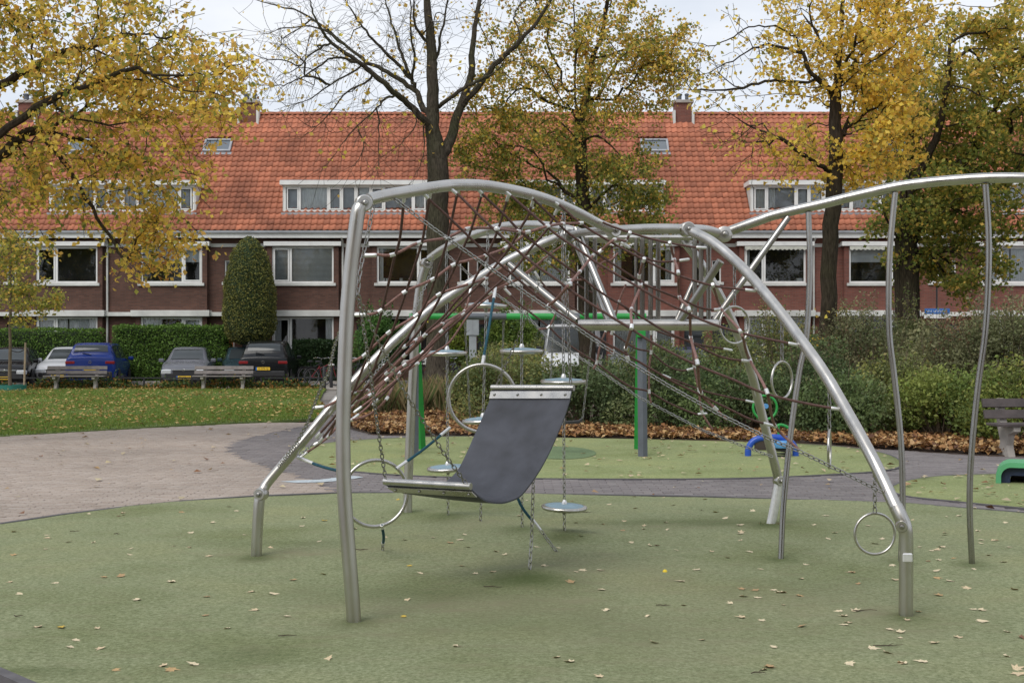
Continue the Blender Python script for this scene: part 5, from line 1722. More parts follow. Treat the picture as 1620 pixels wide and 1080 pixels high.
for sx in (-1, 1):
    x_a, x_b = sorted((sx * .55, sx * .90)); mb = MB(); mb.bbox(x_a, x_b, 2.6, 2.78, .8, 1.02, .03); mb.build('head_lamp', M['head_lamp'], vb)
    x_a, x_b = sorted((sx * .98, sx * 1.18)); mb = MB(); mb.bbox(x_a, x_b, 1.75, 1.85, 1.2, 1.5, .03); mb.build('mirror', M['black_metal'], vb)
    mb = MB(); mb.add([(sx * .985, .9, 1.3), (sx * .985, 1.7, 1.25), (sx * .88, 1.35, 1.95), (sx * .89, .9, 1.98)], [(0, 1, 2, 3)]); mb.build('side_window', M['car_glass'], vb)
    for yy in (-1.6, 1.9):
        m = Matrix.Translation((sx * .88, yy, .33)) @ Matrix.Rotation(R(90), 4, 'Y')
        mb = MB(); mb.lathe([(.2, -.1), (.31, -.1), (.33, -.07), (.33, .07), (.31, .1), (.2, .1)], 22, m); w_ = mb.build('wheel', M['tyre'], van, True)
        mb = MB(); mb.lathe([(.2, .09 * sx), (.18, .1 * sx), (.05, .08 * sx)], 16, m); mb.build('rim', M['rim'], w_, True)
mb = MB(); mb.bbox(-.5, .5, 2.7, 2.815, .66, .8, .02); mb.build('grille', M['black_metal'], vb)
mb = MB(); mb.bbox(-.85, .85, 2.6, 2.83, .34, .5, .03); mb.build('bumper', M['black_metal'], vb)

# ------------------------------------------------------------------ benches
def bench(label, loc, rz, pm, cm, half=1.0, legs=(-0.68, 0.68)):
    b = empty('park_bench', loc, rz, label, 'bench')
    for lx in legs:
        prof = [(-0.24, 0.0), (0.0, 0.0), (0.02, 0.2), (0.16, 0.36), (0.25, 0.4), (0.25, 0.43), (-0.16, 0.43), (-0.29, 0.80), (-0.35, 0.78), (-0.25, 0.40), (-0.16, 0.25)]
        prof = [(-0.20, 0.0), (0.12, 0.0), (0.06, 0.16), (0.10, 0.30), (0.26, 0.36), (0.26, 0.43), (-0.10, 0.42), (-0.22, 0.80), (-0.29, 0.78), (-0.20, 0.40), (-0.12, 0.2)]
        m = Matrix.Translation((lx - 0.05, 0, 0)) @ Matrix(((0, 0, 1, 0), (-1, 0, 0, 0), (0, 1, 0, 0), (0, 0, 0, 1)))
        mb = MB(); mb.prism(prof, m, 0.10); mb.build('leg', M[cm], b)
    for y in (-0.24, -0.12, 0.0):
        mb = MB(); mb.bbox(-half, half, y - 0.055, y + 0.055, 0.432, 0.47, 0.006); mb.build('seat_plank', M[pm], b)
    for z, y in ((0.58, 0.145), (0.735, 0.195)):
        mb = MB()
        m = Matrix.Translation((0, y - 0.035, z)) @ Matrix.Rotation(R(-17), 4, 'X')
        mb.xbox(m, half, 0.018, 0.06); mb.build('back_plank', M[pm], b)
    return b
bench('weathered grey bench on the lawn in front of the blue car', (W(120, 600, 43.8).x, 43.8, 0.01), 0, 'plank', 'concrete', 1.04)
bench('weathered grey bench on the lawn in front of the grey saloon', (W(353, 600, 43.8).x, 43.8, 0.01), 0, 'plank', 'concrete', 1.02)
bench('dark brown plank bench on concrete legs at the right edge', (W(1655, 600, 17.6).x, 17.6, 0.0), R(6), 'plank_dark', 'concrete', 0.85, (-0.56, 0.56))

# low black rail along the parking strip
def rail(px0, px1, d, label):
    a, b = (px0 - CX) / F * d, (px1 - CX) / F * d
    t = empty('low_rail', (a, d, 0), 0, label, 'railing', 'low black rails along the parking bays')
    mb = MB(); mb.box(0, b - a, -0.02, 0.02, 0.36, 0.41); mb.build('rail', M['black_metal'], t)
    n = max(1, int((b - a) / 1.6))
    for i in range(n + 1):
        x = 0.03 + (b - a - 0.06) * i / n
        mb = MB(); mb.box(x - 0.03, x + 0.03, -0.03, 0.03, 0, 0.36); mb.build('rail_post', M['black_metal'], t)
rail(-30, 66, 44.2, 'low black rail behind the young staked tree')
rail(75, 305, 44.25, 'low black rail behind the bench in front of the blue car')
rail(312, 404, 44.2, 'low black rail behind the bench in front of the grey saloon')
rail(412, 512, 44.25, 'low black rail in front of the black sport utility car')
def bollard(px, d, label, top=True):
    t = empty('bollard', ((px - CX) / F * d, d, 0), 0, label, 'bollard', 'black bollards at the lawn corner')
    mb = MB(); mb.lathe([(0.06, 0), (0.06, 0.78), (0.05, 0.8)], 14); mb.build('post', M['black_metal'], t, True)
    if top:
        mb = MB(); mb.lathe([(0.11, 0.8), (0.12, 0.82), (0.1, 0.86), (0.03, 0.87)], 14); mb.build('cap', M['offwhite'], t, True)
bollard(524, 45.4, 'black bollard with pale cap just left of the front post')
bollard(513, 43.6, 'short dark bollard at the end of the low rail', False)
bollard(610, 45.5, 'black bollard with pale cap seen through the left net')

# bicycles
def bicycle(px, d, rz, col, label):
    t = empty('bicycle', ((px - CX) / F * d, d, 0), R(rz), label, 'bicycle', 'bicycles parked by the road')
    for sx in (-0.53, 0.53):
        m = Matrix.Translation((sx, 0, 0.35)) @ Matrix.Rotation(R(90), 4, 'X')
        mb = MB(); mb.ring(m, 0.33, 0.018, 28, 6); w_ = mb.build('wheel', M['tyre'], t, True)
        mb = MB(); mb.ring(m, 0.305, 0.012, 28, 5)
        for q in range(9):
            a = math.pi * q / 9
            mb.tube([m @ Vector((0.3 * math.cos(a), 0.3 * math.sin(a), 0)), m @ Vector((-0.3 * math.cos(a), -0.3 * math.sin(a), 0))], 0.002, 3)
        mb.build('rim', M['rim'], w_, True)
        mb = MB(); mb.tube([(sx + 0.37 * math.cos(a), 0, 0.35 + 0.37 * math.sin(a)) for a in [R(20 + 14 * q) for q in range(11)]], 0.022, 6); mb.build('mudguard', M['black_metal'], w_, True)
    bb, st_, hd = (-0.08, 0, 0.30), (-0.20, 0, 0.78), (0.36, 0, 0.86)
    mb = MB()
    for a, b in ((bb, st_), (bb, hd), ((-0.17, 0, 0.66), hd), (bb, (-0.53, 0, 0.35)), ((-0.19, 0, 0.72), (-0.53, 0, 0.35)), (hd, (0.53, 0, 0.35))):
        mb.tube([a, b], 0.018, 8)
    mb.build('frame', M[col], t, True)
    mb = MB(); mb.tube([(0.34, 0, 0.88), (0.33, 0, 1.02)], 0.014, 8); mb.tube([(0.18, -0.28, 1.03), (0.34, -0.22, 1.06), (0.36, 0, 1.02), (0.34, 0.22, 1.06), (0.18, 0.28, 1.03)], 0.013, 8); mb.build('handlebar', M['chrome'], t, True)
    mb = MB(); mb.lathe([(0.02, -0.02), (0.1, 0.0), (0.1, 0.04), (0.04, 0.06)], 12, Matrix.Translation((-0.23, 0, 0.9)) @ Matrix.Diagonal((1.35, 0.9, 1, 1))); mb.tube([st_, (-0.22, 0, 0.9)], 0.013, 6); mb.build('saddle', M['black_metal'], t, True)
    mb = MB(); mb.box(-0.75, -0.35, -0.07, 0.07, 0.72, 0.735); mb.tube([(-0.53, 0.06, 0.35), (-0.7, 0.06, 0.72)], 0.008, 5); mb.build('carrier', M['black_metal'], t, True)
M['bike_red'] = simple('bike_red', (0.18, 0.015, 0.02), 0.35, 0, 0.1, 6)
bicycle(512, 47.4, 40, 'bike_red', 'dark red bicycle standing right of the black sport utility car')
bicycle(498, 47.9, 52, 'black_metal', 'black bicycle leaning closest to the black sport utility car')
bicycle(672, 46.6, 70, 'black_metal', 'dark bicycle left of the bare tree trunk')
bicycle(706, 47.2, 25, 'grey_paint', 'grey bicycle right of the bare tree trunk')
bicycle(560, 46.9, 62, 'black_metal', 'dark bicycle hidden behind the front left post')

# grey cabinet sign on a post
t = empty('sign_post', (W(748, 545, 45.0).x, 45.0, 0), 0, 'grey sign board on a broad grey post behind the discs', 'sign')
mb = MB(); mb.bbox(-0.13, 0.13, -0.06, 0.06, 0, 1.88, 0.01); mb.build('post', M['cabinet'], t)
mb = MB(); mb.bbox(-0.22, 0.22, -0.1, 0.02, 1.88, 2.45, 0.012); p = mb.build('board', M['cabinet'], t)
mb = MB(); mb.box(-0.01, 0.01, -0.106, -0.1, 1.9, 2.43); mb.build('board_seam', M['zinc'], p)
# dark door portal behind it is part of the house; blue rubbish container
t = empty('rubbish_container', (W(782, 560, 46.5).x, 46.5, -0.012), R(5), 'open dark blue container heaped with rubbish behind the discs', 'container')
mb = MB()
pr = [(-0.85, -0.5), (0.85, -0.5), (0.85, 0.5), (-0.85, 0.5)]
for (x0, x1, y0, y1) in ((-0.85, 0.85, -0.5, -0.46), (-0.85, 0.85, 0.46, 0.5), (-0.85, -0.81, -0.46, 0.46), (0.81, 0.85, -0.46, 0.46)): mb.box(x0, x1, y0, y1, 0.08, 1.06)
mb.box(-0.81, 0.81, -0.46, 0.46, 0.1, 0.14)
for xx in (-0.5, 0, 0.5): mb.box(xx - 0.04, xx + 0.04, -0.53, -0.5, 0.1, 1.0)
mb.build('bin', M['container_blue'], t)
for i in range(16):
    mb = MB(); s_ = rng.uniform(0.12, 0.26)
    bm = bmesh.new(); bmesh.ops.create_icosphere(bm, subdivisions=1, radius=s_)
    for v in bm.verts: v.co *= rng.uniform(0.7, 1.25)
    cx_, cy_, cz_ = rng.uniform(-0.68, 0.68), rng.uniform(-0.35, 0.35), 0.98 + rng.uniform(-0.05, 0.16)
    bm.verts.index_update()
    mb.add([(v.co.x + cx_, v.co.y + cy_, v.co.z * 0.7 + cz_) for v in bm.verts], [[v.index for v in f.verts] for f in bm.faces]); bm.free()
    mb.build('rubbish', [M['wood'], M['offwhite'], M['brown_panel'], M['plate'], M['curtain']][i % 5] if i % 5 != 3 else M['wood'], t)

# street name sign on a thin post with a ball lamp
t = empty('street_sign', (W(1482, 545, 46.0).x, 46.0, 0), 0, 'blue street name sign on a thin dark post with white lamp', 'street sign')
mb = MB(); mb.tube([(0, 0, 0), (0, 0, 4.62)], 0.03, 10); mb.build('post', M['black_metal'], t, True)
mb = MB(); mb.bbox(-0.46, 0.46, -0.06, -0.035, 2.66, 2.86, 0.01); p = mb.build('name_board', M['sign_blue'], t)
mb = MB()
xx = -0.40
for i in range(13):
    w_ = [0.035, 0.05, 0.028, 0.045][i % 4]
    if i in (4,): xx += 0.04
    mb.box(xx, xx + w_ * 0.35, -0.064, -0.06, 2.72, 2.80); mb.box(xx, xx + w_, -0.064, -0.06, 2.785 if i % 2 else 2.72, 2.80 if i % 2 else 2.735)
    xx += w_ + 0.018
mb.build('lettering', M['white'], p)
mb = MB(); mb.bbox(-0.48, 0.48, -0.055, -0.035, 2.5, 2.65, 0.008); mb.build('lower_board', M['white'], t)
mb = MB(); mb.tube([(0, 0, 4.6), (-0.06, 0, 4.66), (-0.16, 0, 4.66)], 0.02, 8); mb.lathe([(0.02, -0.14), (0.1, -0.1), (0.14, 0.0), (0.1, 0.1), (0.02, 0.13)], 16, Matrix.Translation((-0.2, 0, 4.66))); mb.build('lamp', M['white'], t, True)
mb = MB(); mb.lathe([(0.04, -0.01), (0.045, 0.0), (0.02, 0.02)], 12, Matrix.Translation((-0.22, -0.13, 4.68)) @ Matrix.Rotation(R(90), 4, 'X')); mb.build('lamp_lens', M['black_metal'], t, True)

# small pale utility boxes between the shrubs
for px, py, d, w_, h_, lab in ((985, 562, 45.5, 0.5, 1.15, 'pale grey utility cabinet behind the shrubs below the platform'),):
    t = empty('utility_cabinet', (W(px, 545, d).x, d, 0), 0, lab, 'cabinet')
    mb = MB(); mb.bbox(-w_, w_, -0.2, 0.2, 0.06, h_, 0.02); p = mb.build('housing', M['cabinet'], t)
    mb = MB(); mb.box(-0.008, 0.008, -0.206, -0.2, 0.1, h_ - 0.04); mb.build('door_seam', M['zinc'], p)
    mb = MB(); mb.bbox(-w_ - 0.03, w_ + 0.03, -0.23, 0.23, h_ + 0.002, h_ + 0.05, 0.01); mb.build('lid', M['cabinet'], t)

# ------------------------------------------------------------------ green swing frame
sw = empty('swing_set', (0.3, 18.0, 0), 0, 'green and grey swing frame standing on the far turf', 'swing')
SO = Vector((0.3, 18.0, 0))
ZB = EYE + (HOR - 500.5) / F * 18.0
bl, br_ = Vector(((648 - CX) / F * 18.0, 18.0, ZB)), Vector(((1022 - CX) / F * 18.0, 18.0, ZB))
def seg(p, q, u0, u1, r, mt, nm):
    mb = MB(SO); mb.tube([p.lerp(q, u0), p.lerp(q, u1)], r, 14); return mb.build(nm, M[mt], sw, True)
seg(bl, br_, 0, 0.22, 0.046, 'green', 'beam'); seg(bl, br_, 0.22, 0.41, 0.049, 'grey_paint', 'beam_sleeve'); seg(bl, br_, 0.41, 0.62, 0.046, 'green', 'beam'); seg(bl, br_, 0.62, 0.72, 0.049, 'grey_paint', 'beam_sleeve'); seg(bl, br_, 0.72, 1.0, 0.046, 'green', 'beam')
def leg(px_t, px_b, py_b, mt, w_):
    g = G(px_b, py_b)
    tp = Vector(((px_t - CX) / F * 18.0, 18.0, ZB))
    mb = MB(SO); mb.tube([Vector((g.x, g.y, -0.02)), tp], w_, 4, ex=1.0); mb.build('leg', M[mt], sw)
leg(1015, 1017, 723, 'grey_paint', 0.066); leg(1013, 1009.5, 711, 'green', 0.06)
leg(655, 655, 720, 'grey_paint', 0.066); leg(656, 667, 711, 'green', 0.065)
mb = MB(SO); q = W(1014, 527, 17.85); mb.bbox(q.x - 0.06, q.x + 0.06, q.y - 0.07, q.y + 0.05, q.z - 0.06, ZB - 0.02, 0.01); mb.build('head_bracket', M['green'], sw)
def swing_seat(pa, pb, seat, lab):
    t = empty('hanging_swing', (seat[0].lerp(seat[1], 0.5).x, seat[0].y, seat[0].z), 0, lab, 'swing seat', 'swing seats of the green frame')
    o_ = t.location.copy()
    for a, b in ((pa, seat[0]), (pb, seat[1])):
        mb = MB(o_); chain_mesh(mb, [a, b], 0.05, 0.012, 0.005); mb.build('chain', M['chain'], t, True)
    c_ = seat[0].lerp(seat[1], 0.5); d_ = (seat[1] - seat[0]).normalized()
    m = Matrix.Translation(c_) @ Matrix.Rotation(math.atan2(d_.y, d_.x), 4, 'Z')
    mb = MB(o_)
    L_ = (seat[1] - seat[0]).length / 2
    P_ = [(-L_, 0.03), (-L_ * 0.8, -0.005), (0, -0.02), (L_ * 0.8, -0.005), (L_, 0.03)]
    vv = []
    for (x, z) in P_:
        for y, dz in ((-0.1, 0), (0.1, 0), (0.1, 0.035), (-0.1, 0.035)): vv.append(m @ Vector((x, y, z + dz)))
    ff = [(i * 4 + k, i * 4 + (k + 1) % 4, i * 4 + 4 + (k + 1) % 4, i * 4 + 4 + k) for i in range(4) for k in range(4)] + [(3, 2, 1, 0), (16, 17, 18, 19)]
    mb.add(vv, ff); mb.build('seat', M['black_metal'], t)
swing_seat(W(876, 503, 18.0), W(940, 503, 18.0), (W(868, 668, 17.9), W(921, 668, 17.9)), 'black swing seat showing right of the hammock belt')
swing_seat(W(735, 503, 18.0), W(797, 503, 18.0), (W(744, 667, 18.1), W(791, 667, 18.1)), 'black swing seat hidden behind the hammock belt and ring')

# ------------------------------------------------------------------ blue spring toy and green arch toy
t0 = W(1221, 722, 17.5)
t = empty('spring_toy', (t0.x, 17.5, 0), 0, 'blue arched spring toy with green wheel behind the rear leg', 'spring toy')
mb = MB()
arc = [(-0.33, 0, 0.0), (-0.32, 0, 0.12), (-0.25, 0, 0.22), (-0.12, 0, 0.262), (0.1, 0, 0.265), (0.24, 0, 0.22), (0.32, 0, 0.12), (0.33, 0, 0.0)]
mb.tube(catmull(arc, 5), 0.045, 12); mb.build('arch', M['blue_toy'], t, True)
mb = MB(); mb.bbox(-0.24, 0.26, -0.02, 0.02, 0.09, 0.25, 0.01); mb.build('side_panel', M['brown_panel'], t)
mb = MB(); mb.lathe([(0.11, 0.13), (0.13, 0.16), (0.13, 0.21), (0.1, 0.23)], 18, Matrix.Translation((0.12, -0.1, 0)) @ Matrix.Diagonal((1, 0.7, 1, 1))); mb.build('seat', M['cyan_toy'], t, True)
mb = MB()
mb.tube([(0.12 + 0.07 * math.cos(a), -0.1 + 0.07 * math.sin(a), 0.0 + 0.14 * i / 60) for i, a in enumerate([R(24 * q) for q in range(60)])], 0.009, 5); mb.build('spring', M['black_metal'], t, True)
mb = MB(); mb.ring(Matrix.Translation((-0.09, 0.02, 0.68)) @ Matrix.Rotation(R(90), 4, 'X'), 0.165, 0.017, 32, 8); w_ = mb.build('wheel', M['green'], t, True)
mb = MB(); mb.lathe([(0.035, -0.03), (0.035, 0.03)], 12, Matrix.Translation((-0.08, 0.02, 0.70)) @ Matrix.Rotation(R(90), 4, 'X')); mb.build('hub', M['cyan_toy'], w_, True)
mb = MB(); mb.tube([(-0.09, 0.02, 0.25), (-0.09, 0.02, 0.52)], 0.018, 8); mb.build('column', M['black_metal'], t, True)
mb = MB(); mb.tube(catmull([(0.04, 0.03, 0.40), (0.12, 0.03, 0.44), (0.2, 0.03, 0.42), (0.27, 0.03, 0.37)], 5), 0.02, 8); mb.tube([(0.1, 0.03, 0.24), (0.1, 0.03, 0.44)], 0.016, 8); mb.build('grab_bar', M['green'], t, True)

g = G(1652, 765)
t = empty('arch_toy', (g.x, g.y, 0), R(-22), 'low green arch shaped play tunnel with navy inside at the right edge', 'play tunnel')
ow, oh, th = 0.50, 0.245, 0.055
def arch_prof(w_, h_, r_):
    p = [(-w_, 0)]
    for k in range(9): a = math.pi - math.pi / 2 * k / 8; p.append((-w_ + r_ + r_ * math.cos(a), h_ - r_ + r_ * math.sin(a)))
    for k in range(9): a = math.pi / 2 - math.pi / 2 * k / 8; p.append((w_ - r_ + r_ * math.cos(a), h_ - r_ + r_ * math.sin(a)))
    p.append((w_, 0))
    return p
def arch_shell(name, w_, h_, r_, t_, y0, y1, mat):
    A_, B_ = arch_prof(w_, h_, r_), arch_prof(w_ - t_, h_ - t_, max(r_ - t_, 0.03))
    n = len(A_)
    vv = [(x, y0, z) for x, z in A_] + [(x, y0, z) for x, z in B_] + [(x, y1, z) for x, z in A_] + [(x, y1, z) for x, z in B_]
    ff = []
    for i in range(n - 1):
        ff += [(i, i + 1, n + i + 1, n + i), (2 * n + i, 3 * n + i, 3 * n + i + 1, 2 * n + i + 1), (i, 2 * n + i, 2 * n + i + 1, i + 1), (n + i, n + i + 1, 3 * n + i + 1, 3 * n + i)]
    mb = MB(); mb.add(vv, ff); return mb.build(name, mat, t)
arch_shell('shell', ow, oh, 0.16, th, -0.25, 0.25, M['green_toy'])
arch_shell('liner', ow - th - 0.003, oh - th - 0.003, 0.11, 0.09, -0.18, 0.25, M['navy'])
mb = MB(); mb.box(-ow + 0.15, ow - 0.15, 0.2, 0.24, 0.0, oh - 0.15); mb.build('back_panel', M['brown_panel'], t)
# ------------------------------------------------------------------ trees
def resample(poly, step):
    out = [np.array(poly[0], float)]
    for a, b in zip(poly, poly[1:]):
        a = np.array(a, float); b = np.array(b, float)
        k = max(1, int(np.linalg.norm(b - a) / step))
        out += [a + (b - a) * (j + 1) / k for j in range(k)]
    return out

def grow(seeds, attract, step=0.3, twigs=2, twig_len=0.5, droop=0.0, wpath=0.12, seed_tw=0.0):
    "skeleton: seeded limbs, then every attraction point joined to the best near node by a curved branch"
    pos, par, plen, dirs = [], [], [], []
    def add(p, pa):
        pos.append(np.array(p, float)); par.append(pa)
        if pa < 0: plen.append(0.0); dirs.append(np.array([0, 0, 1.0]))
        else:
            d = pos[-1] - pos[pa]; l_ = np.linalg.norm(d)
            plen.append(plen[pa] + l_); dirs.append(d / (l_ + 1e-9))
        return len(pos) - 1
    for i, s_ in enumerate(seeds):
        pts = [np.array(v) for v in catmull(s_, 4)] if len(s_) > 2 else [np.array(v, float) for v in s_]
        pts = resample(pts, step)
        if i == 0:
            pa = -1
        else:
            A = np.array(pos); pa = int(np.argmin(np.linalg.norm(A - pts[0], axis=1)))
        for j, p in enumerate(pts):
            if i and j == 0 and np.linalg.norm(pos[pa] - p) < 0.15: continue
            jit = nr.normal(0, 0.015, 3) if j else 0
            pa = add(p + jit, pa)
    nseed = len(pos)
    if len(attract):
        A = np.array(pos)
        d0 = np.array([np.min(np.linalg.norm(A - q, axis=1)) for q in attract])
        for q in attract[np.argsort(d0)]:
            A = np.array(pos)
            dv = q - A
            dl = np.linalg.norm(dv, axis=1)
            cosb = np.einsum('ij,ij->i', dv, np.array(dirs)) / (dl + 1e-6)
            cost = dl * (1.25 - 0.35 * cosb) + wpath * np.array(plen)
            pa = int(np.argmin(cost))
            L_ = dl[pa]
            if L_ < 0.1: continue
            a = A[pa]
            ctrl = a + dirs[pa] * L_ * 0.35 + np.array([0, 0, -droop * L_])* 0 + (q - a) * 0.15
            k = max(1, int(L_ / step))
            for j in range(1, k + 1):
                t = j / k
                p = (1 - t) ** 2 * a + 2 * t * (1 - t) * ctrl + t * t * q
                p = p + np.array([0, 0, droop * L_ * t * (1 - t)]) + nr.normal(0, 0.012, 3) * (t < 1)
                pa = add(p, pa)
    ntw = len(pos)
    nch = np.zeros(ntw, int)
    for i in range(ntw):
        if par[i] >= 0: nch[par[i]] += 1
    tips = [i for i in range(nseed if seed_tw == 0 else 1, ntw) if nch[i] == 0 or nr.uniform() < (0.25 if i >= nseed else seed_tw)]
    for i in tips:
        for _ in range(twigs):
            d = dirs[i] * 0.8 + nr.normal(0, 0.6, 3) + np.array([0, 0, 0.15 - droop])
            d /= np.linalg.norm(d)
            L_ = twig_len * nr.uniform(0.5, 1.3)
            pa = i
            k = 3 if twig_len < 1 else 5
            for j in range(k):
                d = d + nr.normal(0, 0.16, 3) + np.array([0, 0, -droop * 0.5]); d /= np.linalg.norm(d)
                pa = add(pos[pa] + d * L_ / k, pa)
    return np.array(pos), np.array(par), np.array(dirs), nseed

def radii(pos, par, R0, tip, ex=0.5):
    n = len(pos)
    cnt = np.zeros(n); ch = np.zeros(n, int)
    for i in range(n):
        if par[i] >= 0: ch[par[i]] += 1
    cnt[ch == 0] = 1
    for i in range(n - 1, 0, -1):
        cnt[par[i]] += cnt[i]
    return np.maximum(tip, R0 * (cnt / cnt[0]) ** ex), cnt

def tree_tubes(mb, pos, par, rad, flare=True):
    n = len(pos)
    kids = [[] for _ in range(n)]
    for i in range(1, n):
        if par[i] >= 0: kids[par[i]].append(i)
    stack = [0]
    while stack:
        s_ = stack.pop()
        ch = []
        if par[s_] >= 0: ch.append(par[s_])
        i = s_
        ch.append(i)
        while kids[i]:
            ks = sorted(kids[i], key=lambda k: -rad[k])
            stack += ks[1:]
            i = ks[0]
            ch.append(i)
        if len(ch) < 2: continue
        rr = [float(rad[k]) for k in ch]
        if par[s_] >= 0: rr[0] = rr[1]
        r0 = max(rr[:2])
        if par[s_] < 0 and flare:
            for j in range(min(4, len(rr))): rr[j] *= 1 + 0.35 * max(0, 1 - j / 3.0)
        sides = 12 if r0 > 0.12 else 7 if r0 > 0.04 else 5 if r0 > 0.014 else 3
        mb.tube([Vector(pos[k]) for k in ch], rr, sides, cap=False)

def ell_pts(n, c_, rx, ry, rz, shell=0.0):
    p = nr.normal(size=(n, 3)); p /= np.linalg.norm(p, axis=1, keepdims=True)
    r_ = nr.uniform(shell, 1, (n, 1)) ** (1 / 2.2)
    return np.array(c_) + p * r_ * np.array([rx, ry, rz])

def make_tree(label, base, seeds, attract, R0, leaves=(0, 0.09), cols=None, wts=None, tip=0.006, step=0.3, twigs=2, twig_len=0.5, droop=0.0, bark='bark', leaf_rad=0.16, zcol=None, leaf_filter=None, name='linden_tree', group=None, ex=0.5, wpath=0.12, seed_tw=0.0, seed_r=None):
    t = empty(name, base, 0, label, 'tree', group or 'park trees')
    pos, par, dirs, ns = grow(seeds, attract, step, twigs, twig_len, droop, wpath, seed_tw)
    rad, cnt = radii(pos, par, R0, tip, ex)
    if seed_r is not None:      # limbs whose thickness is given: nodes near a traced limb take its radius
        for (pl_, rr_) in zip(seeds[::-1], seed_r[::-1]):
            rr_ = rr_ if len(rr_) == len(pl_) else list(np.linspace(rr_[0], rr_[-1], len(pl_)))
            A_ = np.array([np.array(v, float) for v in pl_])
            D_ = np.array([[np.linalg.norm(q - a) for a in A_] for q in pos[:ns]])
            for i_ in range(ns):
                for j_ in range(len(A_) - 1):
                    ab = A_[j_ + 1] - A_[j_]
                    t_ = float(np.clip(((pos[i_] - A_[j_]) @ ab) / (ab @ ab + 1e-9), 0, 1))
                    if np.linalg.norm(pos[i_] - A_[j_] - ab * t_) < 0.10:
                        rad[i_] = rr_[j_] + (rr_[j_ + 1] - rr_[j_]) * t_
        rad[ns:] = np.minimum(rad[ns:], 0.045)
    mb = MB(base)
    tree_tubes(mb, pos, par, rad)
    mb.build('trunk', M[bark], t, True)
    nl, size = leaves
    if nl:
        thin = np.where((rad <= tip * 2.2) & (np.arange(len(pos)) > 5))[0]
        if leaf_filter is not None:
            w = leaf_filter(pos[thin]); w = w / w.sum()
            k = nr.choice(thin, nl, p=w)
        else:
            k = nr.choice(thin, nl)
        P = pos[k] + nr.normal(0, leaf_rad, (nl, 3)) * np.array([1, 1, 0.8])
        P[:, 2] -= 0.05
        V, Fq = leaf_quads(P, size, nrm_bias=0.35)
        c_ = pick_cols(nl, cols, wts, 0.22)
        if zcol is not None: c_ = zcol(P, c_)
        o = inst('crown', np_mesh('crown', V - np.array(base), Fq, M['leaf'], np.repeat(c_, 4, 0)), t)
    return t

def lim(d, *pts, wob=0.0):
    "limb traced in photo pixels at distance d (+ optional per-point depth offset)"
    return [np.array(W(p[0], p[1], d + (p[2] if len(p) > 2 else 0))) for p in pts]
def base_of(px, d): return ((px - CX) / F * d, d, 0.0)

YEL, OCH, OLV, GRN, BRN = (0.96, 0.70, 0.125), (0.80, 0.54, 0.13), (0.40, 0.38, 0.085), (0.19, 0.24, 0.055), (0.50, 0.27, 0.09)

# 1 near yellow tree reaching in from the left
D1 = 19.5
b1 = base_of(-190, D1)
s1 = [[np.array(b1), np.array(W(-188, 600, D1)), np.array(W(-180, 400, D1)), np.array(W(-172, 250, D1)), np.array(W(-165, 60, D1)), np.array(W(-150, -160, D1))],
      lim(D1, (-175, 330), (-100, 290, -.2), (0, 213, -.5), (45, 178, -.7), (95, 148, -.9), (140, 110, -1.0), (190, 70, -1.2)),
      lim(D1, (-175, 345), (-80, 285, .3), (0, 246, .5), (30, 220, .6), (60, 207, .7), (105, 215, .8), (150, 232, .9), (215, 270, 1.0), (262, 310, 1.1)),
      lim(D1, (-172, 260), (-70, 170, .2), (0, 134, .3), (42, 113, .2), (100, 83, .1), (145, 72, 0), (192, 57, -.1), (232, 53, -.2), (270, 59, -.3), (330, 55, -.4), (385, 48, -.5)),
      lim(D1, (95, 148, -.9), (170, 125, -.9), (215, 107, -1.0), (243, 119, -1.1), (290, 118, -1.2), (335, 117, -1.3), (395, 95, -1.4)),
      lim(D1, (243, 119, -1.1), (285, 141, -1.2), (325, 146, -1.3), (380, 150, -1.3)),
      lim(D1, (150, 130, -.9), (165, 143, -1.0), (190, 170, -1.1), (212, 195, -1.2), (250, 225, -1.3), (300, 275, -1.4), (330, 330, -1.5)),
      lim(D1, (60, 207, .7), (85, 240, .6), (110, 270, .5), (145, 330, .4), (180, 385, .3), (210, 430, .2)),
      lim(D1, (20, 222, .6), (50, 260, .8), (75, 310, .9), (90, 350, 1.0)),
      lim(D1, (-60, 275, .3), (-10, 300, .6), (20, 340, .7)),
      lim(D1, (-165, 100), (-60, 20, .4), (60, -40, .6), (200, -60, .6))]
at1 = np.concatenate([ell_pts(240, W(40, 60, D1), 2.6, 2.2, 1.9), ell_pts(150, W(170, 180, D1), 1.7, 1.6, 1.3), ell_pts(110, W(250, 90, D1), 1.5, 1.2, .8), ell_pts(70, W(215, 300, D1 + .6), 1.1, 1.0, .8),
                      ell_pts(60, W(50, 290, D1 + .6), 1.1, 1.2, .9), ell_pts(40, W(240, 375, D1 + .5), .6, .5, .5), ell_pts(90, W(-200, 0, D1), 2.4, 2.4, 2.6), ell_pts(30, W(345, 125, D1 - 1.2), .6, .6, .5)])
def zc1(P, c):
    k = (nr.uniform(size=len(P)) < np.clip((P[:, 0] + 6.5) * -0.05 + 0.22 + 0.08 * np.sin(P[:, 2] * 3 + P[:, 0] * 2), 0, 1))
    c[k] = pick_cols(int(k.sum()), [OLV, GRN], [3, 1])
    return c
def lf1(p):
    # twigs far out to the upper right are nearly bare
    x = (p[:, 0] / p[:, 1] * F + CX); y = HOR - (p[:, 2] - EYE) / p[:, 1] * F
    w = np.ones(len(p)); w[(x > 240) & (y < 45)] = 0.25; w[(x > 330) & (y < 85)] = 0.35
    return w
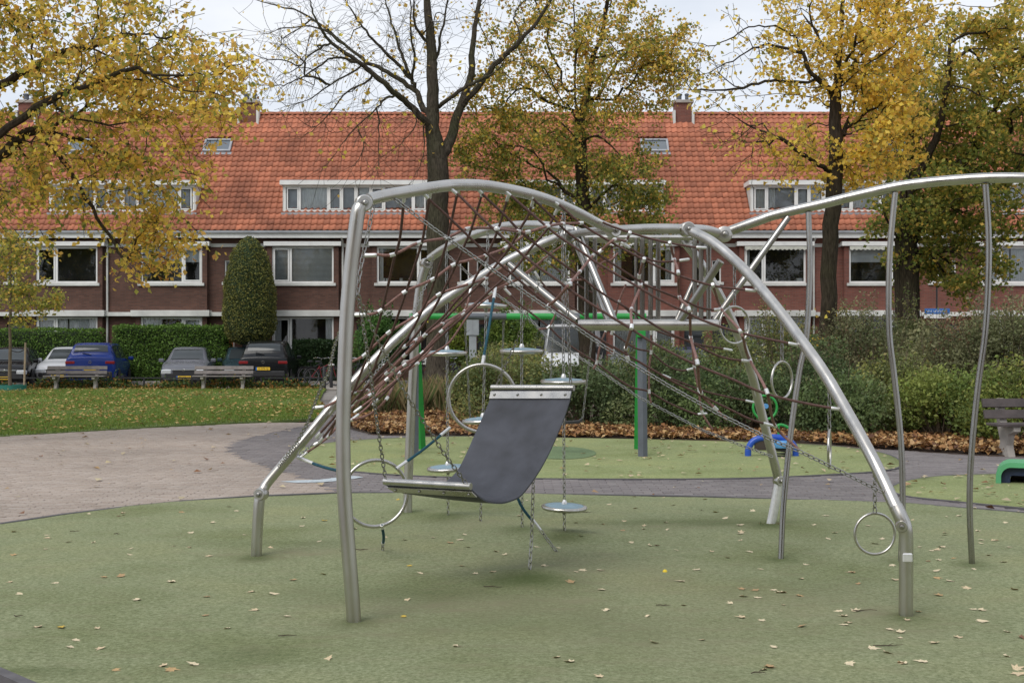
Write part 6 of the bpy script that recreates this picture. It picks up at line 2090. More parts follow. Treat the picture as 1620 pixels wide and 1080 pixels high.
make_tree('yellow leaved tree reaching in from the left edge over the lawn', b1, s1, at1, 0.20, (21500, 0.088), [OCH, YEL, (0.62, 0.48, 0.11), BRN, OLV], [5, 4, 3, 1.2, 1.0], 0.0045, 0.22, 2, 0.45, 0.25, 'bark_dark', 0.085, zc1, lf1, ex=0.66)

# 2 almost bare tree with forked trunk
D2 = 36.5
z = lambda x, y, e=0: (400 + x / 3.857, y / 3.857, e)
b2 = base_of(694, D2)
s2 = [[np.array(b2), np.array(W(693, 560, D2)), np.array(W(692, 450, D2)), np.array(W(692, 330, D2))] + lim(D2, z(1130, 1080), z(1125, 960), z(1100, 800), z(1100, 650), z(1092, 500), z(1085, 250), z(1062, 0), (672, -60), (668, -140)),
      lim(D2, z(1125, 960), z(1190, 890, .2), z(1250, 700, .4), z(1300, 560, .6), z(1330, 450, .7), z(1345, 220, .8), z(1385, 0, .9), (765, -70, 1.0)),
      lim(D2, z(1270, 640, .4), z(1350, 560, .2), z(1450, 430, 0), z(1560, 320, -.3), z(1620, 260, -.5), (845, 40, -.7), (872, 0, -.9), (905, -60, -1)),
      lim(D2, z(1100, 770), z(1040, 730, -.3), z(950, 630, -.6), z(860, 560, -1.0), z(740, 450, -1.3), z(600, 350, -1.6), z(480, 260, -1.8), z(420, 190, -2.0), z(370, 80, -2.1), z(345, 0, -2.2)),
      lim(D2, z(1100, 690), z(1040, 660, .3), z(1000, 570, .5), z(920, 500, .7), z(820, 440, .9), z(700, 375, 1.1), z(560, 270, 1.3), z(430, 160, 1.4), z(250, 60, 1.5), z(0, 0, 1.6)),
      lim(D2, z(985, 520, .5), z(960, 480, .5), z(880, 390, .3), z(780, 290, 0), z(690, 190, -.2), z(620, 100, -.3), z(565, 0, -.4)),
      lim(D2, z(960, 470, .4), z(920, 360, .4), z(880, 240, .5), z(840, 110, .5), z(815, 0, .5)),
      lim(D2, z(965, 480, .4), z(990, 360, .2), z(965, 220, 0), z(965, 0, -.2)),
      lim(D2, z(1085, 280), z(1010, 200, -.3), z(980, 100, -.5), z(990, 0, -.6)),
      lim(D2, z(1090, 400), z(1130, 330, .3), z(1150, 200, .5), z(1190, 0, .6)),
      lim(D2, z(1140, 650), z(1200, 600, -.4), z(1290, 530, -.6), z(1400, 480, -.8), z(1500, 430, -1)),
      lim(D2, z(640, 380, -1.5), z(500, 350, -1.6), z(350, 440, -1.7), z(240, 500, -1.8), z(140, 525, -1.9), z(20, 510, -2)),
      lim(D2, z(480, 265, -1.8), z(380, 310, -1.8), z(270, 420, -1.8), z(170, 460, -1.8)),
      lim(D2, z(690, 400, 1.0), z(560, 460, 1.0), z(400, 570, .9), z(310, 620, .8), z(170, 660, .8)),
      lim(D2, z(720, 480, -1.2), z(560, 580, -1.2), z(430, 740, -1.1), z(290, 850, -1.0)),
      lim(D2, z(560, 270, 1.3), z(400, 170, 1.3), z(200, 170, 1.2), z(80, 210, 1.1)),
      lim(D2, z(870, 590, -1.0), z(800, 610, -1.2), z(740, 680, -1.3), z(640, 770, -1.3), z(540, 890, -1.4), z(430, 1030, -1.4)),
      lim(D2, z(760, 660, -1.2), z(770, 780, -1.2), z(770, 950, -1.1), z(760, 1080, -1.1)),
      lim(D2, z(990, 640, -.5), z(990, 760, -.6), z(930, 850, -.7), z(880, 900, -.7)),
      lim(D2, z(1040, 780, -.2), z(1040, 950, -.3), z(1000, 1080, -.3)),
      lim(D2, z(640, 780, -1.3), z(680, 900, -1.2), z(600, 1040, -1.2))]
r2 = [[.38, .335, .32, .315, .31, .30, .21, .18, .165, .14, .10, .07, .04], [.2, .19, .15, .13, .12, .09, .07, .04], [.12, .11, .10, .085, .075, .06, .05, .03], [.13, .125, .11, .10, .085, .07, .055, .045, .03, .02],
      [.11, .11, .095, .085, .075, .065, .05, .04, .03, .015], [.075, .07, .06, .05, .04, .03, .02], [.065, .055, .045, .035, .025], [.05, .045, .035, .02], [.06, .05, .04, .025], [.055, .05, .04, .025], [.08, .07, .06, .045, .03]] + [[.04, .008]] * 5 + [[.045, .006]] + [[.028, .006]] * 4
at2 = np.concatenate([ell_pts(70, W(560, 60, D2), 3.2, 2.2, 2.0), ell_pts(45, W(480, 110, D2 - .5), 1.7, 1.8, 1.3), ell_pts(55, W(740, 20, D2), 2.6, 2.0, 2.4), ell_pts(30, W(540, 180, D2 - .8), 1.4, 1.0, .8), ell_pts(60, W(650, -100, D2), 3.5, 2.5, 2.5)])
make_tree('nearly bare tree with forked trunk behind the front arch', b2, s2, at2, 0.335, (800, 0.13), [YEL, OCH, (0.5, 0.38, 0.12)], [3, 3, 2], 0.0052, 0.22, 2, 1.05, 0.10, 'bark', 0.08, ex=0.62, wpath=0.05, seed_tw=0.75, seed_r=[[v * (1.0 if i == 0 else 0.85) for v in q] for i, q in enumerate(r2)])

# 3 green and yellow tree in the middle
D3 = 39.0
z = lambda x, y, e=0: (800 + x / 3.857, y / 3.857, e)
b3 = base_of(930, D3)
s3 = [[np.array(b3), np.array(W(930, 560, D3)), np.array(W(926, 400, D3))] + lim(D3, (922, 300), (918, 230), z(460, 700), z(500, 560), z(530, 350), z(590, 220), z(620, 0), (965, -60)),
      lim(D3, z(440, 700), z(420, 500, -.5), z(430, 300, -.7), z(420, 100, -.8), (908, -40, -1)),
      lim(D3, z(550, 360), z(680, 320, .3), z(790, 280, .5), z(920, 230, .7), z(1060, 215, .9)),
      lim(D3, z(440, 550), z(560, 490, -.4), z(680, 480, -.7), z(800, 500, -.9)),
      lim(D3, z(430, 680, -.2), z(250, 620, -.8), z(150, 550, -1.2), z(40, 490, -1.5), (790, 100, -1.7)),
      lim(D3, z(560, 600), z(640, 450, .6), z(720, 320, .8), z(780, 240, 1.0)),
      lim(D3, z(440, 900), z(560, 830, -.5), z(740, 980, -.8)),
      lim(D3, z(440, 900), z(300, 800, .5), z(150, 900, .9)),
      lim(D3, z(470, 800), z(400, 680, -.9), z(310, 560, -1.1), z(240, 420, -1.3))]
at3 = np.concatenate([ell_pts(150, W(900, 90, D3), 3.0, 2.6, 2.6), ell_pts(120, W(905, 260, D3), 2.6, 2.3, 2.2), ell_pts(60, W(1010, 110, D3), 1.6, 1.5, 1.5), ell_pts(80, W(890, 370, D3), 1.9, 1.8, 1.0), ell_pts(50, W(990, 290, D3), 1.3, 1.3, 1.0), ell_pts(40, W(800, 160, D3 - 1), 1.3, 1.3, 1.6), ell_pts(60, W(920, -60, D3), 3.0, 2.5, 2.0), ell_pts(45, W(775, 235, D3 - 1), 1.3, 1.0, .9), ell_pts(50, W(1045, 90, D3), 1.3, 1.2, 1.2), ell_pts(40, W(1010, 360, D3), 1.0, 1.0, .9), ell_pts(40, W(830, 320, D3), 1.3, 1.2, 1.0)])
def zc3(P, c):
    y = (HOR - (P[:, 2] - EYE) / P[:, 1] * F)
    g = np.clip((y - 90) / 280, 0.2, 0.75)
    k = nr.uniform(size=len(P)) < g
    c[k] = pick_cols(int(k.sum()), [GRN, OLV, (0.30, 0.34, 0.08), (0.14, 0.18, 0.04)], [2.5, 2, 2, 1.5])
    return c
make_tree('green tree turning yellow at its top, behind the platform', b3, s3, at3, 0.26, (44000, 0.105), [OCH, OLV, YEL, BRN], [4, 4, 2, 1.2], 0.007, 0.3, 2, 0.55, 0.1, 'bark_dark', 0.13, zc3, ex=0.6)

# 4 bright yellow tree
D4 = 28.5
z = lambda x, y, e=0: (1200 + x / 3.857, y / 3.857, e)
b4 = base_of(1305, D4)
s4 = [[np.array(b4), np.array(W(1306, 600, D4)), np.array(W(1309, 500, D4)), np.array(W(1314, 380, D4)), np.array(W(1320, 290, D4))] + lim(D4, z(470, 900), z(470, 600), z(490, 400), z(500, 200), z(515, 0), (1340, -80)),
      lim(D4, z(470, 600), z(400, 520, -.3), z(330, 450, -.5), z(270, 330, -.6), z(220, 220, -.8), z(150, 120, -.9), z(60, 50, -1.0), (1190, -20, -1.1)),
      lim(D4, z(360, 500, -.4), z(150, 490, -.7), z(0, 510, -.9), (1150, 142, -1.0), (1100, 143, -1.1), (1060, 135, -1.2)),
      lim(D4, z(220, 230, -.8), z(130, 170, -.9), z(0, 160, -1.0), (1170, 52, -1.0), (1130, 72, -1.1), (1090, 65, -1.1)),
      lim(D4, z(260, 330, -.6), z(120, 290, -.3), z(0, 280, -.2), (1160, 95, 0), (1110, 118, .1), (1070, 110, .2)),
      lim(D4, z(520, 460), z(600, 370, .3), z(680, 270, .5), z(740, 160, .6), z(765, 110, .6), z(740, 0, .7)),
      lim(D4, z(765, 115, .6), z(880, 100, .7), z(1000, 60, .8), z(1150, 30, .9), z(1400, 45, 1.0), z(1540, 10, 1.1)),
      lim(D4, z(500, 420), z(570, 320, -.5), z(600, 200, -.7), z(640, 0, -.8)),
      lim(D4, z(520, 820), z(560, 700, .4), z(600, 560, .6), z(570, 480, .6), z(700, 640, .9)),
      lim(D4, z(440, 1060), z(350, 990, -.5), z(250, 930, -.8), z(130, 850, -1.0), z(0, 790, -1.2), (1155, 180, -1.3), (1115, 152, -1.4)),
      lim(D4, z(440, 780), z(340, 750, .4), z(280, 830, .6), z(230, 1000, .7)),
      lim(D4, z(400, 290, -.3), z(340, 180, -.4), z(290, 0, -.5)),
      lim(D4, z(960, 80, .8), z(1090, 190, .9), z(1200, 340, 1.0), z(1140, 450, 1.0))]
at4 = np.concatenate([ell_pts(170, W(1370, 70, D4), 1.9, 1.7, 1.8), ell_pts(90, W(1390, 210, D4), 1.1, 1.2, 1.1), ell_pts(70, W(1240, 80, D4), 1.7, 1.4, 1.3), ell_pts(40, W(1240, 240, D4 - .6), 1.1, .9, .8), ell_pts(30, W(1130, 110, D4 - .8), .8, .8, .7), ell_pts(40, W(1330, 260, D4), .9, 1.0, .7), ell_pts(80, W(1340, -60, D4), 2.4, 2.0, 1.6), ell_pts(24, W(1180, 210, D4 - 1), .9, .5, .5)])
def lf4(p):
    x = (p[:, 0] / p[:, 1] * F + CX); y = HOR - (p[:, 2] - EYE) / p[:, 1] * F
    w = np.ones(len(p)); w[x < 1210] = 0.22; w[(x > 1480)] = 0.15; w[(x > 1340) & (x < 1470)] = 1.7
    return w
make_tree('bright yellow tree with slender dark trunk behind the right arch', b4, s4, at4, 0.185, (14500, 0.108), [YEL, (0.92, 0.66, 0.14), OCH, OLV, (0.5, 0.4, 0.12)], [5, 3, 2.5, 1.2, 1.5], 0.006, 0.24, 2, 0.42, 0.1, 'bark_dark', 0.10, None, lf4, seed_tw=0.15, ex=0.58)

# 5 dense green tree at the right
D5 = 35.0
b5 = base_of(1436, D5)
s5 = [[np.array(b5), np.array(W(1436, 560, D5)), np.array(W(1436, 470, D5)), np.array(W(1434, 400, D5)), np.array(W(1432, 330, D5)), np.array(W(1440, 220, D5)), np.array(W(1450, 90, D5)), np.array(W(1460, -60, D5))],
      lim(D5, (1434, 400), (1400, 340, -.4), (1390, 260, -.6), (1370, 160, -.8)),
      lim(D5, (1434, 380), (1480, 320, .4), (1520, 270, .7), (1560, 200, .9), (1600, 120, 1.1)),
      lim(D5, (1440, 300), (1480, 220, -.5), (1500, 120, -.8), (1500, 20, -.9)),
      lim(D5, (1500, 300, .5), (1570, 300, .9), (1620, 280, 1.2)),
      lim(D5, (1560, 200, .9), (1590, 150, .5), (1630, 60, .2))]
at5 = np.concatenate([ell_pts(190, W(1530, 170, D5), 2.5, 2.4, 2.4), ell_pts(140, W(1480, 320, D5), 1.9, 2.0, 1.3), ell_pts(60, W(1500, 420, D5), 1.7, 1.4, .6), ell_pts(60, W(1590, 70, D5), 2.2, 2.0, 1.2), ell_pts(70, W(1640, 260, D5), 2.2, 2.0, 2.2), ell_pts(50, W(1440, 200, D5), 1.2, 1.2, 1.4)])
def zc5(P, c):
    y = (HOR - (P[:, 2] - EYE) / P[:, 1] * F)
    k = nr.uniform(size=len(P)) < np.clip((y - 60) / 280, 0.12, 0.75)
    c[k] = pick_cols(int(k.sum()), [GRN, (0.15, 0.20, 0.045), OLV, (0.28, 0.32, 0.07)], [3, 1.5, 2.5, 1.5])
    return c
make_tree('dense dark green tree with thick trunk at the right', b5, s5, at5, 0.34, (40000, 0.115), [OCH, OLV, (0.50, 0.43, 0.10), YEL], [3, 4, 3, 0.8], 0.007, 0.3, 2, 0.55, 0.1, 'bark_dark', 0.145, zc5, ex=0.58)

# 6 young staked tree in a green ring
D6 = 42.5
b6 = base_of(16, D6)
s6 = [[np.array(b6), np.array(W(16, 520, D6)), np.array(W(17, 440, D6)), np.array(W(17, 340, D6))]]
at6 = np.concatenate([ell_pts(70, W(25, 460, D6), 1.15, 1.1, 1.0), ell_pts(40, W(15, 400, D6), .9, .9, .8), ell_pts(16, W(70, 475, D6), .5, .5, .3)])
make_tree('young slim tree with a stake and green ring at the left edge', b6, s6, at6, 0.05, (3600, 0.12), [OLV, (0.42, 0.40, 0.10), OCH, GRN, YEL], [4, 3, 2, 2, .7], 0.006, 0.3, 2, 0.3, 0, 'stem', 0.13, name='young_tree')
t = empty('tree_stake', (W(38, 545, D6).x, D6, 0), 0, 'wooden stake leaning beside the young tree', 'stake')
mb = MB(); mb.tube([(0, 0, 0), (0.05, 0, 1.62)], 0.035, 8); mb.build('stake', M['wood'], t, True)
mb = MB(); mb.tube(catmull([(0.04, 0, 1.4), (-0.2, 0.04, 1.3), (-0.46, 0, 1.36)], 4), 0.018, 6); mb.build('strap', M['black_metal'], t, True)
t = empty('tree_ring', (W(17, 545, D6).x, D6, 0), 0, 'dark green plastic ring around the foot of the young tree', 'planter ring')
mb = MB(); mb.lathe([(0.50, 0.0), (0.50, 0.20), (0.47, 0.20), (0.47, 0.0)], 28, close=True); mb.build('ring', M['teal_pot'], t, True)
mb = MB(); mb.lathe([(0.02, 0.12), (0.468, 0.12)], 24); mb.build('soil', M['soil'], t)

# ------------------------------------------------------------------ hedges, clipped cone
def leaf_part(name, parent, P, base, size, cols, wts, mat='leaf_shrub', bias=0.2, var=0.25, aspect=0.7):
    V, Fq = leaf_quads(P, size, nrm_bias=bias, aspect=aspect)
    c_ = pick_cols(len(P), cols, wts, var)
    return inst(name, np_mesh(name, V - np.array(base), Fq, M[mat], np.repeat(c_, 4, 0)), parent)

def hedge(px0, px1, z1, d0, d1, n, cols, wts, label):
    xa, xb = (px0 - CX) / F * d0, (px1 - CX) / F * d0
    base = ((xa + xb) / 2, (d0 + d1) / 2, 0)
    t = empty('hedge', base, 0, label, 'hedge', 'clipped hedges in the front gardens')
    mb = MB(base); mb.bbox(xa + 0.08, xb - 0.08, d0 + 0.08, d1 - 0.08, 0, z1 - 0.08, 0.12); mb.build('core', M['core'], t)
    u = nr.uniform(size=(n, 3))
    P = np.stack([xa + (xb - xa) * u[:, 0], d0 + (d1 - d0) * u[:, 1], 0.05 + (z1 - 0.05) * u[:, 2]], 1)
    f = nr.uniform(size=n)
    bump = lambda a, b: 0.05 * np.sin(a * 2.3 + 1) * np.sin(b * 3.1) + nr.normal(0, 0.035, n)
    m1 = f < 0.66
    P[m1, 1] = d0 + bump(P[:, 0], P[:, 2])[m1]
    m2 = (f >= 0.66) & (f < 0.9)
    P[m2, 2] = z1 + bump(P[:, 0], P[:, 1])[m2]
    m3 = f >= 0.9
    P[m3, 0] = np.where(nr.uniform(size=n) < 0.5, xa, xb)[m3] + bump(P[:, 1], P[:, 2])[m3]
    leaf_part('foliage', t, P, base, 0.085, cols, wts)
GH = [(0.11, 0.20, 0.035), (0.15, 0.26, 0.05), (0.07, 0.13, 0.025), (0.2, 0.31, 0.065)]
hedge(-160, 154, 2.15, 50.5, 51.5, 12000, GH, [3, 3, 2, 1], 'clipped green hedge at the left edge behind the black hatchback')
hedge(178, 357, 2.27, 50.4, 51.6, 13000, GH, [3, 3, 2, 1], 'tall clipped green hedge behind the grey saloon')
hedge(462, 538, 1.68, 50.6, 51.5, 5000, [(0.02, 0.045, 0.015), (0.03, 0.06, 0.018)], [1, 1], 'low dark hedge right of the black sport utility car')
hedge(1235, 1420, 1.9, 50.6, 51.5, 6000, GH, [3, 3, 2, 1], 'green hedge behind the shrubs left of the green tree trunk')

cb = base_of(394.5, 50.3)
t = empty('clipped_cone_tree', cb, 0, 'tall clipped cone shaped evergreen on a short trunk', 'topiary')
prof = [(0.3, 1.55), (0.72, 1.72), (0.92, 2.0), (1.01, 2.5), (1.01, 3.2), (0.95, 3.94), (0.83, 4.57), (0.64, 5.2), (0.42, 5.55), (0.2, 5.78), (0.04, 5.86)]
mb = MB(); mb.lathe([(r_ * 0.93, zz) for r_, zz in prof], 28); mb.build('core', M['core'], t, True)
mb = MB(); mb.tube([(0, 0, 0), (0.03, 0, 0.8), (0, 0, 1.7)], [0.14, 0.11, 0.1], 10); mb.build('trunk', M['bark'], t, True)
n = 17000
zz = nr.uniform(1.55, 5.85, n); an = nr.uniform(0, 2 * np.pi, n)
rr = np.interp(zz, [p[1] for p in prof], [p[0] for p in prof])
keep = nr.uniform(size=n) < (rr + 0.12) / 1.15
zz, an, rr = zz[keep], an[keep], rr[keep]
rr = rr + nr.normal(0, 0.03, len(rr)) + 0.045 * np.sin(an * 5 + zz * 3) * np.sin(an * 2 - zz * 2.2)
P = np.stack([np.cos(an) * rr + cb[0], np.sin(an) * rr + cb[1], zz], 1)
leaf_part('foliage', t, P, cb, 0.075, [(0.21, 0.21, 0.055), (0.15, 0.165, 0.045), (0.27, 0.25, 0.07), (0.09, 0.11, 0.035)], [3, 3, 2, 2])

# ------------------------------------------------------------------ shrubs
def shrub(px, d, w_px, h, label, cols, wts, n=9000, depth=1.4, size=0.066, shoots=60, stems=10, z0=0.12, name='shrub', twiggy=0.0):
    n = int(n * 1.35); cols = [sc(c, 1.25) for c in cols]
    base = base_of(px, d)
    t = empty(name, base, 0, label, 'shrub', 'shrubs of the planting bed')
    rx = w_px / 2 / F * d
    mb = MB()
    tips = []
    for i in range(stems + shoots):
        a = rng.uniform(0, 2 * math.pi); q = rng.uniform(0.2, 0.95)
        hh = h * (rng.uniform(0.55, 0.95) if i < stems else rng.uniform(0.85, 1.32)) * (1 - 0.45 * q * q)
        p1 = (rx * q * math.cos(a), depth * q * math.sin(a), hh)
        p0 = (p1[0] * 0.25, p1[1] * 0.25, 0)
        pm = ((p0[0] + p1[0]) * 0.5 + rng.uniform(-.1, .1), (p0[1] + p1[1]) * 0.5, hh * 0.55)
        pts = catmull([p0, pm, p1], 4)
        mb.tube(pts, [0.014 - 0.011 * k / (len(pts) - 1) for k in range(len(pts))], 4, cap=False)
        tips.append(pts)
    mb.build('stems', M['stem'], t)
    # foliage: clumps near a bumpy dome plus leaves along the shoots
    nc = max(12, int(rx * 16))
    ca = nr.uniform(0, 2 * np.pi, nc); cz = nr.uniform(0.12, 0.95, nc) ** 0.8
    cr = np.sqrt(np.clip(1 - cz ** 2.2, 0.02, 1)) * nr.uniform(0.55, 1.0, nc)
    C_ = np.stack([rx * cr * np.cos(ca), depth * cr * np.sin(ca), h * cz * nr.uniform(0.8, 1.03, nc)], 1)
    n1 = int(n * 0.68)
    k = nr.choice(nc, n1)
    sig = np.array([0.40, 0.40, 0.30]) * min(1.0, rx + 0.2)
    dv = nr.normal(size=(n1, 3)); dv /= np.linalg.norm(dv, axis=1, keepdims=True)
    P = C_[k] + dv * sig * nr.uniform(0.6, 1.35, (n1, 1))
    n2 = n - n1
    S_ = []
    for _ in range(n2):
        pts = tips[rng.randrange(len(tips))]
        u = rng.uniform(0.35, 1.0) * (len(pts) - 1)
        i = min(int(u), len(pts) - 2)
        S_.append(pts[i].lerp(pts[i + 1], u - i) + Vector((rng.gauss(0, .05), rng.gauss(0, .05), rng.gauss(0, .04))))
    P = np.concatenate([P, np.array([v[:] for v in S_])])
    P[:, 2] = np.maximum(P[:, 2], z0 * nr.uniform(0.3, 1.2, len(P)))
    cl = pick_cols(nc, cols, wts, 0.15)
    V, Fq = leaf_quads(P, size, nrm_bias=0.3, aspect=0.6)
    c1 = np.clip(cl[k] * nr.uniform(0.7, 1.35, (n1, 1)), 0, 1)
    c2 = pick_cols(n2, cols, wts, 0.25)
    c_ = np.concatenate([c1, c2])
    inst('foliage', np_mesh('foliage', V, Fq, M['leaf_shrub'], np.repeat(c_, 4, 0)), t)
    return t
DG = [(0.085, 0.12, 0.05), (0.11, 0.15, 0.055), (0.06, 0.085, 0.035), (0.16, 0.18, 0.075)]
OG = [(0.17, 0.195, 0.065), (0.125, 0.155, 0.055), (0.25, 0.24, 0.08), (0.09, 0.11, 0.04)]
YG = [(0.15, 0.20, 0.05), (0.19, 0.22, 0.055), (0.11, 0.15, 0.04), (0.29, 0.25, 0.07)]
RG = [(0.15, 0.155, 0.075), (0.18, 0.18, 0.09), (0.10, 0.115, 0.055), (0.21, 0.13, 0.075)]
SH = [
    (800, 25.3, 210, 1.3, 'olive shrub behind the large ring and hammock belt', OG, 1.3, 9000),
    (930, 24.4, 190, 1.15, 'dark green shrub right of the hammock belt under the white van', DG, 1.3, 9000),
    (1060, 23.6, 190, 1.3, 'dark green shrub behind the grey swing leg', DG, 1.3, 9500),
    (1150, 27.0, 180, 1.6, 'olive shrub under the platform tube', OG, 1.3, 9000),
    (1180, 22.5, 170, 1.0, 'dark leafy shrub behind the blue spring toy', DG, 1.1, 8500),
    (1275, 24.8, 190, 1.45, 'dark green shrub at the foot of the yellow tree', DG, 1.2, 9000),
    (1330, 21.5, 150, 1.0, 'dark leafy shrub in front between the right leg and the curved pole', DG, 1.0, 8500),
    (1370, 27.5, 200, 2.25, 'tall thin leaved shrub left of the green tree trunk', RG, 1.3, 8500),
    (1420, 22.6, 150, 1.25, 'green shrub behind the middle curved pole', OG, 1.0, 8500),
    (1500, 25.0, 210, 1.95, 'tall grey green shrub right of the middle curved pole', RG, 1.3, 10500),
    (1590, 24.0, 200, 2.3, 'tallest shrub at the right edge above the bench', RG, 1.3, 10500),
    (1490, 21.0, 150, 0.95, 'low yellow green shrub left of the right bench', YG, 1.0, 7500),
    (1600, 20.2, 190, 1.15, 'yellow green shrub behind the right bench', YG, 1.0, 9000),
    (1700, 22.5, 200, 2.2, 'tall shrub beyond the right edge', OG, 1.2, 6000),
    (800, 33.0, 120, 1.4, 'green shrub behind the disc steps', OG, 1.2, 8000),
    (1040, 33.0, 180, 1.45, 'green shrub in front of the white van', OG, 1.2, 8000),
    (1230, 32.0, 200, 2.3, 'green shrub below the red brick house window', OG, 1.2, 7500),
    (1430, 31.5, 100, 2.5, 'ivy like shrub wrapped round the foot of the green tree', OG, 1.0, 7000),
]
for (px, d, wpx, h, lab, cols, dep, n) in SH:
    shrub(px, d, wpx, h, lab, cols, [3, 3, 2, 1], n, dep)
shrub(600, 49.5, 85, 2.75, 'bright green bush in the garden right of the front post', [(0.05, 0.11, 0.025), (0.07, 0.14, 0.03), (0.03, 0.07, 0.02)], [2, 2, 1], 7000, 1.0, 0.11)
shrub(722, 49.3, 52, 2.75, 'yellow green climbing bush left of the grey sign', [(0.17, 0.21, 0.03), (0.12, 0.17, 0.03), (0.22, 0.24, 0.05)], [2, 2, 1], 5500, 0.8, 0.11)
shrub(810, 49.0, 110, 2.75, 'green climbing bush right of the grey sign', [(0.08, 0.13, 0.025), (0.12, 0.17, 0.03), (0.05, 0.09, 0.02)], [2, 2, 1], 8000, 0.9, 0.11)
shrub(848, 47.6, 46, 1.6, 'olive bush left of the white van', OG, [3, 3, 2, 1], 5000, 0.8, 0.1)
shrub(1262, 49.6, 80, 2.1, 'small dark garden bush under the white canopy band', DG, [3, 3, 2, 1], 4500, 0.8, 0.1)

# dry grasses at the lawn corner
def dry_grass(px, d, w_px, h, label, n=700):
    base = base_of(px, d)
    t = empty('dry_grass_clump', base, 0, label, 'grass clump', 'dry grass clumps by the lawn corner')
    rx = w_px / 2 / F * d
    a = nr.uniform(0, 2 * np.pi, n); q = np.sqrt(nr.uniform(0, 1, n))
    x0, y0 = rx * q * np.cos(a), 0.7 * q * np.sin(a)
    hh = h * nr.uniform(0.4, 1.1, n)
    lx, ly = nr.normal(0, 0.22, n) * hh, nr.normal(0, 0.22, n) * hh
    w_ = 0.009
    V = np.stack([np.stack([x0 - w_, y0, np.zeros(n)], 1), np.stack([x0 + w_, y0, np.zeros(n)], 1), np.stack([x0 + lx * .4 + w_ * .7, y0 + ly * .4, hh * .6], 1), np.stack([x0 + lx, y0 + ly, hh], 1)], 1)
    idx = (np.arange(n) * 4)[:, None]
    Fq = np.concatenate([idx + np.array([[0, 1, 2]]), idx + np.array([[0, 2, 3]])], 1).reshape(-1, 3)
    c_ = pick_cols(n, [(0.30, 0.23, 0.12), (0.22, 0.17, 0.08), (0.13, 0.15, 0.05), (0.10, 0.13, 0.04)], [3, 3, 2, 2])
    inst('blades', np_mesh('blades', V.reshape(-1, 3), Fq, M['leaf_dry'], np.repeat(c_, 4, 0)), t)
dry_grass(585, 27.5, 70, 0.75, 'dry beige grass clump beside the front left post', 900)
dry_grass(645, 29.0, 70, 0.7, 'dry beige grass clump left of the bare tree foot', 900)
dry_grass(700, 30.5, 90, 0.8, 'dry grass clump around the foot of the bare tree', 1000)
dry_grass(770, 28.5, 70, 0.8, 'dry reddish grass clump behind the large upright ring', 900)
dry_grass(1310, 21.8, 40, 0.7, 'dry brown grass clump behind the right leg', 500)

# ivy strip under the low rail
n = 5200
P = np.stack([nr.uniform(W(-20, 545, 44).x, W(510, 545, 44).x, n), nr.uniform(43.85, 44.35, n), np.abs(nr.normal(0, 0.16, n)) + 0.02], 1)
w_ = 0.5 + 0.5 * np.sin(P[:, 0] * 2.1) * np.sin(P[:, 0] * 0.9 + 1)
P[:, 2] *= 0.4 + w_
V, Fq = leaf_quads(P, 0.1, nrm_bias=0.3)
c_ = pick_cols(n, [(0.05, 0.09, 0.025), (0.09, 0.13, 0.03), (0.33, 0.22, 0.05), (0.3, 0.14, 0.04)], [3, 3, 1.2, 1.2])
k = P[:, 2] < 0.07
c_[k] = pick_cols(int(k.sum()), [(0.42, 0.28, 0.07), (0.34, 0.19, 0.05)], [1, 1])
tag(inst('ivy_strip', np_mesh('ivy_strip', V, Fq, M['leaf_shrub'], np.repeat(c_, 4, 0))), 'strip of ivy and leaves under the low black rail', 'ground cover', kind='stuff')

# ------------------------------------------------------------------ fallen leaves on the turf, twigs, yellow cap
def maple_mesh(name, seed, flat):
    r_ = random.Random(seed)
    pts = []
    lob = [(-100, .32), (-75, .22), (-48, .5), (-28, .3), (0, .62), (28, .3), (48, .5), (75, .22), (100, .32), (150, .16), (180, .2), (210, .16)]
    for a, l_ in lob:
        l_ *= r_.uniform(0.8, 1.15)
        an = R(a + 90)
        x, y = l_ * math.cos(an), l_ * math.sin(an)
        pts.append((x, y, flat * (x * x * 0.9 - 0.25 * y + r_.uniform(-0.04, 0.08)) + 0.02))
    mb = MB()
    mb.add([(0, 0, 0.0)] + pts + [(0, -0.55, 0.03), (0.02, -0.2, 0.01)], [(0, i + 1, (i + 1) % len(pts) + 1) for i in range(len(pts))] + [(len(pts) + 1, len(pts) + 2, 0)])
    for i, v in enumerate(mb.v): mb.v[i] = (v[0], v[1], max(v[2], 0.0))
    return mb
kinds = [('pale', [(0.60, 0.51, 0.34), (0.54, 0.43, 0.27)], 'pale curled leaf lying on the green turf', 'pale leaves fallen on the turf', 0.80),
         ('tan', [(0.36, 0.24, 0.12), (0.42, 0.28, 0.13)], 'tan leaf lying on the green turf', 'tan leaves fallen on the turf', 0.14),
         ('brown', [(0.17, 0.085, 0.04)], 'dark brown curled leaf lying on the green turf', 'dark brown leaves fallen on the turf', 0.03),
         ('yellow', [(0.48, 0.34, 0.05)], 'yellow leaf lying on the green turf', 'yellow leaves fallen on the turf', 0.03)]
LM = {}
for nm, cs, lab, grp, pr_ in kinds:
    LM[nm] = []
    for j in range(3):
        c0 = cs[j % len(cs)]
        LM[nm].append(maple_mesh('leaf', j * 7 + len(nm), [0.2, 0.4, 0.65][j]).mesh('fallen_leaf', simple('leaf_%s_%d' % (nm, j), c0, 0.75, 0, 0.2, 12)))
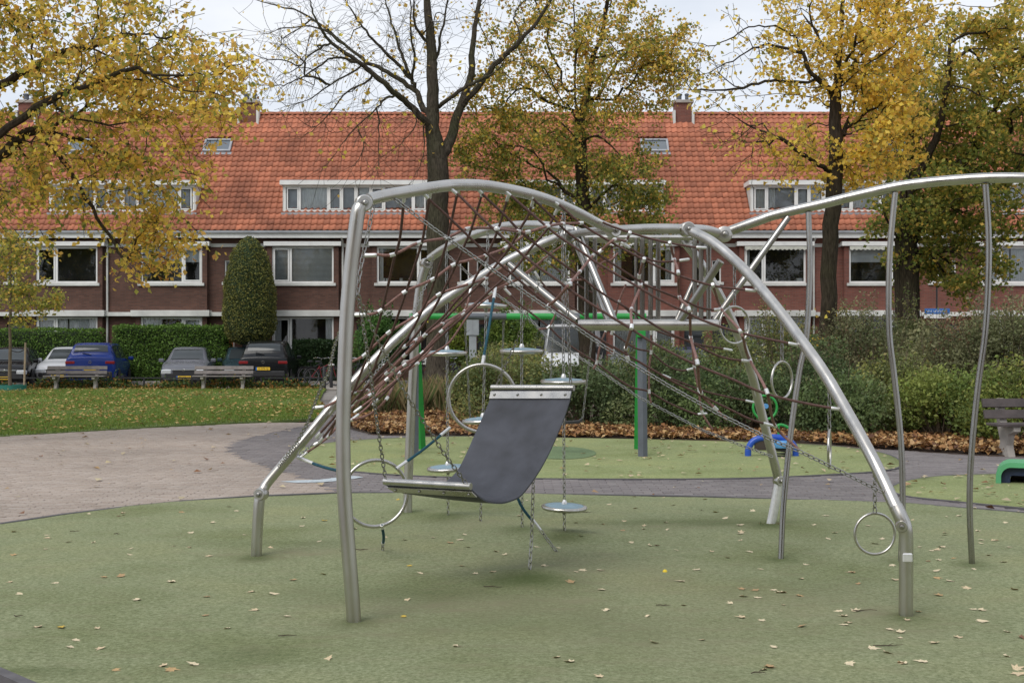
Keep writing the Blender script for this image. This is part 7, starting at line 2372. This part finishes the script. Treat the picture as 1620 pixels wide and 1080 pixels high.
# leaves placed one by one where the photo shows them, then a loose sprinkle
spots = [(16, 925), (88, 927), (30, 944), (165, 917), (187, 916), (219, 953), (397, 938), (332, 947), (321, 977), (56, 996), (97, 996), (155, 998), (113, 1027), (272, 1062), (427, 869), (477, 836), (516, 827), (480, 822), (606, 853), (465, 919), (433, 941), (453, 977),
         (637, 977), (516, 910), (722, 1027), (640, 857), (714, 861), (736, 848), (729, 856), (729, 898), (755, 913), (779, 914), (788, 875), (798, 880), (668, 909), (739, 868), (686, 853), (879, 870), (903, 927), (911, 912), (948, 937), (961, 969), (905, 1051), (880, 1044), (952, 1075), (1036, 1020),
         (1018, 834), (1019, 839), (1056, 840), (997, 860), (987, 841), (1036, 865), (1027, 865), (1071, 872), (987, 826), (922, 855), (1081, 924), (1175, 936), (1199, 938), (1171, 948), (1196, 950), (1155, 959), (1174, 981), (1204, 986), (1189, 876), (1171, 848), (1169, 846), (1175, 858), (1154, 885),
         (1242, 961), (1268, 995), (1332, 970), (1337, 978), (1341, 992), (1345, 907), (1357, 925), (1347, 907), (1242, 941), (1228, 937), (1223, 1027), (1215, 1057), (1210, 1061), (1401, 1035), (1344, 1051), (1424, 1051), (1464, 1050), (1433, 1052), (1423, 1004), (1422, 1013), (1436, 984), (1479, 1020), (1514, 1012), (1542, 966), (1554, 985), (1594, 1003), (1607, 1062), (1618, 1013), (1501, 920), (1487, 943), (1480, 905), (1537, 902), (1470, 890), (1412, 896), (1414, 918), (1492, 868), (1490, 867), (1482, 872), (1475, 874), (1550, 855), (1554, 861), (1572, 856), (1586, 892), (1596, 867), (1547, 841), (1565, 881), (1510, 886), (1456, 868), (1572, 856), (1372, 834), (1312, 818), (1308, 856), (1319, 846), (1290, 834), (1393, 856), (1602, 934), (1592, 828), (1497, 819), (1491, 844),
         (143, 815), (186, 818), (197, 817), (300, 845), (72, 848), (79, 852), (108, 859), (148, 859), (209, 869), (273, 866), (300, 868), (333, 882), (383, 849), (377, 810), (363, 803), (333, 829), (20, 843), (26, 880), (645, 897), (560, 840), (1133, 812), (1148, 823), (1112, 809), (1065, 800), (960, 800), (905, 795), (1003, 806), (850, 868), (862, 905), (1100, 905), (1126, 875)]
placed = []
for (px, py) in spots:
    placed.append(G(px + rng.uniform(-3, 3), py))
while len(placed) < 215:
    px, py = rng.uniform(5, 1615), 786 + 290 * rng.random() ** 1.6
    if rng.random() > 0.35 + 0.65 * (px / 1620): continue
    q = G(px, py)
    if inside(TURF1, np.array([q.x]), np.array([q.y]))[0]: placed.append(q)
for q in placed:
    u = rng.random(); acc = 0
    for nm, cs, lab, grp, pr_ in kinds:
        acc += pr_
        if u <= acc: break
    zz = 0.0145 + float(turf_h(np.array([q.x]), np.array([q.y]))[0])
    s_ = rng.uniform(0.055, 0.092)
    o = inst('fallen_leaf', LM[nm][rng.randrange(3)], None, (q.x, q.y, zz), (rng.gauss(0, .12), rng.gauss(0, .12), rng.uniform(0, 6.28)))
    o.scale = (s_ * rng.uniform(0.8, 1.2), s_, s_)
    zx, zy = q.x / q.y * F + CX, HOR + EYE / q.y * F
    if zx < 400: wh = 'left of the left leg'
    elif zx < 640: wh = 'around the front left post' if zy > 860 else 'behind the front left post'
    elif zx < 1000: wh = 'under the hammock and steps' if zy < 930 else 'in front of the hammock'
    elif zx < 1250: wh = 'left of the thin curved poles' if zy < 930 else 'in the open middle of the turf'
    else: wh = 'among the curved poles' if zy < 930 else 'around the foot of the right leg'
    tag(o, lab.replace('green turf', 'turf ' + wh), 'leaf', grp.replace('the turf', 'the turf ' + wh))
# leaves on the far turf and the path are past counting one by one
def scatter_stuff(name, poly, n, size, label, z, exclude=None):
    p = rand_in(poly, n, lambda X, Y: (np.abs(X) < 0.42 * Y) * 1.0)
    V, Fq = leaf_quads(np.concatenate([p, np.full((len(p), 1), z)], 1), size, flat=0.85)
    c_ = pick_cols(len(p), [(0.50, 0.42, 0.27), (0.36, 0.24, 0.12), (0.2, 0.1, 0.05)], [4, 2, 1])
    tag(inst(name, np_mesh(name, V, Fq, M['leaf_dry'], np.repeat(c_, 4, 0))), label, 'leaves', kind='stuff')
scatter_stuff('far_turf_leaves', TURF2, 170, 0.085, 'small pale leaves strewn over the far turf', 0.035)
scatter_stuff('side_turf_leaves', TURF3, 50, 0.08, 'small pale leaves strewn over the right hand turf', 0.035)
scatter_stuff('paving_leaves', PINK, 60, 0.09, 'small leaves strewn over the pink paving', 0.02)
scatter_stuff('path_leaves', GREY, 140, 0.075, 'small leaves strewn over the grey path', 0.03)
for i, (px, py, L_, a) in enumerate([(1405, 1026, .16, 5), (1368, 970, .14, -12), (570, 876, .12, 4), (548, 878, .10, 2), (925, 813, .12, 3), (118, 842, .07, 20), (185, 846, .05, 8), (780, 933, .12, 0), (1050, 964, .09, 5), (455, 1011, .1, 0), (1200, 1068, .07, 10), (30, 980, .06, 0)]):
    g = G(px, py); zz = 0.018 + float(turf_h(np.array([g.x]), np.array([g.y]))[0])
    mb = MB(g)
    pts = [Vector((g.x - L_ / 2 + L_ * k / 4, g.y + rng.uniform(-.012, .012), zz + rng.uniform(0, .006))) for k in range(5)]
    mb.tube(pts, [0.0025, 0.003, 0.0026, 0.002, 0.0012], 5)
    if i % 2 == 0: mb.tube([pts[2], pts[2] + Vector((L_ * .25, L_ * .2, .004))], [0.0018, 0.001], 4)
    o = mb.build('twig', M['twig']); o.location = g; o.rotation_euler = (0, 0, 0)
    tag(o, 'short dark twig lying on the green turf', 'twig', 'twigs lying on the turf')
g = G(1052, 908)
mb = MB(); mb.lathe([(0.016, 0.012), (0.015, 0.02), (0.01, 0.027), (0.003, 0.03)], 14); o = mb.build('plastic_cap', M['yellow'], None, True); o.location = (g.x, g.y, 0.004)
tag(o, 'small bright yellow plastic cap on the turf', 'cap')
# weed tuft at the foot of the rear leg
g = G(1217, 836); n = 60
a = nr.uniform(0, 6.28, n); q = nr.uniform(0.03, 0.1, n)
P0 = np.stack([g.x + q * np.cos(a), g.y + q * np.sin(a), np.full(n, 0.01)], 1)
tip_ = P0 + np.stack([nr.normal(0, .02, n), nr.normal(0, .02, n), nr.uniform(.02, .06, n)], 1)
V = np.stack([P0 - [0.004, 0, 0], P0 + [0.004, 0, 0], tip_], 1).reshape(-1, 3)
c_ = pick_cols(n, [(0.07, 0.1, 0.03), (0.16, 0.1, 0.05)], [1, 1])
tag(inst('weed_tuft', np_mesh('weed_tuft', V, np.arange(n * 3).reshape(-1, 3), M['leaf_shrub'], np.repeat(c_, 3, 0))), 'small tuft of weeds at the foot of the rear leg', 'weeds', kind='stuff')

# ------------------------------------------------------------------ the rest of the square: unseen trees added around the camera for reflections
trees = [o for o in bpy.data.objects if o.name.startswith('linden_tree') and o.parent is None]
where = [(-24, 9, 1, 'left of the view, nearest the paving'), (-27, 24, 4, 'left of the view by the lawn'), (25, 12, 2, 'right of the view by the turf'), (24, 28, 4, 'right of the view behind the shrubs'),
         (-17, -9, 4, 'behind the camera at its left'), (-9, -17, 2, 'behind the camera, second from its left'), (-2, -13, 4, 'straight behind the camera'), (6, -18, 3, 'behind the camera, second from its right'), (14, -11, 4, 'behind the camera at its right'),
         (20, -20, 2, 'far behind the camera at its right'), (-22, -24, 3, 'far behind the camera at its left'), (1, -26, 2, 'far behind the camera in the middle')]
for i, (x, y, k, lab) in enumerate(where):
    c = copy_tree(trees[min(k, len(trees) - 1)])
    c.location = (x, y, 0)
    c.rotation_euler = (0, 0, 1.7 * i)
    c['label'] = 'unseen park tree added ' + lab
    c['group'] = 'unseen park trees added outside the view'
